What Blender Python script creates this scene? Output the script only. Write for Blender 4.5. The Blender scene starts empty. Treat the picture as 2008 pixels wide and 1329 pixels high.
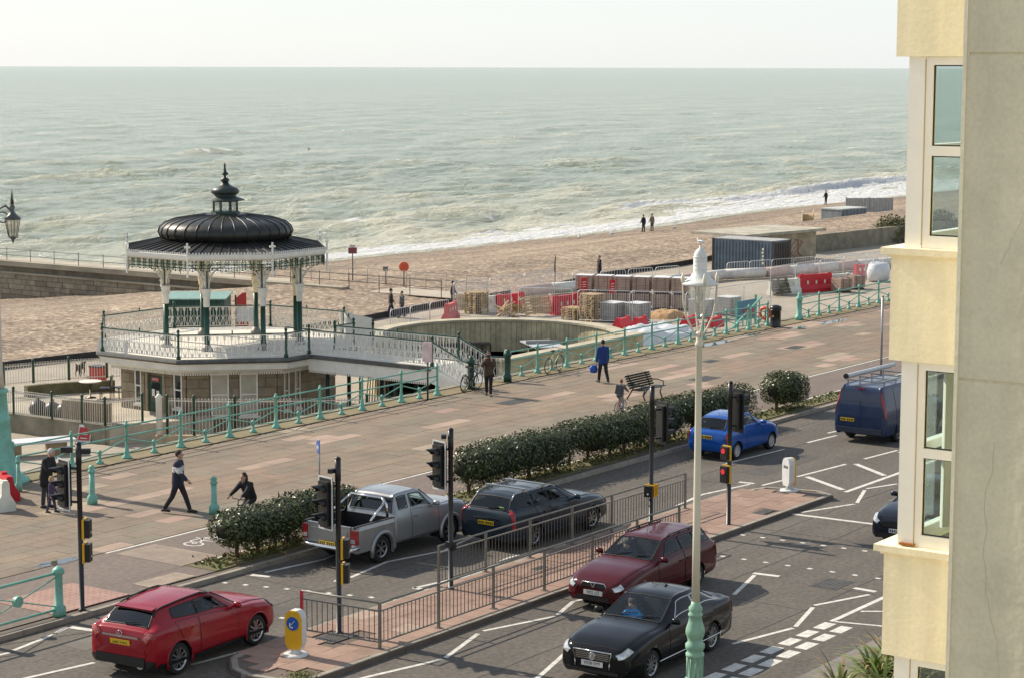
import bpy, bmesh, math, random
import numpy as np
from mathutils import Matrix, Vector
from mathutils import noise as mnoise
random.seed(7); rng = np.random.default_rng(7)
rad = math.radians
S = bpy.context.scene
COL = S.collection

# ---------------------------------------------------------------- camera
cam = bpy.data.objects.new('camera', bpy.data.cameras.new('camera'))
COL.objects.link(cam); S.camera = cam
cam.data.sensor_width = 36.0
cam.data.lens = 36.0 * 4200 / 2008
cam.data.clip_start = 0.5; cam.data.clip_end = 60000
Rv, Uv, Bv = (0.5758023, -0.8175854, 0.0024238), (0.1020212, 0.0747915, 0.9919667), (-0.8111987, -0.5709294, 0.1264761)
cam.matrix_world = Matrix(((Rv[0], Uv[0], Bv[0], 0), (Rv[1], Uv[1], Bv[1], 0), (Rv[2], Uv[2], Bv[2], 12.8), (0, 0, 0, 1)))
# ---------------------------------------------------------------- sky, sun, exposure
SUN_AZ, SUN_EL = rad(91.5), rad(36)          # azimuth from +X towards +Y (the sea)
W = bpy.data.worlds.new('World'); S.world = W; W.use_nodes = True
wn = W.node_tree.nodes; wl = W.node_tree.links
sky = wn.new('ShaderNodeTexSky'); sky.sky_type = 'NISHITA'; sky.sun_disc = False
sky.sun_elevation = SUN_EL; sky.sun_rotation = rad(90) - SUN_AZ
sky.air_density = 1.0; sky.dust_density = 0.5; sky.ozone_density = 1.0; sky.altitude = 10
bg = wn['Background']; bg.inputs[1].default_value = 0.106
# pale sea haze: strongest at the horizon, thinning upwards as real haze does
veil = wn.new('ShaderNodeMixRGB'); veil.inputs[2].default_value = (7.0, 7.4, 7.65, 1)
tcw = wn.new('ShaderNodeTexCoord'); sepw = wn.new('ShaderNodeSeparateXYZ'); wl.new(tcw.outputs['Generated'], sepw.inputs[0])
mrw = wn.new('ShaderNodeMapRange'); mrw.inputs[1].default_value = 0.0; mrw.inputs[2].default_value = 0.45; mrw.inputs[3].default_value = 0.76; mrw.inputs[4].default_value = 0.32; mrw.interpolation_type = 'SMOOTHSTEP'
wl.new(sepw.outputs[2], mrw.inputs[0]); wl.new(mrw.outputs[0], veil.inputs[0])
wl.new(sky.outputs[0], veil.inputs[1]); wl.new(veil.outputs[0], bg.inputs[0])
sun = bpy.data.objects.new('sun', bpy.data.lights.new('sun', 'SUN')); COL.objects.link(sun)
sun.data.energy = 5.0; sun.data.angle = rad(0.53); sun.data.color = (1.0, 0.885, 0.725)
sd = Vector((math.cos(SUN_AZ)*math.cos(SUN_EL), math.sin(SUN_AZ)*math.cos(SUN_EL), math.sin(SUN_EL)))
sun.rotation_euler = sd.to_track_quat('Z', 'Y').to_euler(); sun.location = (0, 60, 60)
S.view_settings.view_transform = 'Standard'; S.view_settings.look = 'None'
S.view_settings.gamma = 1.0; S.view_settings.use_curve_mapping = False
S.view_settings.exposure = 0.33

# ---------------------------------------------------------------- materials
MATS = {}
def M(name, col, rough=0.6, metal=0.0, var=0.0, vs=3.0, bump=0.0, bs=30.0, spec=0.5, coat=0.0, col2=None, det=4.0, emit=0.0, stretch=None, fine=0.0, streak=None):
    """procedural material: base colour with noise variation (and second colour), fine relief."""
    if name in MATS: return MATS[name]
    m = bpy.data.materials.new(name); m.use_nodes = True; nt = m.node_tree; N = nt.nodes; L = nt.links
    b = N['Principled BSDF']
    b.inputs['Roughness'].default_value = rough; b.inputs['Metallic'].default_value = metal
    b.inputs['Specular IOR Level'].default_value = spec
    if coat: b.inputs['Coat Weight'].default_value = coat; b.inputs['Coat Roughness'].default_value = 0.04
    c = tuple(col) + (1,); b.inputs['Base Color'].default_value = c
    tc = None
    if var or bump or fine:
        tc = N.new('ShaderNodeNewGeometry'); src = tc.outputs['Position']
        if stretch:
            mp = N.new('ShaderNodeMapping'); mp.inputs['Scale'].default_value = stretch; L.new(src, mp.inputs[0]); src = mp.outputs[0]
    if var:
        n = N.new('ShaderNodeTexNoise'); n.inputs['Scale'].default_value = vs; n.inputs['Detail'].default_value = det; n.inputs['Roughness'].default_value = 0.65
        L.new(src, n.inputs['Vector'])
        r = N.new('ShaderNodeValToRGB'); r.color_ramp.elements[0].position = 0.32; r.color_ramp.elements[1].position = 0.68
        if col2: a, z = tuple(col2) + (1,), c
        else: a, z = tuple(x*(1-var) for x in col) + (1,), tuple(min(1, x*(1+var*0.6)) for x in col) + (1,)
        r.color_ramp.elements[0].color = a; r.color_ramp.elements[1].color = z
        L.new(n.outputs['Fac'], r.inputs[0]); out = r.outputs[0]
        if fine:
            n3 = N.new('ShaderNodeTexNoise'); n3.inputs['Scale'].default_value = vs*18; n3.inputs['Detail'].default_value = 3
            L.new(src, n3.inputs['Vector'])
            mr = N.new('ShaderNodeMapRange'); mr.inputs[1].default_value = 0.3; mr.inputs[2].default_value = 0.7; mr.inputs[3].default_value = 1-fine; mr.inputs[4].default_value = 1+fine
            L.new(n3.outputs['Fac'], mr.inputs[0])
            mx = N.new('ShaderNodeVectorMath'); mx.operation = 'SCALE'; L.new(out, mx.inputs[0]); L.new(mr.outputs[0], mx.inputs['Scale']); out = mx.outputs[0]
        if streak:
            mp2 = N.new('ShaderNodeMapping'); mp2.inputs['Scale'].default_value = (streak[0], streak[1], streak[3] if len(streak) > 3 else 1); L.new(tc.outputs['Position'], mp2.inputs[0])
            n4 = N.new('ShaderNodeTexNoise'); n4.inputs['Scale'].default_value = 1.0; n4.inputs['Detail'].default_value = 6; n4.inputs['Roughness'].default_value = 0.6; L.new(mp2.outputs[0], n4.inputs['Vector'])
            m4 = N.new('ShaderNodeMapRange'); m4.inputs[1].default_value = 0.3; m4.inputs[2].default_value = 0.7; m4.inputs[3].default_value = 1-streak[2]; m4.inputs[4].default_value = 1+streak[2]*0.7; L.new(n4.outputs['Fac'], m4.inputs[0])
            s4 = N.new('ShaderNodeVectorMath'); s4.operation = 'SCALE'; L.new(out, s4.inputs[0]); L.new(m4.outputs[0], s4.inputs['Scale']); out = s4.outputs[0]
        L.new(out, b.inputs['Base Color'])
    if bump:
        n2 = N.new('ShaderNodeTexNoise'); n2.inputs['Scale'].default_value = bs; n2.inputs['Detail'].default_value = 5
        L.new(src, n2.inputs['Vector'])
        bp = N.new('ShaderNodeBump'); bp.inputs['Strength'].default_value = bump; bp.inputs['Distance'].default_value = 0.02
        L.new(n2.outputs['Fac'], bp.inputs['Height']); L.new(bp.outputs[0], b.inputs['Normal'])
    if emit:
        b.inputs['Emission Color'].default_value = c; b.inputs['Emission Strength'].default_value = emit
    MATS[name] = m; return m
def GLASS(name, tint, mixf=0.5, rough=0.02):
    """thin pane: tinted see-through plus fresnel reflection"""
    if name in MATS: return MATS[name]
    m = bpy.data.materials.new(name); m.use_nodes = True; nt = m.node_tree; N = nt.nodes; L = nt.links
    N.remove(N['Principled BSDF'])
    t = N.new('ShaderNodeBsdfTransparent'); t.inputs[0].default_value = tuple(tint) + (1,)
    g = N.new('ShaderNodeBsdfGlossy'); g.inputs['Roughness'].default_value = rough; g.inputs[0].default_value = (0.95, 0.97, 1, 1)
    lw = N.new('ShaderNodeLayerWeight'); lw.inputs[0].default_value = 0.5
    pw = N.new('ShaderNodeMath'); pw.operation = 'POWER'; pw.inputs[1].default_value = 5.0; L.new(lw.outputs['Facing'], pw.inputs[0])
    mm = N.new('ShaderNodeMath'); mm.operation = 'MULTIPLY_ADD'; mm.inputs[1].default_value = 0.85; mm.inputs[2].default_value = 0.05+mixf; mm.use_clamp = True
    L.new(pw.outputs[0], mm.inputs[0])
    mx = N.new('ShaderNodeMixShader'); L.new(mm.outputs[0], mx.inputs[0]); L.new(t.outputs[0], mx.inputs[1]); L.new(g.outputs[0], mx.inputs[2])
    L.new(mx.outputs[0], N['Material Output'].inputs[0]); MATS[name] = m; return m

# ---------------------------------------------------------------- mesh builder
class MB:
    def __init__(s): s.v = []; s.f = []; s.mi = []; s.sm = []
    def add(s, vs, fs, m=0, sm=False):
        o = len(s.v); s.v.extend([tuple(p) for p in vs])
        for f in fs: s.f.append(tuple(i+o for i in f)); s.mi.append(m); s.sm.append(sm)
        return s
    def box(s, x0, x1, y0, y1, z0, z1, m=0):
        return s.add([(x0,y0,z0),(x1,y0,z0),(x1,y1,z0),(x0,y1,z0),(x0,y0,z1),(x1,y0,z1),(x1,y1,z1),(x0,y1,z1)],
                     [(0,3,2,1),(4,5,6,7),(0,1,5,4),(1,2,6,5),(2,3,7,6),(3,0,4,7)], m)
    def cbox(s, c, d, m=0, rz=0.0, taper=1.0, ry=0.0, rx=0.0):
        R = Matrix.Rotation(rz, 3, 'Z') @ Matrix.Rotation(ry, 3, 'Y') @ Matrix.Rotation(rx, 3, 'X'); c = Vector(c); vs = []
        for z, k in ((-1, 1.0), (1, taper)):
            for x, y in ((-1,-1),(1,-1),(1,1),(-1,1)): vs.append(c + R @ Vector((x*d[0]/2*k, y*d[1]/2*k, z*d[2]/2)))
        return s.add(vs, [(0,3,2,1),(4,5,6,7),(0,1,5,4),(1,2,6,5),(2,3,7,6),(3,0,4,7)], m)
    def bar(s, a, b, w, h, m=0, upv=(0,0,1)):
        a = Vector(a); b = Vector(b); d = (b-a).normalized(); u = Vector(upv)
        if abs(d.dot(u)) > 0.97: u = Vector((0,1,0))
        sdv = d.cross(u).normalized()*w/2; u = sdv.cross(d).normalized()*h/2
        vs = [a-sdv-u, a+sdv-u, a+sdv+u, a-sdv+u, b-sdv-u, b+sdv-u, b+sdv+u, b-sdv+u]
        return s.add(vs, [(0,1,2,3),(7,6,5,4),(0,4,5,1),(1,5,6,2),(2,6,7,3),(3,7,4,0)], m)
    def tube(s, pts, r, n=6, m=0, closed=False, sm=True):
        P = [Vector(p) for p in pts]; k = len(P); rr = r if isinstance(r, (list, tuple)) else [r]*k
        vs = []; ref = None
        for i, p in enumerate(P):
            if closed: d = P[(i+1) % k]-P[i-1]
            else: d = P[min(i+1, k-1)]-P[max(i-1, 0)]
            d.normalize()
            if ref is None:
                ref = Vector((0,0,1)) if abs(d.z) < 0.9 else Vector((1,0,0))
            a = (ref - d*ref.dot(d))
            if a.length < 1e-4: a = d.orthogonal()
            a.normalize(); ref = a; b = d.cross(a)
            for j in range(n):
                t = 2*math.pi*j/n; vs.append(p + (a*math.cos(t)+b*math.sin(t))*rr[i])
        fs = []
        for i in range(k if closed else k-1):
            i2 = (i+1) % k
            for j in range(n): fs.append((i*n+j, i*n+(j+1) % n, i2*n+(j+1) % n, i2*n+j))
        s.add(vs, fs, m, sm)
        if not closed: s.add([], []); o = len(s.v)-k*n; s.f.append(tuple(o+j for j in range(n-1, -1, -1))); s.f.append(tuple(o+(k-1)*n+j for j in range(n))); s.mi += [m, m]; s.sm += [False, False]
        return s
    def lathe(s, prof, c=(0,0,0), n=16, m=0, sm=True, ph=0.0, sx=1.0, sy=1.0, caps=True):
        vs = []
        for r, z in prof:
            for j in range(n):
                t = 2*math.pi*j/n+ph; vs.append((c[0]+r*math.cos(t)*sx, c[1]+r*math.sin(t)*sy, c[2]+z))
        fs = []
        for i in range(len(prof)-1):
            for j in range(n): fs.append((i*n+j, i*n+(j+1) % n, (i+1)*n+(j+1) % n, (i+1)*n+j))
        s.add(vs, fs, m, sm); o = len(s.v)-len(vs)
        if caps and prof[0][0] > 1e-4: s.f.append(tuple(o+j for j in range(n-1, -1, -1))); s.mi.append(m); s.sm.append(False)
        if caps and prof[-1][0] > 1e-4: s.f.append(tuple(o+(len(prof)-1)*n+j for j in range(n))); s.mi.append(m); s.sm.append(False)
        return s
    def prism(s, poly, z0, z1, m=0):
        n = len(poly); vs = [(p[0],p[1],z0) for p in poly]+[(p[0],p[1],z1) for p in poly]
        fs = [tuple(range(n-1,-1,-1)), tuple(range(n,2*n))]+[(i,(i+1)%n,n+(i+1)%n,n+i) for i in range(n)]
        return s.add(vs, fs, m)
    def ext(s, poly, vec, m=0, sm=False):
        n = len(poly); v = Vector(vec); vs = [Vector(p) for p in poly]; vs += [p+v for p in vs]
        fs = [tuple(range(n-1,-1,-1)), tuple(range(n,2*n))]+[(i,(i+1)%n,n+(i+1)%n,n+i) for i in range(n)]
        return s.add(vs, fs, m, sm)
    def quad(s, a, b, c, d, m=0): return s.add([a,b,c,d], [(0,1,2,3)], m)
    def disc(s, c, nrm, r, t, n=16, m=0, sy=1.0):
        nrm = Vector(nrm).normalized(); a = Vector((0,0,1)) if abs(nrm.z) < 0.9 else Vector((1,0,0)); a = (a-nrm*a.dot(nrm)).normalized(); b = nrm.cross(a); c = Vector(c)
        return s.ext([c+(a*math.cos(2*math.pi*i/n)+b*math.sin(2*math.pi*i/n)*sy)*r for i in range(n)], nrm*t, m)
    def ball(s, c, r, n=10, m=0, sx=1, sy=1, sz=1):
        k = max(4, n//2); return s.lathe([(max(1e-5, r*math.sin(math.pi*i/k)), -r*sz*math.cos(math.pi*i/k)) for i in range(k+1)], c, n, m, True, 0, sx, sy)
    def mesh(s, name, mats):
        me = bpy.data.meshes.new(name); me.from_pydata(s.v, [], s.f)
        for mt in (mats if isinstance(mats, (list, tuple)) else [mats]): me.materials.append(mt)
        me.polygons.foreach_set('material_index', s.mi); me.polygons.foreach_set('use_smooth', s.sm); me.update()
        bm = bmesh.new(); bm.from_mesh(me); bmesh.ops.recalc_face_normals(bm, faces=bm.faces); bm.to_mesh(me); bm.free()
        return me
    def build(s, name, mats, parent=None, loc=None, rz=0.0, label=None, kind=None):
        return ob(name, s.mesh(name, mats), parent, loc, rz, label, kind)
def ob(name, me, parent=None, loc=None, rz=0.0, label=None, kind=None):
    o = bpy.data.objects.new(name, me); COL.objects.link(o)
    if parent is not None: o.parent = parent
    if loc is not None: o.location = loc
    if rz: o.rotation_euler = (0, 0, rz)
    if label: o['label'] = label
    if kind: o['kind'] = kind
    return o
def thing(name, label, cat, loc=(0,0,0), rz=0.0, group=None):
    o = bpy.data.objects.new(name, None); COL.objects.link(o); o.location = loc; o.rotation_euler = (0,0,rz); o.empty_display_size = 0.3
    o['label'] = label; o['category'] = cat
    if group: o['group'] = group
    return o
def tag(o, label, cat, group=None):
    o['label'] = label; o['category'] = cat
    if group: o['group'] = group
    return o
def kids(o, cache={}):
    return list(o.children)
def copy_tree(o, loc=None, rz=None, label=None, parent=None):
    c = o.copy(); COL.objects.link(c)
    if parent is not None: c.parent = parent; c.matrix_parent_inverse = o.matrix_parent_inverse
    if loc is not None: c.location = loc
    if rz is not None: c.rotation_euler = (0,0,rz)
    if label: c['label'] = label
    for ch in KIDS.get(o.name, []): copy_tree(bpy.data.objects[ch], parent=c)
    return c
KIDS = {}
def note_kids(root):
    """remember the children of a prototype so copies can be made without a depsgraph pass"""
    KIDS[root.name] = [ch.name for ch in root.children]
    for ch in root.children: note_kids(ch)
def struct(mb_or_me, name, mats, parent=None, **k):
    o = mb_or_me.build(name, mats, parent, **k) if isinstance(mb_or_me, MB) else ob(name, mb_or_me, parent, **k)
    if parent is None: o['kind'] = 'structure'
    return o
def text(body, size, mat, parent, M4, name='lettering', ext=0.002, align='CENTER', sx=1.0):
    cu = bpy.data.curves.new(name, 'FONT'); cu.body = body; cu.size = size; cu.extrude = ext; cu.align_x = align; cu.align_y = 'CENTER'; cu.resolution_u = 2
    t = bpy.data.objects.new(name, cu); COL.objects.link(t)
    dg = bpy.context.evaluated_depsgraph_get(); me = bpy.data.meshes.new_from_object(t.evaluated_get(dg)); bpy.data.objects.remove(t)
    me.transform(M4 @ Matrix.Diagonal((sx,1,1,1))); me.materials.clear(); me.materials.append(mat)
    return ob(name, me, parent)
def basis(o, ex, ey):
    ex = Vector(ex).normalized(); ey = Vector(ey).normalized(); ez = ex.cross(ey)
    return Matrix(((ex.x,ey.x,ez.x,o[0]),(ex.y,ey.y,ez.y,o[1]),(ex.z,ey.z,ez.z,o[2]),(0,0,0,1)))
# ================================================================ SETTING
def curve(pts):
    xs = np.array([p[0] for p in pts], float); ys = np.array([p[1] for p in pts], float)
    return lambda x: np.interp(x, xs, ys)
WL = curve([(60,131),(112,131),(155,131),(197,128.7),(209,128.9),(227,131.5),(246,132.3),(260,131),(283,131),(400,132)])   # waterline
ESP_Z = -2.4                                    # lower esplanade level
PEDGE = curve([(-50,82.5),(73,82.6),(78,81.8),(97,80.2),(106,81.5),(120,82.0),(131,83.7),(141,83.6),(150,84.6),(320,86)])
def vnoise(x, y, seed=0):
    """smooth value noise on arrays"""
    xi = np.floor(x).astype(np.int64); yi = np.floor(y).astype(np.int64); fx = x-xi; fy = y-yi
    fx = fx*fx*(3-2*fx); fy = fy*fy*(3-2*fy)
    def h(a, b):
        n = (a*374761393 + b*668265263 + seed*974634777) & 0x7fffffff
        n = ((n ^ (n >> 13))*1274126177) & 0x7fffffff
        return ((n ^ (n >> 16)) & 0xffff)/65535.0
    return (h(xi,yi)*(1-fx)+h(xi+1,yi)*fx)*(1-fy)+(h(xi,yi+1)*(1-fx)+h(xi+1,yi+1)*fx)*fy
def fbm(x, y, o=4, seed=0):
    t = 0; a = 0.5
    for i in range(o): t = t+a*vnoise(x*2**i, y*2**i, seed+i); a *= 0.5
    return t
def beach_z(X, Y):
    X = np.asarray(X, float); Y = np.asarray(Y, float); w = WL(X)
    t = np.clip((Y-(w-33))/33.0, 0, 2)
    z = -2.42 - 3.1*t - 0.35*np.clip((t-0.86)*6, 0, 1) + 0.22*np.exp(-((Y-(w-36))/5)**2)
    z = z + (fbm(X/9, Y/5, 3, 5)-0.45)*0.35*np.clip((Y-PEDGE(X))/6, 0, 1) + (fbm(X/1.3, Y/1.3, 2, 9)-0.4)*0.05*np.clip((Y-PEDGE(X))/2, 0, 1)
    return z
def grid_mesh(name, X, Y, Z, mats, smooth=True, attrs=None):
    nr, nc = X.shape; me = bpy.data.meshes.new(name)
    v = np.stack([X, Y, Z], -1).reshape(-1, 3).astype(np.float32)
    i = np.arange(nr*nc).reshape(nr, nc)
    f = np.stack([i[:-1,:-1], i[:-1,1:], i[1:,1:], i[1:,:-1]], -1).reshape(-1, 4)
    me.vertices.add(len(v)); me.vertices.foreach_set('co', v.ravel())
    me.loops.add(f.size); me.loops.foreach_set('vertex_index', f.ravel().astype(np.int32))
    me.polygons.add(len(f)); me.polygons.foreach_set('loop_start', np.arange(0, f.size, 4, dtype=np.int32))
    me.update(calc_edges=True)
    if smooth: me.polygons.foreach_set('use_smooth', np.ones(len(f), bool))
    for mt in (mats if isinstance(mats, list) else [mats]): me.materials.append(mt)
    if attrs:
        for k, a in attrs.items():
            at = me.attributes.new(k, 'FLOAT', 'POINT'); at.data.foreach_set('value', a.ravel().astype(np.float32))
    return me

# ---- sea: fan of real waves out to the horizon, foam where waves break
def build_sea():
    nr, na = 960, 660
    r = np.concatenate([np.geomspace(120, 420, 430), np.geomspace(421, 20000, nr-430)])
    a = np.linspace(rad(14), rad(58), na)
    Rr, A = np.meshgrid(r, a, indexing='ij'); X = Rr*np.cos(A); Y = Rr*np.sin(A)
    d = Y - WL(X)                               # metres from the waterline
    Z = np.zeros_like(X); rg = np.random.default_rng(3)
    wx = X + 6*(fbm(X/30, Y/30, 2, 21)-0.5)*2; wy = Y + 10*(fbm(X/45, Y/45, 2, 31)-0.5)*2
    for k in range(40):
        lam = 1.7*1.075**k*(0.9+0.2*rg.random()); th = rad(-90) + rg.normal(0, 0.42)
        amp = 0.0072*lam*(0.5 if lam > 12 else 1.0); ph = rg.random()*6.28
        cell = np.where(Rr < 420, Rr*0.0032, Rr*0.0075); fade = np.clip(lam/(cell*2.2)-0.6, 0, 1)
        p = 2*np.pi/lam*(wx*math.cos(th)+wy*math.sin(th))+ph
        s = (np.sin(p)+1)/2; Z += amp*fade*(2*s**1.8-0.85)*0.9
    grp = fbm(X/30, Y/16, 3, 44); Z *= 0.45+1.25*grp
    Z *= np.clip((d+1)/22, 0.05, 1)
    # breakers: ridges roughly parallel to the shore, strongest to the right
    brk = np.zeros_like(X)
    for off, x0, x1, hgt, wid, sd in ((15,224,335,1.25,2.6,1),(8.5,168,262,.55,1.8,2),(27,182,236,.55,2.6,3),(33,70,150,.28,2.2,4),(6,105,190,.35,1.6,5),(44,205,330,.35,3.0,6),(21,120,190,.42,2.2,7),(36,150,215,.35,2.4,8)):
        c = off + 7*(fbm(X/34, X*0+sd, 3, sd)-0.5); env = np.clip((X-x0)/14, 0, 1)*np.clip((x1-X)/14, 0, 1)*np.clip(2.6*fbm(X/(22 if sd == 1 else 8), Y/12+3*sd, 3, sd+60)-0.75, 0.5 if sd == 1 else 0.12, 1)
        q = d-c; ridge = np.where(q < 0, np.exp(-(q/(wid*0.42))**2), np.exp(-(q/(wid*1.4))**2)); Z += hgt*ridge*env
        fz = np.exp(-((q+wid*0.75)/(wid*0.9))**2)*env*hgt; brk = np.maximum(brk, fz*1.25)
    n1 = fbm(X/2.1, Y/1.1, 4, 70); n2 = fbm(X/7.5, Y/2.6, 4, 80); n3 = fbm(X/0.9, Y/0.7, 3, 90)
    reach = 4.5 + 6*fbm(X/24, X*0+2.5, 3, 12) + 7*np.exp(-((X-205)/30)**2) + 12*np.clip((X-225)/30, 0, 1)
    swash = np.clip(1.15-d/reach, 0, 1)*np.clip(d/0.8+0.6, 0, 1)
    foam = np.clip((swash*1.02+n2*0.55+n1*0.35-0.86)*3.4, 0, 1)*np.where(d < 42, 1, 0)
    foam = np.maximum(foam, np.clip((brk*1.25+n1*0.6+n3*0.6-0.95)*2.0, 0, 1))
    caps = np.clip((Z-0.22)*5, 0, 1)*np.clip((n1-0.50)*9, 0, 1)*np.clip((fbm(X/55,Y/40,3,55)-0.42)*8, 0, 1)
    foam = np.maximum(foam, 0.8*caps)
    lace = np.clip((n1-0.52)*7, 0, 1)*np.clip(1-(d-3)/38, 0, 1)*np.clip((n2-0.44)*5, 0, 1)
    foam = np.maximum(foam, 0.55*lace)
    foam *= np.where(Rr < 1500, 1, 0.0)
    sand = np.clip(1.1-d/70, 0, 1)*0.75 + 0.45*(fbm(X/60, Y/30, 3, 17)-0.4)*np.clip(1-d/500, 0, 1)
    sand = sand + np.clip(Z*1.2, -0.25, 0.45)
    Z = Z - 5.5 - np.where(d < 0, 0.25*np.clip(-d/3, 0, 4), 0) + foam*0.05
    m = bpy.data.materials.new('sea_water'); m.use_nodes = True; N = m.node_tree.nodes; L = m.node_tree.links; b = N['Principled BSDF']
    at = N.new('ShaderNodeAttribute'); at.attribute_name = 'foam'; sa = N.new('ShaderNodeAttribute'); sa.attribute_name = 'sand'
    c1 = N.new('ShaderNodeMixRGB'); c1.inputs[1].default_value = (0.275, 0.325, 0.235, 1); c1.inputs[2].default_value = (0.60, 0.555, 0.38, 1); L.new(sa.outputs['Fac'], c1.inputs[0])
    mps = N.new('ShaderNodeMapping'); mps.inputs['Scale'].default_value = (0.010, 0.045, 1); g0 = N.new('ShaderNodeNewGeometry'); L.new(g0.outputs['Position'], mps.inputs[0])
    ns = N.new('ShaderNodeTexNoise'); ns.inputs['Scale'].default_value = 1.0; ns.inputs['Detail'].default_value = 10; ns.inputs['Roughness'].default_value = 0.72; L.new(mps.outputs[0], ns.inputs['Vector'])
    ms = N.new('ShaderNodeMapRange'); ms.inputs[1].default_value = 0.32; ms.inputs[2].default_value = 0.68; ms.inputs[3].default_value = -0.20; ms.inputs[4].default_value = 0.30; L.new(ns.outputs['Fac'], ms.inputs[0])
    sadd = N.new('ShaderNodeMath'); sadd.operation = 'ADD'; sadd.use_clamp = True; L.new(sa.outputs['Fac'], sadd.inputs[0]); L.new(ms.outputs[0], sadd.inputs[1]); L.new(sadd.outputs[0], c1.inputs[0])
    gp = N.new('ShaderNodeNewGeometry'); fn_ = N.new('ShaderNodeTexNoise'); fn_.inputs['Scale'].default_value = 0.9; fn_.inputs['Detail'].default_value = 9; fn_.inputs['Roughness'].default_value = 0.7; L.new(gp.outputs['Position'], fn_.inputs['Vector'])
    fa = N.new('ShaderNodeMath'); fa.operation = 'MULTIPLY_ADD'; fa.inputs[1].default_value = 2.6; L.new(at.outputs['Fac'], fa.inputs[0])
    fb_ = N.new('ShaderNodeMapRange'); fb_.inputs[1].default_value = 0.3; fb_.inputs[2].default_value = 0.7; fb_.inputs[3].default_value = -1.75; fb_.inputs[4].default_value = 0.1; L.new(fn_.outputs['Fac'], fb_.inputs[0]); L.new(fb_.outputs[0], fa.inputs[2]); fa.use_clamp = True
    c2 = N.new('ShaderNodeMixRGB'); c2.inputs[2].default_value = (0.66, 0.67, 0.66, 1); L.new(fa.outputs[0], c2.inputs[0]); L.new(c1.outputs[0], c2.inputs[1]); L.new(c2.outputs[0], b.inputs['Base Color'])
    rr = N.new('ShaderNodeMapRange'); rr.inputs[3].default_value = 0.16; rr.inputs[4].default_value = 0.9; L.new(fa.outputs[0], rr.inputs[0]); L.new(rr.outputs[0], b.inputs['Roughness'])
    b.inputs['IOR'].default_value = 1.33
    g = N.new('ShaderNodeNewGeometry'); mp = N.new('ShaderNodeMapping'); mp.inputs['Scale'].default_value = (0.35, 0.8, 1); L.new(g.outputs['Position'], mp.inputs[0])
    nz = N.new('ShaderNodeTexNoise'); nz.inputs['Scale'].default_value = 1.0; nz.inputs['Detail'].default_value = 7; nz.inputs['Roughness'].default_value = 0.62; L.new(mp.outputs[0], nz.inputs['Vector'])
    bp = N.new('ShaderNodeBump'); bp.inputs['Strength'].default_value = 1.0; bp.inputs['Distance'].default_value = 1.3; L.new(nz.outputs['Fac'], bp.inputs['Height']); L.new(bp.outputs[0], b.inputs['Normal'])
    o = ob('sea', grid_mesh('sea', X, Y, Z, m, True, {'foam': foam, 'sand': np.clip(sand, 0, 1)})); o['kind'] = 'structure'
build_sea()

# ---- shingle beach
def shingle_mat():
    m = bpy.data.materials.new('shingle'); m.use_nodes = True; N = m.node_tree.nodes; L = m.node_tree.links; b = N['Principled BSDF']; b.inputs['Roughness'].default_value = 0.9
    g = N.new('ShaderNodeNewGeometry'); v = N.new('ShaderNodeTexVoronoi'); v.inputs['Scale'].default_value = 4.2; L.new(g.outputs['Position'], v.inputs['Vector'])
    r = N.new('ShaderNodeValToRGB'); e = r.color_ramp.elements; e[0].position = 0; e[0].color = (0.13,0.092,0.062,1); e[1].position = 1; e[1].color = (0.50,0.41,0.31,1)
    for p, c in ((0.3,(0.235,0.168,0.112,1)),(0.55,(0.305,0.222,0.15,1)),(0.75,(0.32,0.245,0.172,1))): k = e.new(p); k.color = c
    s = N.new('ShaderNodeSeparateColor'); L.new(v.outputs['Color'], s.inputs[0]); L.new(s.outputs[0], r.inputs[0])
    n = N.new('ShaderNodeTexNoise'); n.inputs['Scale'].default_value = 0.35; n.inputs['Detail'].default_value = 5; L.new(g.outputs['Position'], n.inputs['Vector'])
    mr = N.new('ShaderNodeMapRange'); mr.inputs[1].default_value = 0.3; mr.inputs[2].default_value = 0.7; mr.inputs[3].default_value = 0.82; mr.inputs[4].default_value = 1.15; L.new(n.outputs['Fac'], mr.inputs[0])
    mpb = N.new('ShaderNodeMapping'); mpb.inputs['Scale'].default_value = (0.035, 0.42, 0.4); L.new(g.outputs['Position'], mpb.inputs[0])
    nb = N.new('ShaderNodeTexNoise'); nb.inputs['Scale'].default_value = 1.0; nb.inputs['Detail'].default_value = 5; L.new(mpb.outputs[0], nb.inputs['Vector'])
    mb_ = N.new('ShaderNodeMapRange'); mb_.inputs[1].default_value = 0.32; mb_.inputs[2].default_value = 0.68; mb_.inputs[3].default_value = 0.74; mb_.inputs[4].default_value = 1.14; L.new(nb.outputs['Fac'], mb_.inputs[0])
    mm0 = N.new('ShaderNodeMath'); mm0.operation = 'MULTIPLY'; L.new(mr.outputs[0], mm0.inputs[0]); L.new(mb_.outputs[0], mm0.inputs[1]); mr = mm0
    wa = N.new('ShaderNodeAttribute'); wa.attribute_name = 'wet'
    wm = N.new('ShaderNodeMapRange'); wm.inputs[3].default_value = 1; wm.inputs[4].default_value = 0.42; L.new(wa.outputs['Fac'], wm.inputs[0])
    mu = N.new('ShaderNodeMath'); mu.operation = 'MULTIPLY'; L.new(mr.outputs[0], mu.inputs[0]); L.new(wm.outputs[0], mu.inputs[1])
    sc = N.new('ShaderNodeVectorMath'); sc.operation = 'SCALE'; L.new(r.outputs[0], sc.inputs[0]); L.new(mu.outputs[0], sc.inputs['Scale']); L.new(sc.outputs[0], b.inputs['Base Color'])
    bp = N.new('ShaderNodeBump'); bp.inputs['Strength'].default_value = 0.55; bp.inputs['Distance'].default_value = 0.05; L.new(v.outputs['Distance'], bp.inputs['Height']); L.new(bp.outputs[0], b.inputs['Normal'])
    return m
SHINGLE = shingle_mat()
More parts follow.
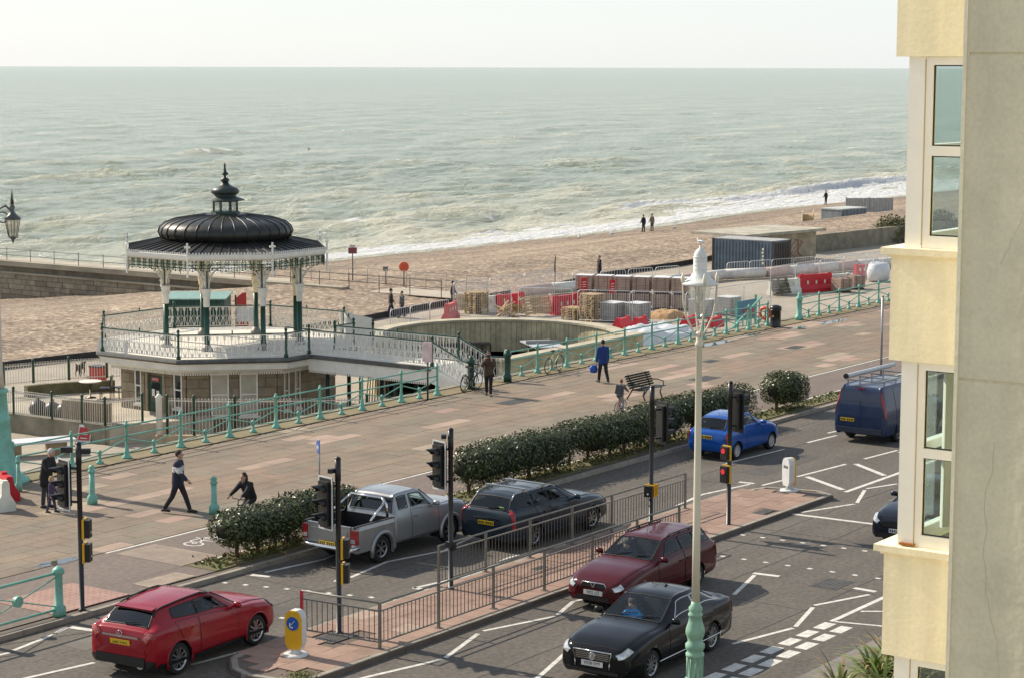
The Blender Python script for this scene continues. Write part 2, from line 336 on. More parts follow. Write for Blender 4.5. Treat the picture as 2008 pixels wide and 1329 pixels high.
def build_beach():
    x = np.linspace(25, 330, 560); t = np.linspace(0, 1, 150)
    X, T = np.meshgrid(x, t); Y = PEDGE(X)*(1-T)+(WL(X)+7)*T; Z = beach_z(X, Y); Z[1:3] += 0.10
    Z[0] = -2.46; tt = np.clip((Y-PEDGE(X))/8.0, 0, 1); Z = np.maximum(Z, -2.36-6*tt)
    d = WL(X)-Y + 3*(fbm(X/7, Y/3, 3, 8)-0.5)
    wet = np.clip(1-(d-2.5)/2.5, 0, 1)*0.8 + 0.34*np.clip((17+4*fbm(X/25,Y*0,2,4)-d)/1.2,0,1)
    o = ob('beach', grid_mesh('beach', X, Y, Z, SHINGLE, True, {'wet': np.clip(wet,0,1)})); o['kind'] = 'structure'
build_beach()

# ---- lower ground, promenade, road
GROUND = M('esplanade_paving', (0.36,0.315,0.25), 0.85, var=0.22, vs=0.22, bump=0.15, bs=6, fine=0.12)
mb = MB(); ex = list(np.arange(-60, 341, 4.0)); mb.prism([(-60,50.3),(340,50.3)]+[(float(x), float(PEDGE(x))) for x in ex[::-1]], -4, ESP_Z); struct(mb, 'esplanade', GROUND)
mb = MB(); mb.quad((-60,50.4,-6.5),(340,50.4,-6.5),(340,140,-6.5),(-60,140,-6.5)); struct(mb, 'lower_ground', SHINGLE)
mb = MB(); mb.quad((-80,-60,-0.6),(400,-60,-0.6),(400,50.4,-0.6),(-80,50.4,-0.6)); struct(mb, 'ground', M('sub_base', (0.2,0.17,0.14), 0.9))
DARK_EDGE = M('black_kerb_boards', (0.035,0.032,0.03), 0.8, var=0.3)
mb = MB()
for x in np.arange(30, 320, 3.0):
    a, b_ = float(PEDGE(x)), float(PEDGE(x+2.96)); mb.bar((x,a-0.05,ESP_Z+0.15), (x+2.96,b_-0.05,ESP_Z+0.15), 0.12, 0.42)
struct(mb, 'beach_edge_kerb', DARK_EDGE)
ASPH = M('asphalt', (0.113,0.099,0.083), 0.88, var=0.16, vs=0.45, bump=0.35, bs=70, fine=0.30, det=6, streak=(0.035,0.75,0.20))
ASPH2 = M('asphalt_cycle_lane', (0.165,0.13,0.11), 0.88, var=0.12, vs=0.4, bump=0.3, bs=70, fine=0.2, streak=(0.05,0.6,0.15))
def road_mesh():
    x = np.arange(-60, 260, 1.0); y = np.linspace(20.2, 36.35, 18); X, Y = np.meshgrid(x, y); return grid_mesh('road', X, Y, X*0, ASPH, False)
road = ob('road', road_mesh()); road['kind'] = 'structure'
# promenade slab body with kerb face, cycle lane sheet, verge
PBED = M('paving_joint', (0.14,0.11,0.09), 0.95, var=0.2, vs=2)
mb = MB(); mb.box(-60, 260, 36.33, 50.3, -0.6, 0.10); prom = struct(mb, 'promenade', PBED)
mb = MB(); mb.box(-60, 260, 50.3, 50.62, -4, 0.16); struct(mb, 'retaining_wall_coping', M('old_concrete', (0.27,0.24,0.18), 0.9, var=0.3, vs=0.8, bump=0.3, bs=12), prom)
mb = MB(); mb.quad((-60,37.62,0.124),(260,37.62,0.124),(260,40.36,0.124),(-60,40.36,0.124)); struct(mb, 'cycle_lane', ASPH2, prom)
mb = MB(); mb.quad((-60,36.6,0.122),(39.0,36.6,0.122),(39.0,37.62,0.122),(-60,37.62,0.122)); mb.quad((75.5,36.6,0.122),(260,36.6,0.122),(260,37.62,0.122),(75.5,37.62,0.122)); struct(mb, 'kerb_footway', ASPH2, prom)
SOIL = M('planting_soil', (0.15,0.115,0.07), 0.95, var=0.5, vs=2.5, bump=0.8, bs=9, col2=(0.12,0.13,0.045), fine=0.3)
mb = MB(); mb.box(39.0, 75.5, 36.6, 37.62, 0.05, 0.135); struct(mb, 'hedge_bed', SOIL, prom)
VERGE = M('worn_verge', (0.24,0.185,0.12), 0.95, var=0.35, vs=1.4, bump=0.4, bs=14, col2=(0.17,0.15,0.07))
mb = MB(); mb.quad((-60,49.35,0.126),(260,49.35,0.126),(260,50.3,0.126),(-60,50.3,0.126)); struct(mb, 'verge', VERGE, prom)
# paving slabs: nearest as single stones, rest joined
SLABC = [(0.232,0.176,0.122),(0.218,0.168,0.120),(0.25,0.178,0.122),(0.218,0.175,0.125),(0.205,0.172,0.125),(0.37,0.27,0.205),(0.355,0.29,0.205),(0.345,0.23,0.18)]
SLAB = [M('slab_%d' % i, c, 0.8, var=0.16, vs=0.9, bump=0.15, bs=25, fine=0.13, streak=(0.06,0.5,0.22)) for i, c in enumerate(SLABC)]
def slab_me(lx, ly, mat, h=0.03):
    b = MB(); b.cbox((0,0,0), (lx, ly, h)); return b.mesh('paving_slab', mat)
def pave():
    LX, LY, G = 1.2, 0.586, 0.014
    rg = random.Random(11); cells = []
    rows = [(40.40+LY*j+LY/2) for j in range(15)]
    pale = set()
    for _ in range(62):
        i, j, w_, h_ = rg.randrange(0, 72), rg.randrange(15), rg.choice([1,1,2,2,3]), rg.choice([1,1,1,2])
        if rg.random() < 0.75 or i > 12: pale |= {(i+a, j+b, rg.random() < 0.9) for a in range(w_) for b in range(h_)}
    pal = {(i, j) for i, j, k in pale if k}
    for j, y in enumerate(rows):
        for i in range(-6, 78):
            x = 25+LX*i+(LX/2 if j % 2 else 0)
            t = float(fbm(np.array(x/5.0), np.array(y/2.2), 3, 77))
            if (i, j) in pal: k = rg.choice([5,5,6,7])
            elif t < 0.34: k = rg.choice([3,4,4,3])
            elif t > 0.56: k = rg.choice([0,2,2])
            else: k = rg.choice([0,1,1,0,3])
            cells.append((x, y, k))
    vis = lambda c: c[0]/max(c[1],1) < 2.35 and c[0]/c[1] > 0.80
    near = sorted([c for c in cells if vis(c)], key=lambda c: c[0]**2+c[1]**2)
    single = set(near[:300]); mes = [slab_me(LX-G, LY-G, m) for m in SLAB]; rest = MB()
    for c in cells:
        z = 0.112+rg.uniform(-0.0015, 0.0025)
        if c in single: ob('paving_slab', mes[c[2]], prom, (c[0], c[1], z))
        else: rest.cbox((c[0], c[1], z), (LX-G, LY-G, 0.03), c[2])
    rest.build('paving_slabs', SLAB, prom, kind='stuff')
pave()
KERB = M('kerb_granite', (0.30,0.27,0.22), 0.85, var=0.25, vs=2.5, bump=0.3, bs=20)
def kerb_run(parent, pts, closed=False, w=0.14, top=0.125, step=0.915):
    b = MB(); b.cbox((0,0,0), (step-0.016, w, 0.2)); me = b.mesh('kerb_stone', KERB); P = [Vector(p) for p in pts]
    if closed: P.append(P[0])
    for a, c in zip(P[:-1], P[1:]):
        n = max(1, round((c-a).length/step)); dl = (c-a)/n; an = math.atan2(dl.y, dl.x)
        for i in range(n):
            q = a+dl*(i+0.5); o = ob('kerb_stone', me, parent, (q.x, q.y, top-0.1+random.uniform(-0.003,0.003)), an); o.scale = (dl.length/step, 1, 1)
kerb_run(prom, [(24,36.27),(92,36.27)])
# tactile paving at the crossing
def tactile(name, poly, col, ang, parent, z, pitch=0.16, ribbed=True):
    m = M('tactile_'+name, col, 0.8, var=0.2, vs=2.0, fine=0.12); b = MB(); b.prism([(p[0],p[1]) for p in poly], z-0.02, z)
    xs = [p[0] for p in poly]; ys = [p[1] for p in poly]
    if ribbed:
        y = min(ys)
        while y < max(ys)-0.02:
            b.box(min(xs)+0.05, max(xs)-0.05, y+0.02, y+0.055, z, z+0.006); y += 0.09
    else:
        for x in np.arange(min(xs)+0.1, max(xs), 0.2):
            for y in np.arange(min(ys)+0.1, max(ys), 0.2): b.lathe([(0.03,0),(0.018,0.006)], (float(x),float(y),z), 5)
    b.build('tactile_paving', m, parent)
tactile('pink', [(33.6,36.62),(36.0,36.62),(36.0,38.6),(33.6,38.6)], (0.34,0.205,0.165), 0, prom, 0.137, ribbed=False)
tactile('pale', [(38.9,37.66),(40.3,37.66),(40.3,40.0),(38.9,40.0)], (0.36,0.29,0.23), 0, prom, 0.136)
tactile('buff', [(36.8,36.62),(38.3,36.62),(38.3,37.3),(36.8,37.3)], (0.40,0.32,0.25), 0, prom, 0.136)
# puddles
PUD = M('puddle_water', (0.05,0.05,0.045), 0.03, spec=0.9)
def puddle(cx, cy, lx, ly, seed):
    rg = random.Random(seed); n = 26; b = MB()
    pts = [(cx+lx*math.cos(2*math.pi*i/n)*(0.6+0.55*rg.random()), cy+ly*math.sin(2*math.pi*i/n)*(0.6+0.55*rg.random()), 0.1325) for i in range(n)]
    b.add(pts+[(cx,cy,0.1325)], [(i,(i+1)%n,n) for i in range(n)]); b.build('puddle', PUD, prom)
puddle(37.3,40.55,0.8,0.28,1); puddle(85.2,48.75,1.9,0.32,2); puddle(96.4,48.15,1.5,0.3,3); puddle(93.2,48.35,0.8,0.25,4); puddle(89.5,48.9,0.8,0.2,5)
# iron covers in the paving
IRON = M('cast_iron_cover', (0.10,0.095,0.085), 0.6, metal=0.4, var=0.3, bump=0.5, bs=40)
def cover(parent, x, y, lx, ly, z, nm='manhole_cover'):
    b = MB(); b.box(x-lx/2, x+lx/2, y-ly/2, y+ly/2, z-0.02, z+0.003)
    for i in range(1, 6): b.box(x-lx/2+0.03, x+lx/2-0.03, y-ly/2+ly*i/6-0.012, y-ly/2+ly*i/6+0.012, z+0.003, z+0.008)
    b.build(nm, IRON, parent)
cover(prom, 65.9, 46.3, 1.5, 0.75, 0.13); cover(prom, 75.5, 43.5, 1.5, 0.8, 0.13); cover(prom, 80.2, 45.9, 0.9, 0.5, 0.13); cover(prom, 86.5, 45.1, 1.1, 0.6, 0.13)
cover(road, 47.35, 23.55, 1.05, 0.75, 0.004); cover(road, 60.5, 24.2, 0.7, 0.5, 0.004)
# near pavement under the building
mb = MB(); mb.box(-60, 38.4, -60, 18.6, -0.5, 0.12); mb.box(38.4, 260, -60, 20.2, -0.5, 0.12); near = struct(mb, 'near_pavement', M('near_paving', (0.2,0.18,0.155), 0.85, var=0.2, vs=0.6, bump=0.2, bs=30, fine=0.15))
# extra asphalt of the side street mouth
mb = MB(); mb.box(-60, 40.5, 18.5, 20.3, -0.3, -0.004); struct(mb, 'side_street', ASPH)

# ---- painted markings
PAINT = M('road_paint', (0.62,0.60,0.545), 0.7, var=0.28, vs=6, bump=0.2, bs=60, fine=0.15)
def line(name, a, b, w=0.11, z=0.0045, parent=None):
    d = Vector((b[0]-a[0], b[1]-a[1], 0)); n = Vector((-d.y, d.x, 0)).normalized()*w/2; A = Vector((a[0],a[1],0)); B = Vector((b[0],b[1],0))
    m = MB(); m.add([(p.x,p.y,z) for p in (A-n, B-n, B+n, A+n)], [(0,1,2,3)]); return m.build(name, PAINT, parent or road)
def bandline(pts, w=0.11, nm='edge_line'):
    for a, b in zip(pts[:-1], pts[1:]): line(nm, a, b, w)
zz = 'zigzag_line'
for a, b in (((33.2,28.03),(36.21,27.32)),((36.36,27.34),(38.37,27.93)),((38.64,27.98),(40.69,27.38)),((40.86,27.42),(42.1,27.81)),((42.1,27.81),(44.4,27.3)),
             ((36.0,24.75),(38.3,25.45)),((38.3,25.45),(40.4,24.75)),((44.96,24.99),(47.04,25.56)),((45.17,22.91),(46.9,22.3)),((43.14,22.35),(44.98,22.85)),((41.0,22.8),(43.0,22.34)),
             ((40.02,35.84),(41.98,35.56)),((41.98,35.56),(44.2,35.95)),((44.2,35.95),(46.4,35.5)),((40.85,33.72),(42.75,34.05)),((42.75,34.05),(44.66,33.62)),((44.66,33.62),(46.6,34.05)),
             ((40.9,31.75),(42.9,31.4)),((42.9,31.4),(45,31.75)),((45.0,31.75),(47.2,31.4)),
             ((29.0,33.75),(31.63,33.27)),((31.28,35.43),(32.73,35.71)),((32.85,35.77),(33.32,35.92)),((29,35.6),(31.1,35.37)),((32.72,31.45),(34.43,31.26)),
             ((54.64,28.2),(56.64,27.48)),((56.82,27.49),(58.73,28.16)),((58.96,28.22),(60.2,27.78)),((60.09,33.78),(63.54,33.48)),((67.3,33.75),(70.5,33.4)),((74,33.7),(77,33.4)),
             ((57.54,31.06),(59.3,30.85)),((59.44,30.84),(62.29,30.56)),((63.5,30.49),(65.6,30.29)),((55.21,31.85),(57.47,31.45)),((53.3,31.6),(55.2,31.85)),((65.14,33.44),(67.06,33.29))):
    line(zz, a, b)
for a, b in (((59.62,30.6),(58.38,28.72)),((62.52,30.33),(61.24,28.69)),((65.4,30.1),(64.1,28.6)),((67.9,30.0),(66.7,28.6))): line('hatch_bar', a, b, 0.2)
line('hatch_edge', (58.1,28.5), (75,28.5), 0.15)
for a, b in (((54.3,28.29),(54.41,25.75)),((47.21,25.69),(47.3,24.99)),((40.93,31.77),(41.0,31.35)),((39.6,35.94),(39.74,35.43)),((40.36,33.84),(40.52,33.45)),((33.38,35.87),(33.49,35.21)),((34.72,31.32),(34.92,31.05)),((57.6,31.9),(57.66,31.4)),((47.29,22.91),(47.26,22.3))): line('stop_line', a, b, 0.18)
line('side_edge_line', (44.06,21.89), (47.3,21.89), 0.13); line('side_hatch', (45.3,21.75), (45.62,21.3), 0.1); line('side_hatch', (44.08,21.85), (44.36,20.74), 0.1)
b = MB(); b.quad((-0.31,-0.15,0),(0.31,-0.15,0),(0.31,0.15,0),(-0.31,0.15,0)); gwm = b.mesh('give_way_dash', PAINT)
for i in range(7):
    ob('give_way_dash', gwm, road, (38.5+0.85*i, 21.84, 0.0045)); ob('give_way_dash', gwm, road, (38.42+0.85*i, 21.38, 0.0045))
b = MB(); b.quad((-0.06,-0.07,0),(0.06,-0.07,0),(0.06,0.07,0),(-0.06,0.07,0)); stm = b.mesh('crossing_stud', PAINT)
for k in range(9): ob('crossing_stud', stm, road, (38.6+0.14*k, 35.9-0.555*k, 0.0045)); ob('crossing_stud', stm, road, (36.0+0.14*k, 35.9-0.57*k, 0.0045))
for k in range(9): ob('crossing_stud', stm, road, (51.0+0.03*k, 28.1-0.6*k, 0.0045)); ob('crossing_stud', stm, road, (48.4+0.02*k, 27.9-0.63*k, 0.0045))
line('cycle_lane_line', (38.8,40.30), (140,40.30), 0.1, 0.1285, prom); line('cycle_lane_line', (39.3,37.56), (140,37.56), 0.1, 0.139, prom)
# painted bicycle on the cycle lane, seen on the tarmac beside the first hedge
def bike_mark(x, y):
    m = MB()
    for cx in (-0.35, 0.35):
        for i in range(12):
            t0, t1 = 2*math.pi*i/12, 2*math.pi*(i+1)/12
            m.add([(x+cx+r_*math.cos(t), y+r_*math.sin(t)*1.2, 0.1285) for t, r_ in ((t0,0.2),(t1,0.2),(t1,0.26),(t0,0.26))], [(0,1,2,3)])
    for a, c in (((-0.35,0),(0,0.05)),((0,0.05),(0.3,0.3)),((-0.35,0),(-0.1,0.35)),((-0.1,0.35),(0.3,0.32)),((0.35,0),(0.25,0.5))):
        d = Vector((c[0]-a[0], c[1]-a[1], 0)); n = Vector((-d.y,d.x,0)).normalized()*0.03
        m.add([(x+p.x, y+p.y, 0.1285) for p in (Vector((*a,0))-n, Vector((*c,0))-n, Vector((*c,0))+n, Vector((*a,0))+n)], [(0,1,2,3)])
    m.build('cycle_symbol', PAINT, prom)
bike_mark(41.3, 39.2)

# ---- refuge island with kerb stones and red slabs
IP = [(33.2,28.35),(57.0,28.35),(57.3,28.9),(56.9,30.6),(55.2,31.12),(35,31.1),(33.3,30.9),(32.7,30.3),(32.5,29.6),(32.6,28.9)]
mb = MB(); mb.prism(IP, -0.3, 0.105); isl = struct(mb, 'traffic_island', PBED)
cx_, cy_ = 45, 29.7
inner = [(p[0]+(0.08 if p[0] < cx_ else -0.08), p[1]+(0.08 if p[1] < cy_ else -0.08)) for p in IP]
kerb_run(isl, [(p[0],p[1],0) for p in inner], True, top=0.13)
REDS = [M('red_slab_%d' % i, c, 0.85, var=0.18, vs=2.5, bump=0.2, bs=30, fine=0.12) for i, c in enumerate([(0.285,0.185,0.14),(0.315,0.21,0.16),(0.26,0.172,0.13),(0.38,0.28,0.215)])]
rmes = [slab_me(0.738, 0.494, m) for m in REDS]
for j in range(5):
    for i in range(32):
        x = 33.3+0.75*i+(0.375 if j % 2 else 0); y = 28.75+0.506*j
        if x > 56.5 or (x < 33.5 and j in (0,4)): continue
        if (abs(x-35.9) < 0.6 and abs(y-30.1) < 0.4) or (abs(x-53.6) < 0.6 and abs(y-28.9) < 0.3): continue
        k = random.choice([0,0,1,1,2]) if not (36.3 < x < 38.5 or 48.6 < x < 50.9) else random.choice([1,3,1])
        ob('paving_slab', rmes[k], isl, (x, y, 0.118+random.uniform(-0.002,0.002)))
cover(isl, 35.9, 30.1, 0.9, 0.6, 0.128); cover(isl, 53.65, 28.95, 0.9, 0.55, 0.128); cover(isl, 43.9, 29.9, 0.8, 0.7, 0.13, 'manhole_cover')

# ---- groyne with stone face, parapet ledges and railing
STONE = [M('groyne_stone_%d' % i, c, 0.9, var=0.35, vs=1.4, bump=0.6, bs=10) for i, c in enumerate([(0.26,0.225,0.165),(0.22,0.19,0.14),(0.30,0.255,0.185),(0.185,0.16,0.115)])]
gr = thing('stone_groyne', 'long stone groyne running out to sea at left with a railing on top', 'groyne', (0,0,0))
b = MB(); b.box(111.05, 114.9, 82, 240, -9, -2.55, 0); b.box(110.98, 114.95, 90, 240, -2.55, -2.33, 0); b.build('wall_core', [STONE[3]], gr)
LEDGE = M('groyne_ledge', (0.33,0.295,0.22), 0.9, var=0.35, vs=0.7, bump=0.4, bs=8, stretch=(1,0.3,1))
b = MB(); b.box(110.75, 111.6, 92, 240, -2.42, -2.05); b.box(110.82,111.2,92,240,-3.0,-2.86); b.build('parapet', LEDGE, gr)
b = MB(); b.box(111.6, 114.95, 82, 240, -2.33, -2.29); b.build('walkway', M('groyne_walk', (0.42,0.37,0.29), 0.9, var=0.2, vs=0.5), gr)
smes = []
for w_ in (0.75, 0.95, 1.2):
    for m in STONE[:3]: b = MB(); b.cbox((0,0,0), (0.12, w_-0.03, 0.37)); smes.append((w_, b.mesh('stone_block', m)))
rg = random.Random(5); cnt = 0; restb = MB()
for row in range(8):
    z = -3.2-0.4*row; y = 97+rg.random()
    while y < 134:
        w_, me = rg.choice(smes); top = float(beach_z(110, y+w_/2))
        if z+0.2 > top:
            if cnt < 300: ob('stone_block', me, gr, (111.0+rg.uniform(-0.025,0.02), y+w_/2, z)); cnt += 1
        y += w_
RAILD = M('dark_rail_iron', (0.08,0.08,0.075), 0.6, metal=0.3)
b = MB()
for z in (-1.2, -1.65): b.tube([(111.3,84,z),(111.3,200,z)], 0.018, 5)
b.build('rail', RAILD, gr)
b = MB(); b.tube([(0,0,0),(0,0,1.15)], 0.028, 6); b.ball((0,0,1.17), 0.045, 6); pm = b.mesh('post', RAILD)
for y in np.arange(84, 180, 2.6): ob('post', pm, gr, (111.3, float(y), -2.3))
# second railing on the landward walk with thin pale bars
b = MB()
for z in (-1.15,-1.6): b.tube([(115.0,82.5,z),(115.0,112,z)], 0.02, 5)
b.build('rail', M('pale_rail', (0.4,0.36,0.3), 0.7), gr)
b = MB(); b.tube([(0,0,0),(0,0,1.15)], 0.03, 5); pm = b.mesh('post', MATS['pale_rail'])
for y in np.arange(83, 112, 1.7): ob('post', pm, gr, (115.0, float(y), -2.3))

# repairs and seams in the tarmac
SEAM = M('tar_seam',(0.035,0.032,0.03),0.6); ASPD = M('asphalt_patch_dark',(0.085,0.077,0.068),0.85,var=0.2,vs=1.5,fine=0.25); ASPL = M('asphalt_patch_pale',(0.15,0.135,0.115),0.9,var=0.2,vs=1.5,fine=0.25)
rg = random.Random(31)
for x0,x1,y in ((30,57,25.95),(28,72,33.35),(36,60,23.0),(45,64,27.55),(50,70,35.3)):
    b = MB(); x = x0; y_ = y
    while x < x1: y2 = y_+rg.uniform(-0.03,0.03); b.bar((x,y_,0.0022),(x+0.7,y2,0.0022),0.022,0.003); x += 0.7; y_ = y2
    b.build('tar_seam', SEAM, road)
for x,y,ln in ((44.6,24.5,3.4),(52.0,26.5,4.0),(39.4,34.2,4.2),(57.2,33.5,3.5),(47.0,22.8,2.0)):
    b = MB(); px, py = x, y-ln/2
    while py < y+ln/2: q = px+rg.uniform(-0.05,0.05); b.bar((px,py,0.0022),(q,py+0.3,0.0022),0.018,0.003); px, py = q, py+0.3
    b.build('tar_seam', SEAM, road)
for x,y,lx,ly,m in ((46.0,26.9,2.6,0.8,ASPD),(53.4,24.6,3.4,1.2,ASPD),(42.2,26.4,1.6,0.9,ASPL),(61.0,32.2,4.2,1.0,ASPD),(51.5,33.9,2.0,1.3,ASPL),(36.6,33.2,2.2,1.0,ASPD),(33.0,34.6,1.6,0.9,ASPL),(58.8,26.4,2.4,1.1,ASPL),(49.6,22.4,2.4,0.9,ASPD)):
    b = MB(); b.add([(x-lx/2,y-ly/2,0.0016),(x+lx/2,y-ly/2+0.05,0.0016),(x+lx/2-0.04,y+ly/2,0.0016),(x-lx/2+0.06,y+ly/2-0.03,0.0016)],[(0,1,2,3)]); b.build('asphalt_patch', m, road)
# ================================================================ BANDSTAND
DGREEN = M('bottle_green_paint', (0.012,0.062,0.04), 0.4, var=0.25, vs=4)
WHITEP = M('white_gloss_paint', (0.74,0.72,0.66), 0.45, var=0.10, vs=3)
CREAM = M('cream_paint', (0.70,0.62,0.44), 0.5, var=0.12, vs=3)
LEAD = M('dark_lead_roof', (0.030,0.030,0.027), 0.42, metal=0.15, var=0.45, vs=2.2, bump=0.1, bs=5)
DECKW = M('white_deck', (0.70,0.675,0.60), 0.7, var=0.15, vs=0.9, fine=0.06)
MOULD = M('lead_flashing', (0.10,0.10,0.095), 0.6, var=0.4, vs=2)
BST = [M('ashlar_%d' % i, c, 0.9, var=0.25, vs=2, bump=0.5, bs=12) for i, c in enumerate([(0.26,0.21,0.145),(0.225,0.18,0.125),(0.295,0.245,0.17)])]
CURT = M('curtained_pane', (0.42,0.40,0.33), 0.12, var=0.2, vs=1.2, spec=0.6)
DKGL = M('dark_pane', (0.03,0.035,0.035), 0.05, spec=0.8)
BX, BY = 68.75, 63.6
bs = thing('bandstand', 'ornate octagonal bandstand with dark onion dome, green columns and white balcony above the beach', 'bandstand', (BX,BY,-1.65))
BL = (0,0,1.65)
def oc(rin, k, z=0.0):
    R = rin/math.cos(rad(22.5)); t = rad(22.5+45*k); return Vector((R*math.cos(t), R*math.sin(t), z))
def octlathe(prof, **k): return dict(prof=[(r/math.cos(rad(22.5)), z) for r, z in prof], n=8, ph=rad(22.5), sm=False, **k)
# wall
b = MB(); b.lathe(**octlathe([(4.48,-3.2),(4.48,0.35)])); b.build('wall', BST[1], bs, BL)
mes = {}
def stone_face(k, holes, z0=-2.5, z1=0.28, ch=0.395):
    a, c = oc(4.53, k), oc(4.53, k+1); d = (c-a); Ln = d.length; d.normalize(); an = math.atan2(d.y, d.x); n = int((z1-z0)/ch)
    for r in range(n):
        z = z0+ch*(r+0.5); x = 0.0; first = True
        while x < Ln-0.05:
            w = min(0.93 if not (first and r % 2) else 0.47, Ln-x); first = False
            segs = [(x, x+w)]
            for h0, h1, hz0, hz1 in holes:
                if hz0 < z+ch/2-0.05 and hz1 > z-ch/2+0.05:
                    ns = []
                    for s0, s1 in segs:
                        if h0 >= s1 or h1 <= s0: ns.append((s0,s1)); continue
                        if h0 > s0: ns.append((s0,h0))
                        if h1 < s1: ns.append((h1,s1))
                    segs = ns
            for s0, s1 in segs:
                if s1-s0 < 0.08: continue
                lw = round(s1-s0, 2); m = random.randrange(3)
                if (lw,m) not in mes: q = MB(); q.cbox((0,0,0), (lw-0.016, 0.1, ch-0.016)); mes[(lw,m)] = q.mesh('stone_block', BST[m])
                p = a+d*((s0+s1)/2); o = ob('stone_block', mes[(lw,m)], bs, (p.x, p.y, z+1.65), an)
            x += w
def face_frame(k, rin=4.53):
    a, c = oc(rin, k), oc(rin, k+1); d = (c-a); L_ = d.length; d.normalize(); n = Vector((d.y,-d.x,0)); return a, d, n, L_
def window(k, s0, s1, z0, z1, pane, par=bs, transom=0.5):
    a, d, n, L_ = face_frame(k, 4.5); f = MB(); t = 0.07
    P = lambda s, z, o: a+d*s+n*o+Vector((0,0,z))
    for (u0,u1,v0,v1) in ((s0,s0+t,z0,z1),(s1-t,s1,z0,z1),(s0+t,s1-t,z1-t,z1),(s0+t,s1-t,z0,z0+t),(s0+t,s1-t,z0+(z1-z0)*transom-0.03,z0+(z1-z0)*transom+0.03)):
        f.ext([P(u0,v0,0.0),P(u1,v0,0.0),P(u1,v1,0.0),P(u0,v1,0.0)], n*0.07)
    w = f.build('window', WHITEP, par, BL)
    g = MB(); g.ext([P(s0+t,z0+t,0.0),P(s1-t,z0+t,0.0),P(s1-t,z1-t,0.0),P(s0+t,z1-t,0.0)], n*0.03); g.build('pane', pane, w)
    g = MB(); g.ext([P(s0-0.06,z0-0.1,0),P(s1+0.06,z0-0.1,0),P(s1+0.06,z0,0),P(s0-0.06,z0,0)], n*0.13); g.build('sill', WHITEP, w)
# faces: k=3 faces -X (135..180 -> k 3), k=4 faces (-X,-Y), k=5 faces -Y
L3 = (oc(4.53,3)-oc(4.53,4)).length
stone_face(3, [(0.75,1.15,-1.7,0.2),(1.35,2.55,-1.7,0.25),(3.0,3.55,-1.7,0.2)])
stone_face(4, [(0.95,1.75,-1.75,0.12),(2.15,2.95,-1.75,0.12)])
stone_face(5, [(0.35,0.75,-1.7,0.1),(1.05,1.45,-1.7,0.1)]); stone_face(2, [])
window(3, 0.75, 1.15, -1.4, 0.15, DKGL); window(3, 3.02, 3.5, -1.4, 0.15, DKGL)
window(4, 0.97, 1.73, -1.72, 0.08, CURT); window(4, 2.17, 2.93, -1.72, 0.08, CURT)
window(5, 0.37, 0.73, -1.6, 0.08, DKGL); window(5, 1.07, 1.43, -1.6, 0.08, DKGL)
a, d, n, L_ = face_frame(3, 4.5); P = lambda s, z, o: a+d*s+n*o+Vector((0,0,z))
f = MB(); f.ext([P(1.55,-1.65,0),P(2.4,-1.65,0),P(2.4,-0.15,0),P(1.55,-0.15,0)], n*0.05); dr = f.build('door', DGREEN, bs, BL)
f = MB(); f.ext([P(1.72,-1.2,0),P(2.22,-1.2,0),P(2.22,-0.42,0),P(1.72,-0.42,0)], n*0.06); f.build('pane', DKGL, dr)
f = MB(); f.ext([P(1.76,-1.0,0),P(1.93,-1.0,0),P(1.93,-0.7,0),P(1.76,-0.7,0)], n*0.066); f.ext([P(2.02,-1.05,0),P(2.18,-1.05,0),P(2.18,-0.75,0),P(2.02,-0.75,0)], n*0.066); f.build('notice', WHITEP, dr)
SIGNR = M('sign_red', (0.42,0.03,0.03), 0.4)
f = MB(); f.ext([P(1.76,-0.36,0.05),P(2.2,-0.36,0.05),P(2.2,-0.20,0.05),P(1.76,-0.20,0.05)], n*0.03); o = f.build('open_sign', SIGNR, dr)
text('OPEN', 0.13, WHITEP, o, basis(P(1.98,-0.28,0.085), (Vector((0,0,1)).cross(n)), (0,0,1)))
f = MB(); f.ext([P(1.35,0.0,0),P(2.6,0.0,0),P(2.6,0.25,0),P(1.35,0.25,0)], n*0.1); f.build('sign_board', CREAM, bs, BL)
for s in (1.42, 2.42): f = MB(); f.ext([P(s,-1.65,0),P(s+0.13,-1.65,0),P(s+0.13,0,0),P(s,0,0)], n*0.12); f.build('pilaster', BST[2], bs, BL)
# deck, fascia, valanced skirt
b = MB(); b.lathe(**octlathe([(5.42,0.35),(5.42,0.80)])); b.build('deck', DECKW, bs, BL)
b = MB(); b.lathe(**octlathe([(5.30,0.60),(5.52,0.62),(5.60,0.70),(5.56,0.79),(5.40,0.815)], caps=False)); b.build('deck_moulding', MOULD, bs, BL)
b = MB(); b.lathe(**octlathe([(4.95,0.16),(5.5,0.61)], caps=False)); b.build('deck_fascia', WHITEP, bs, BL)
b = MB()
for k in range(8):
    p, q = oc(4.97,k), oc(4.97,k+1); nn = 42
    for i in range(nn):
        c = p.lerp(q, (i+0.5)/nn); b.cbox((c.x,c.y,0.13), (0.055,0.055,0.09), rz=rad(45*k+45))
b.build('scalloped_edge', WHITEP, bs, BL, kind='stuff')
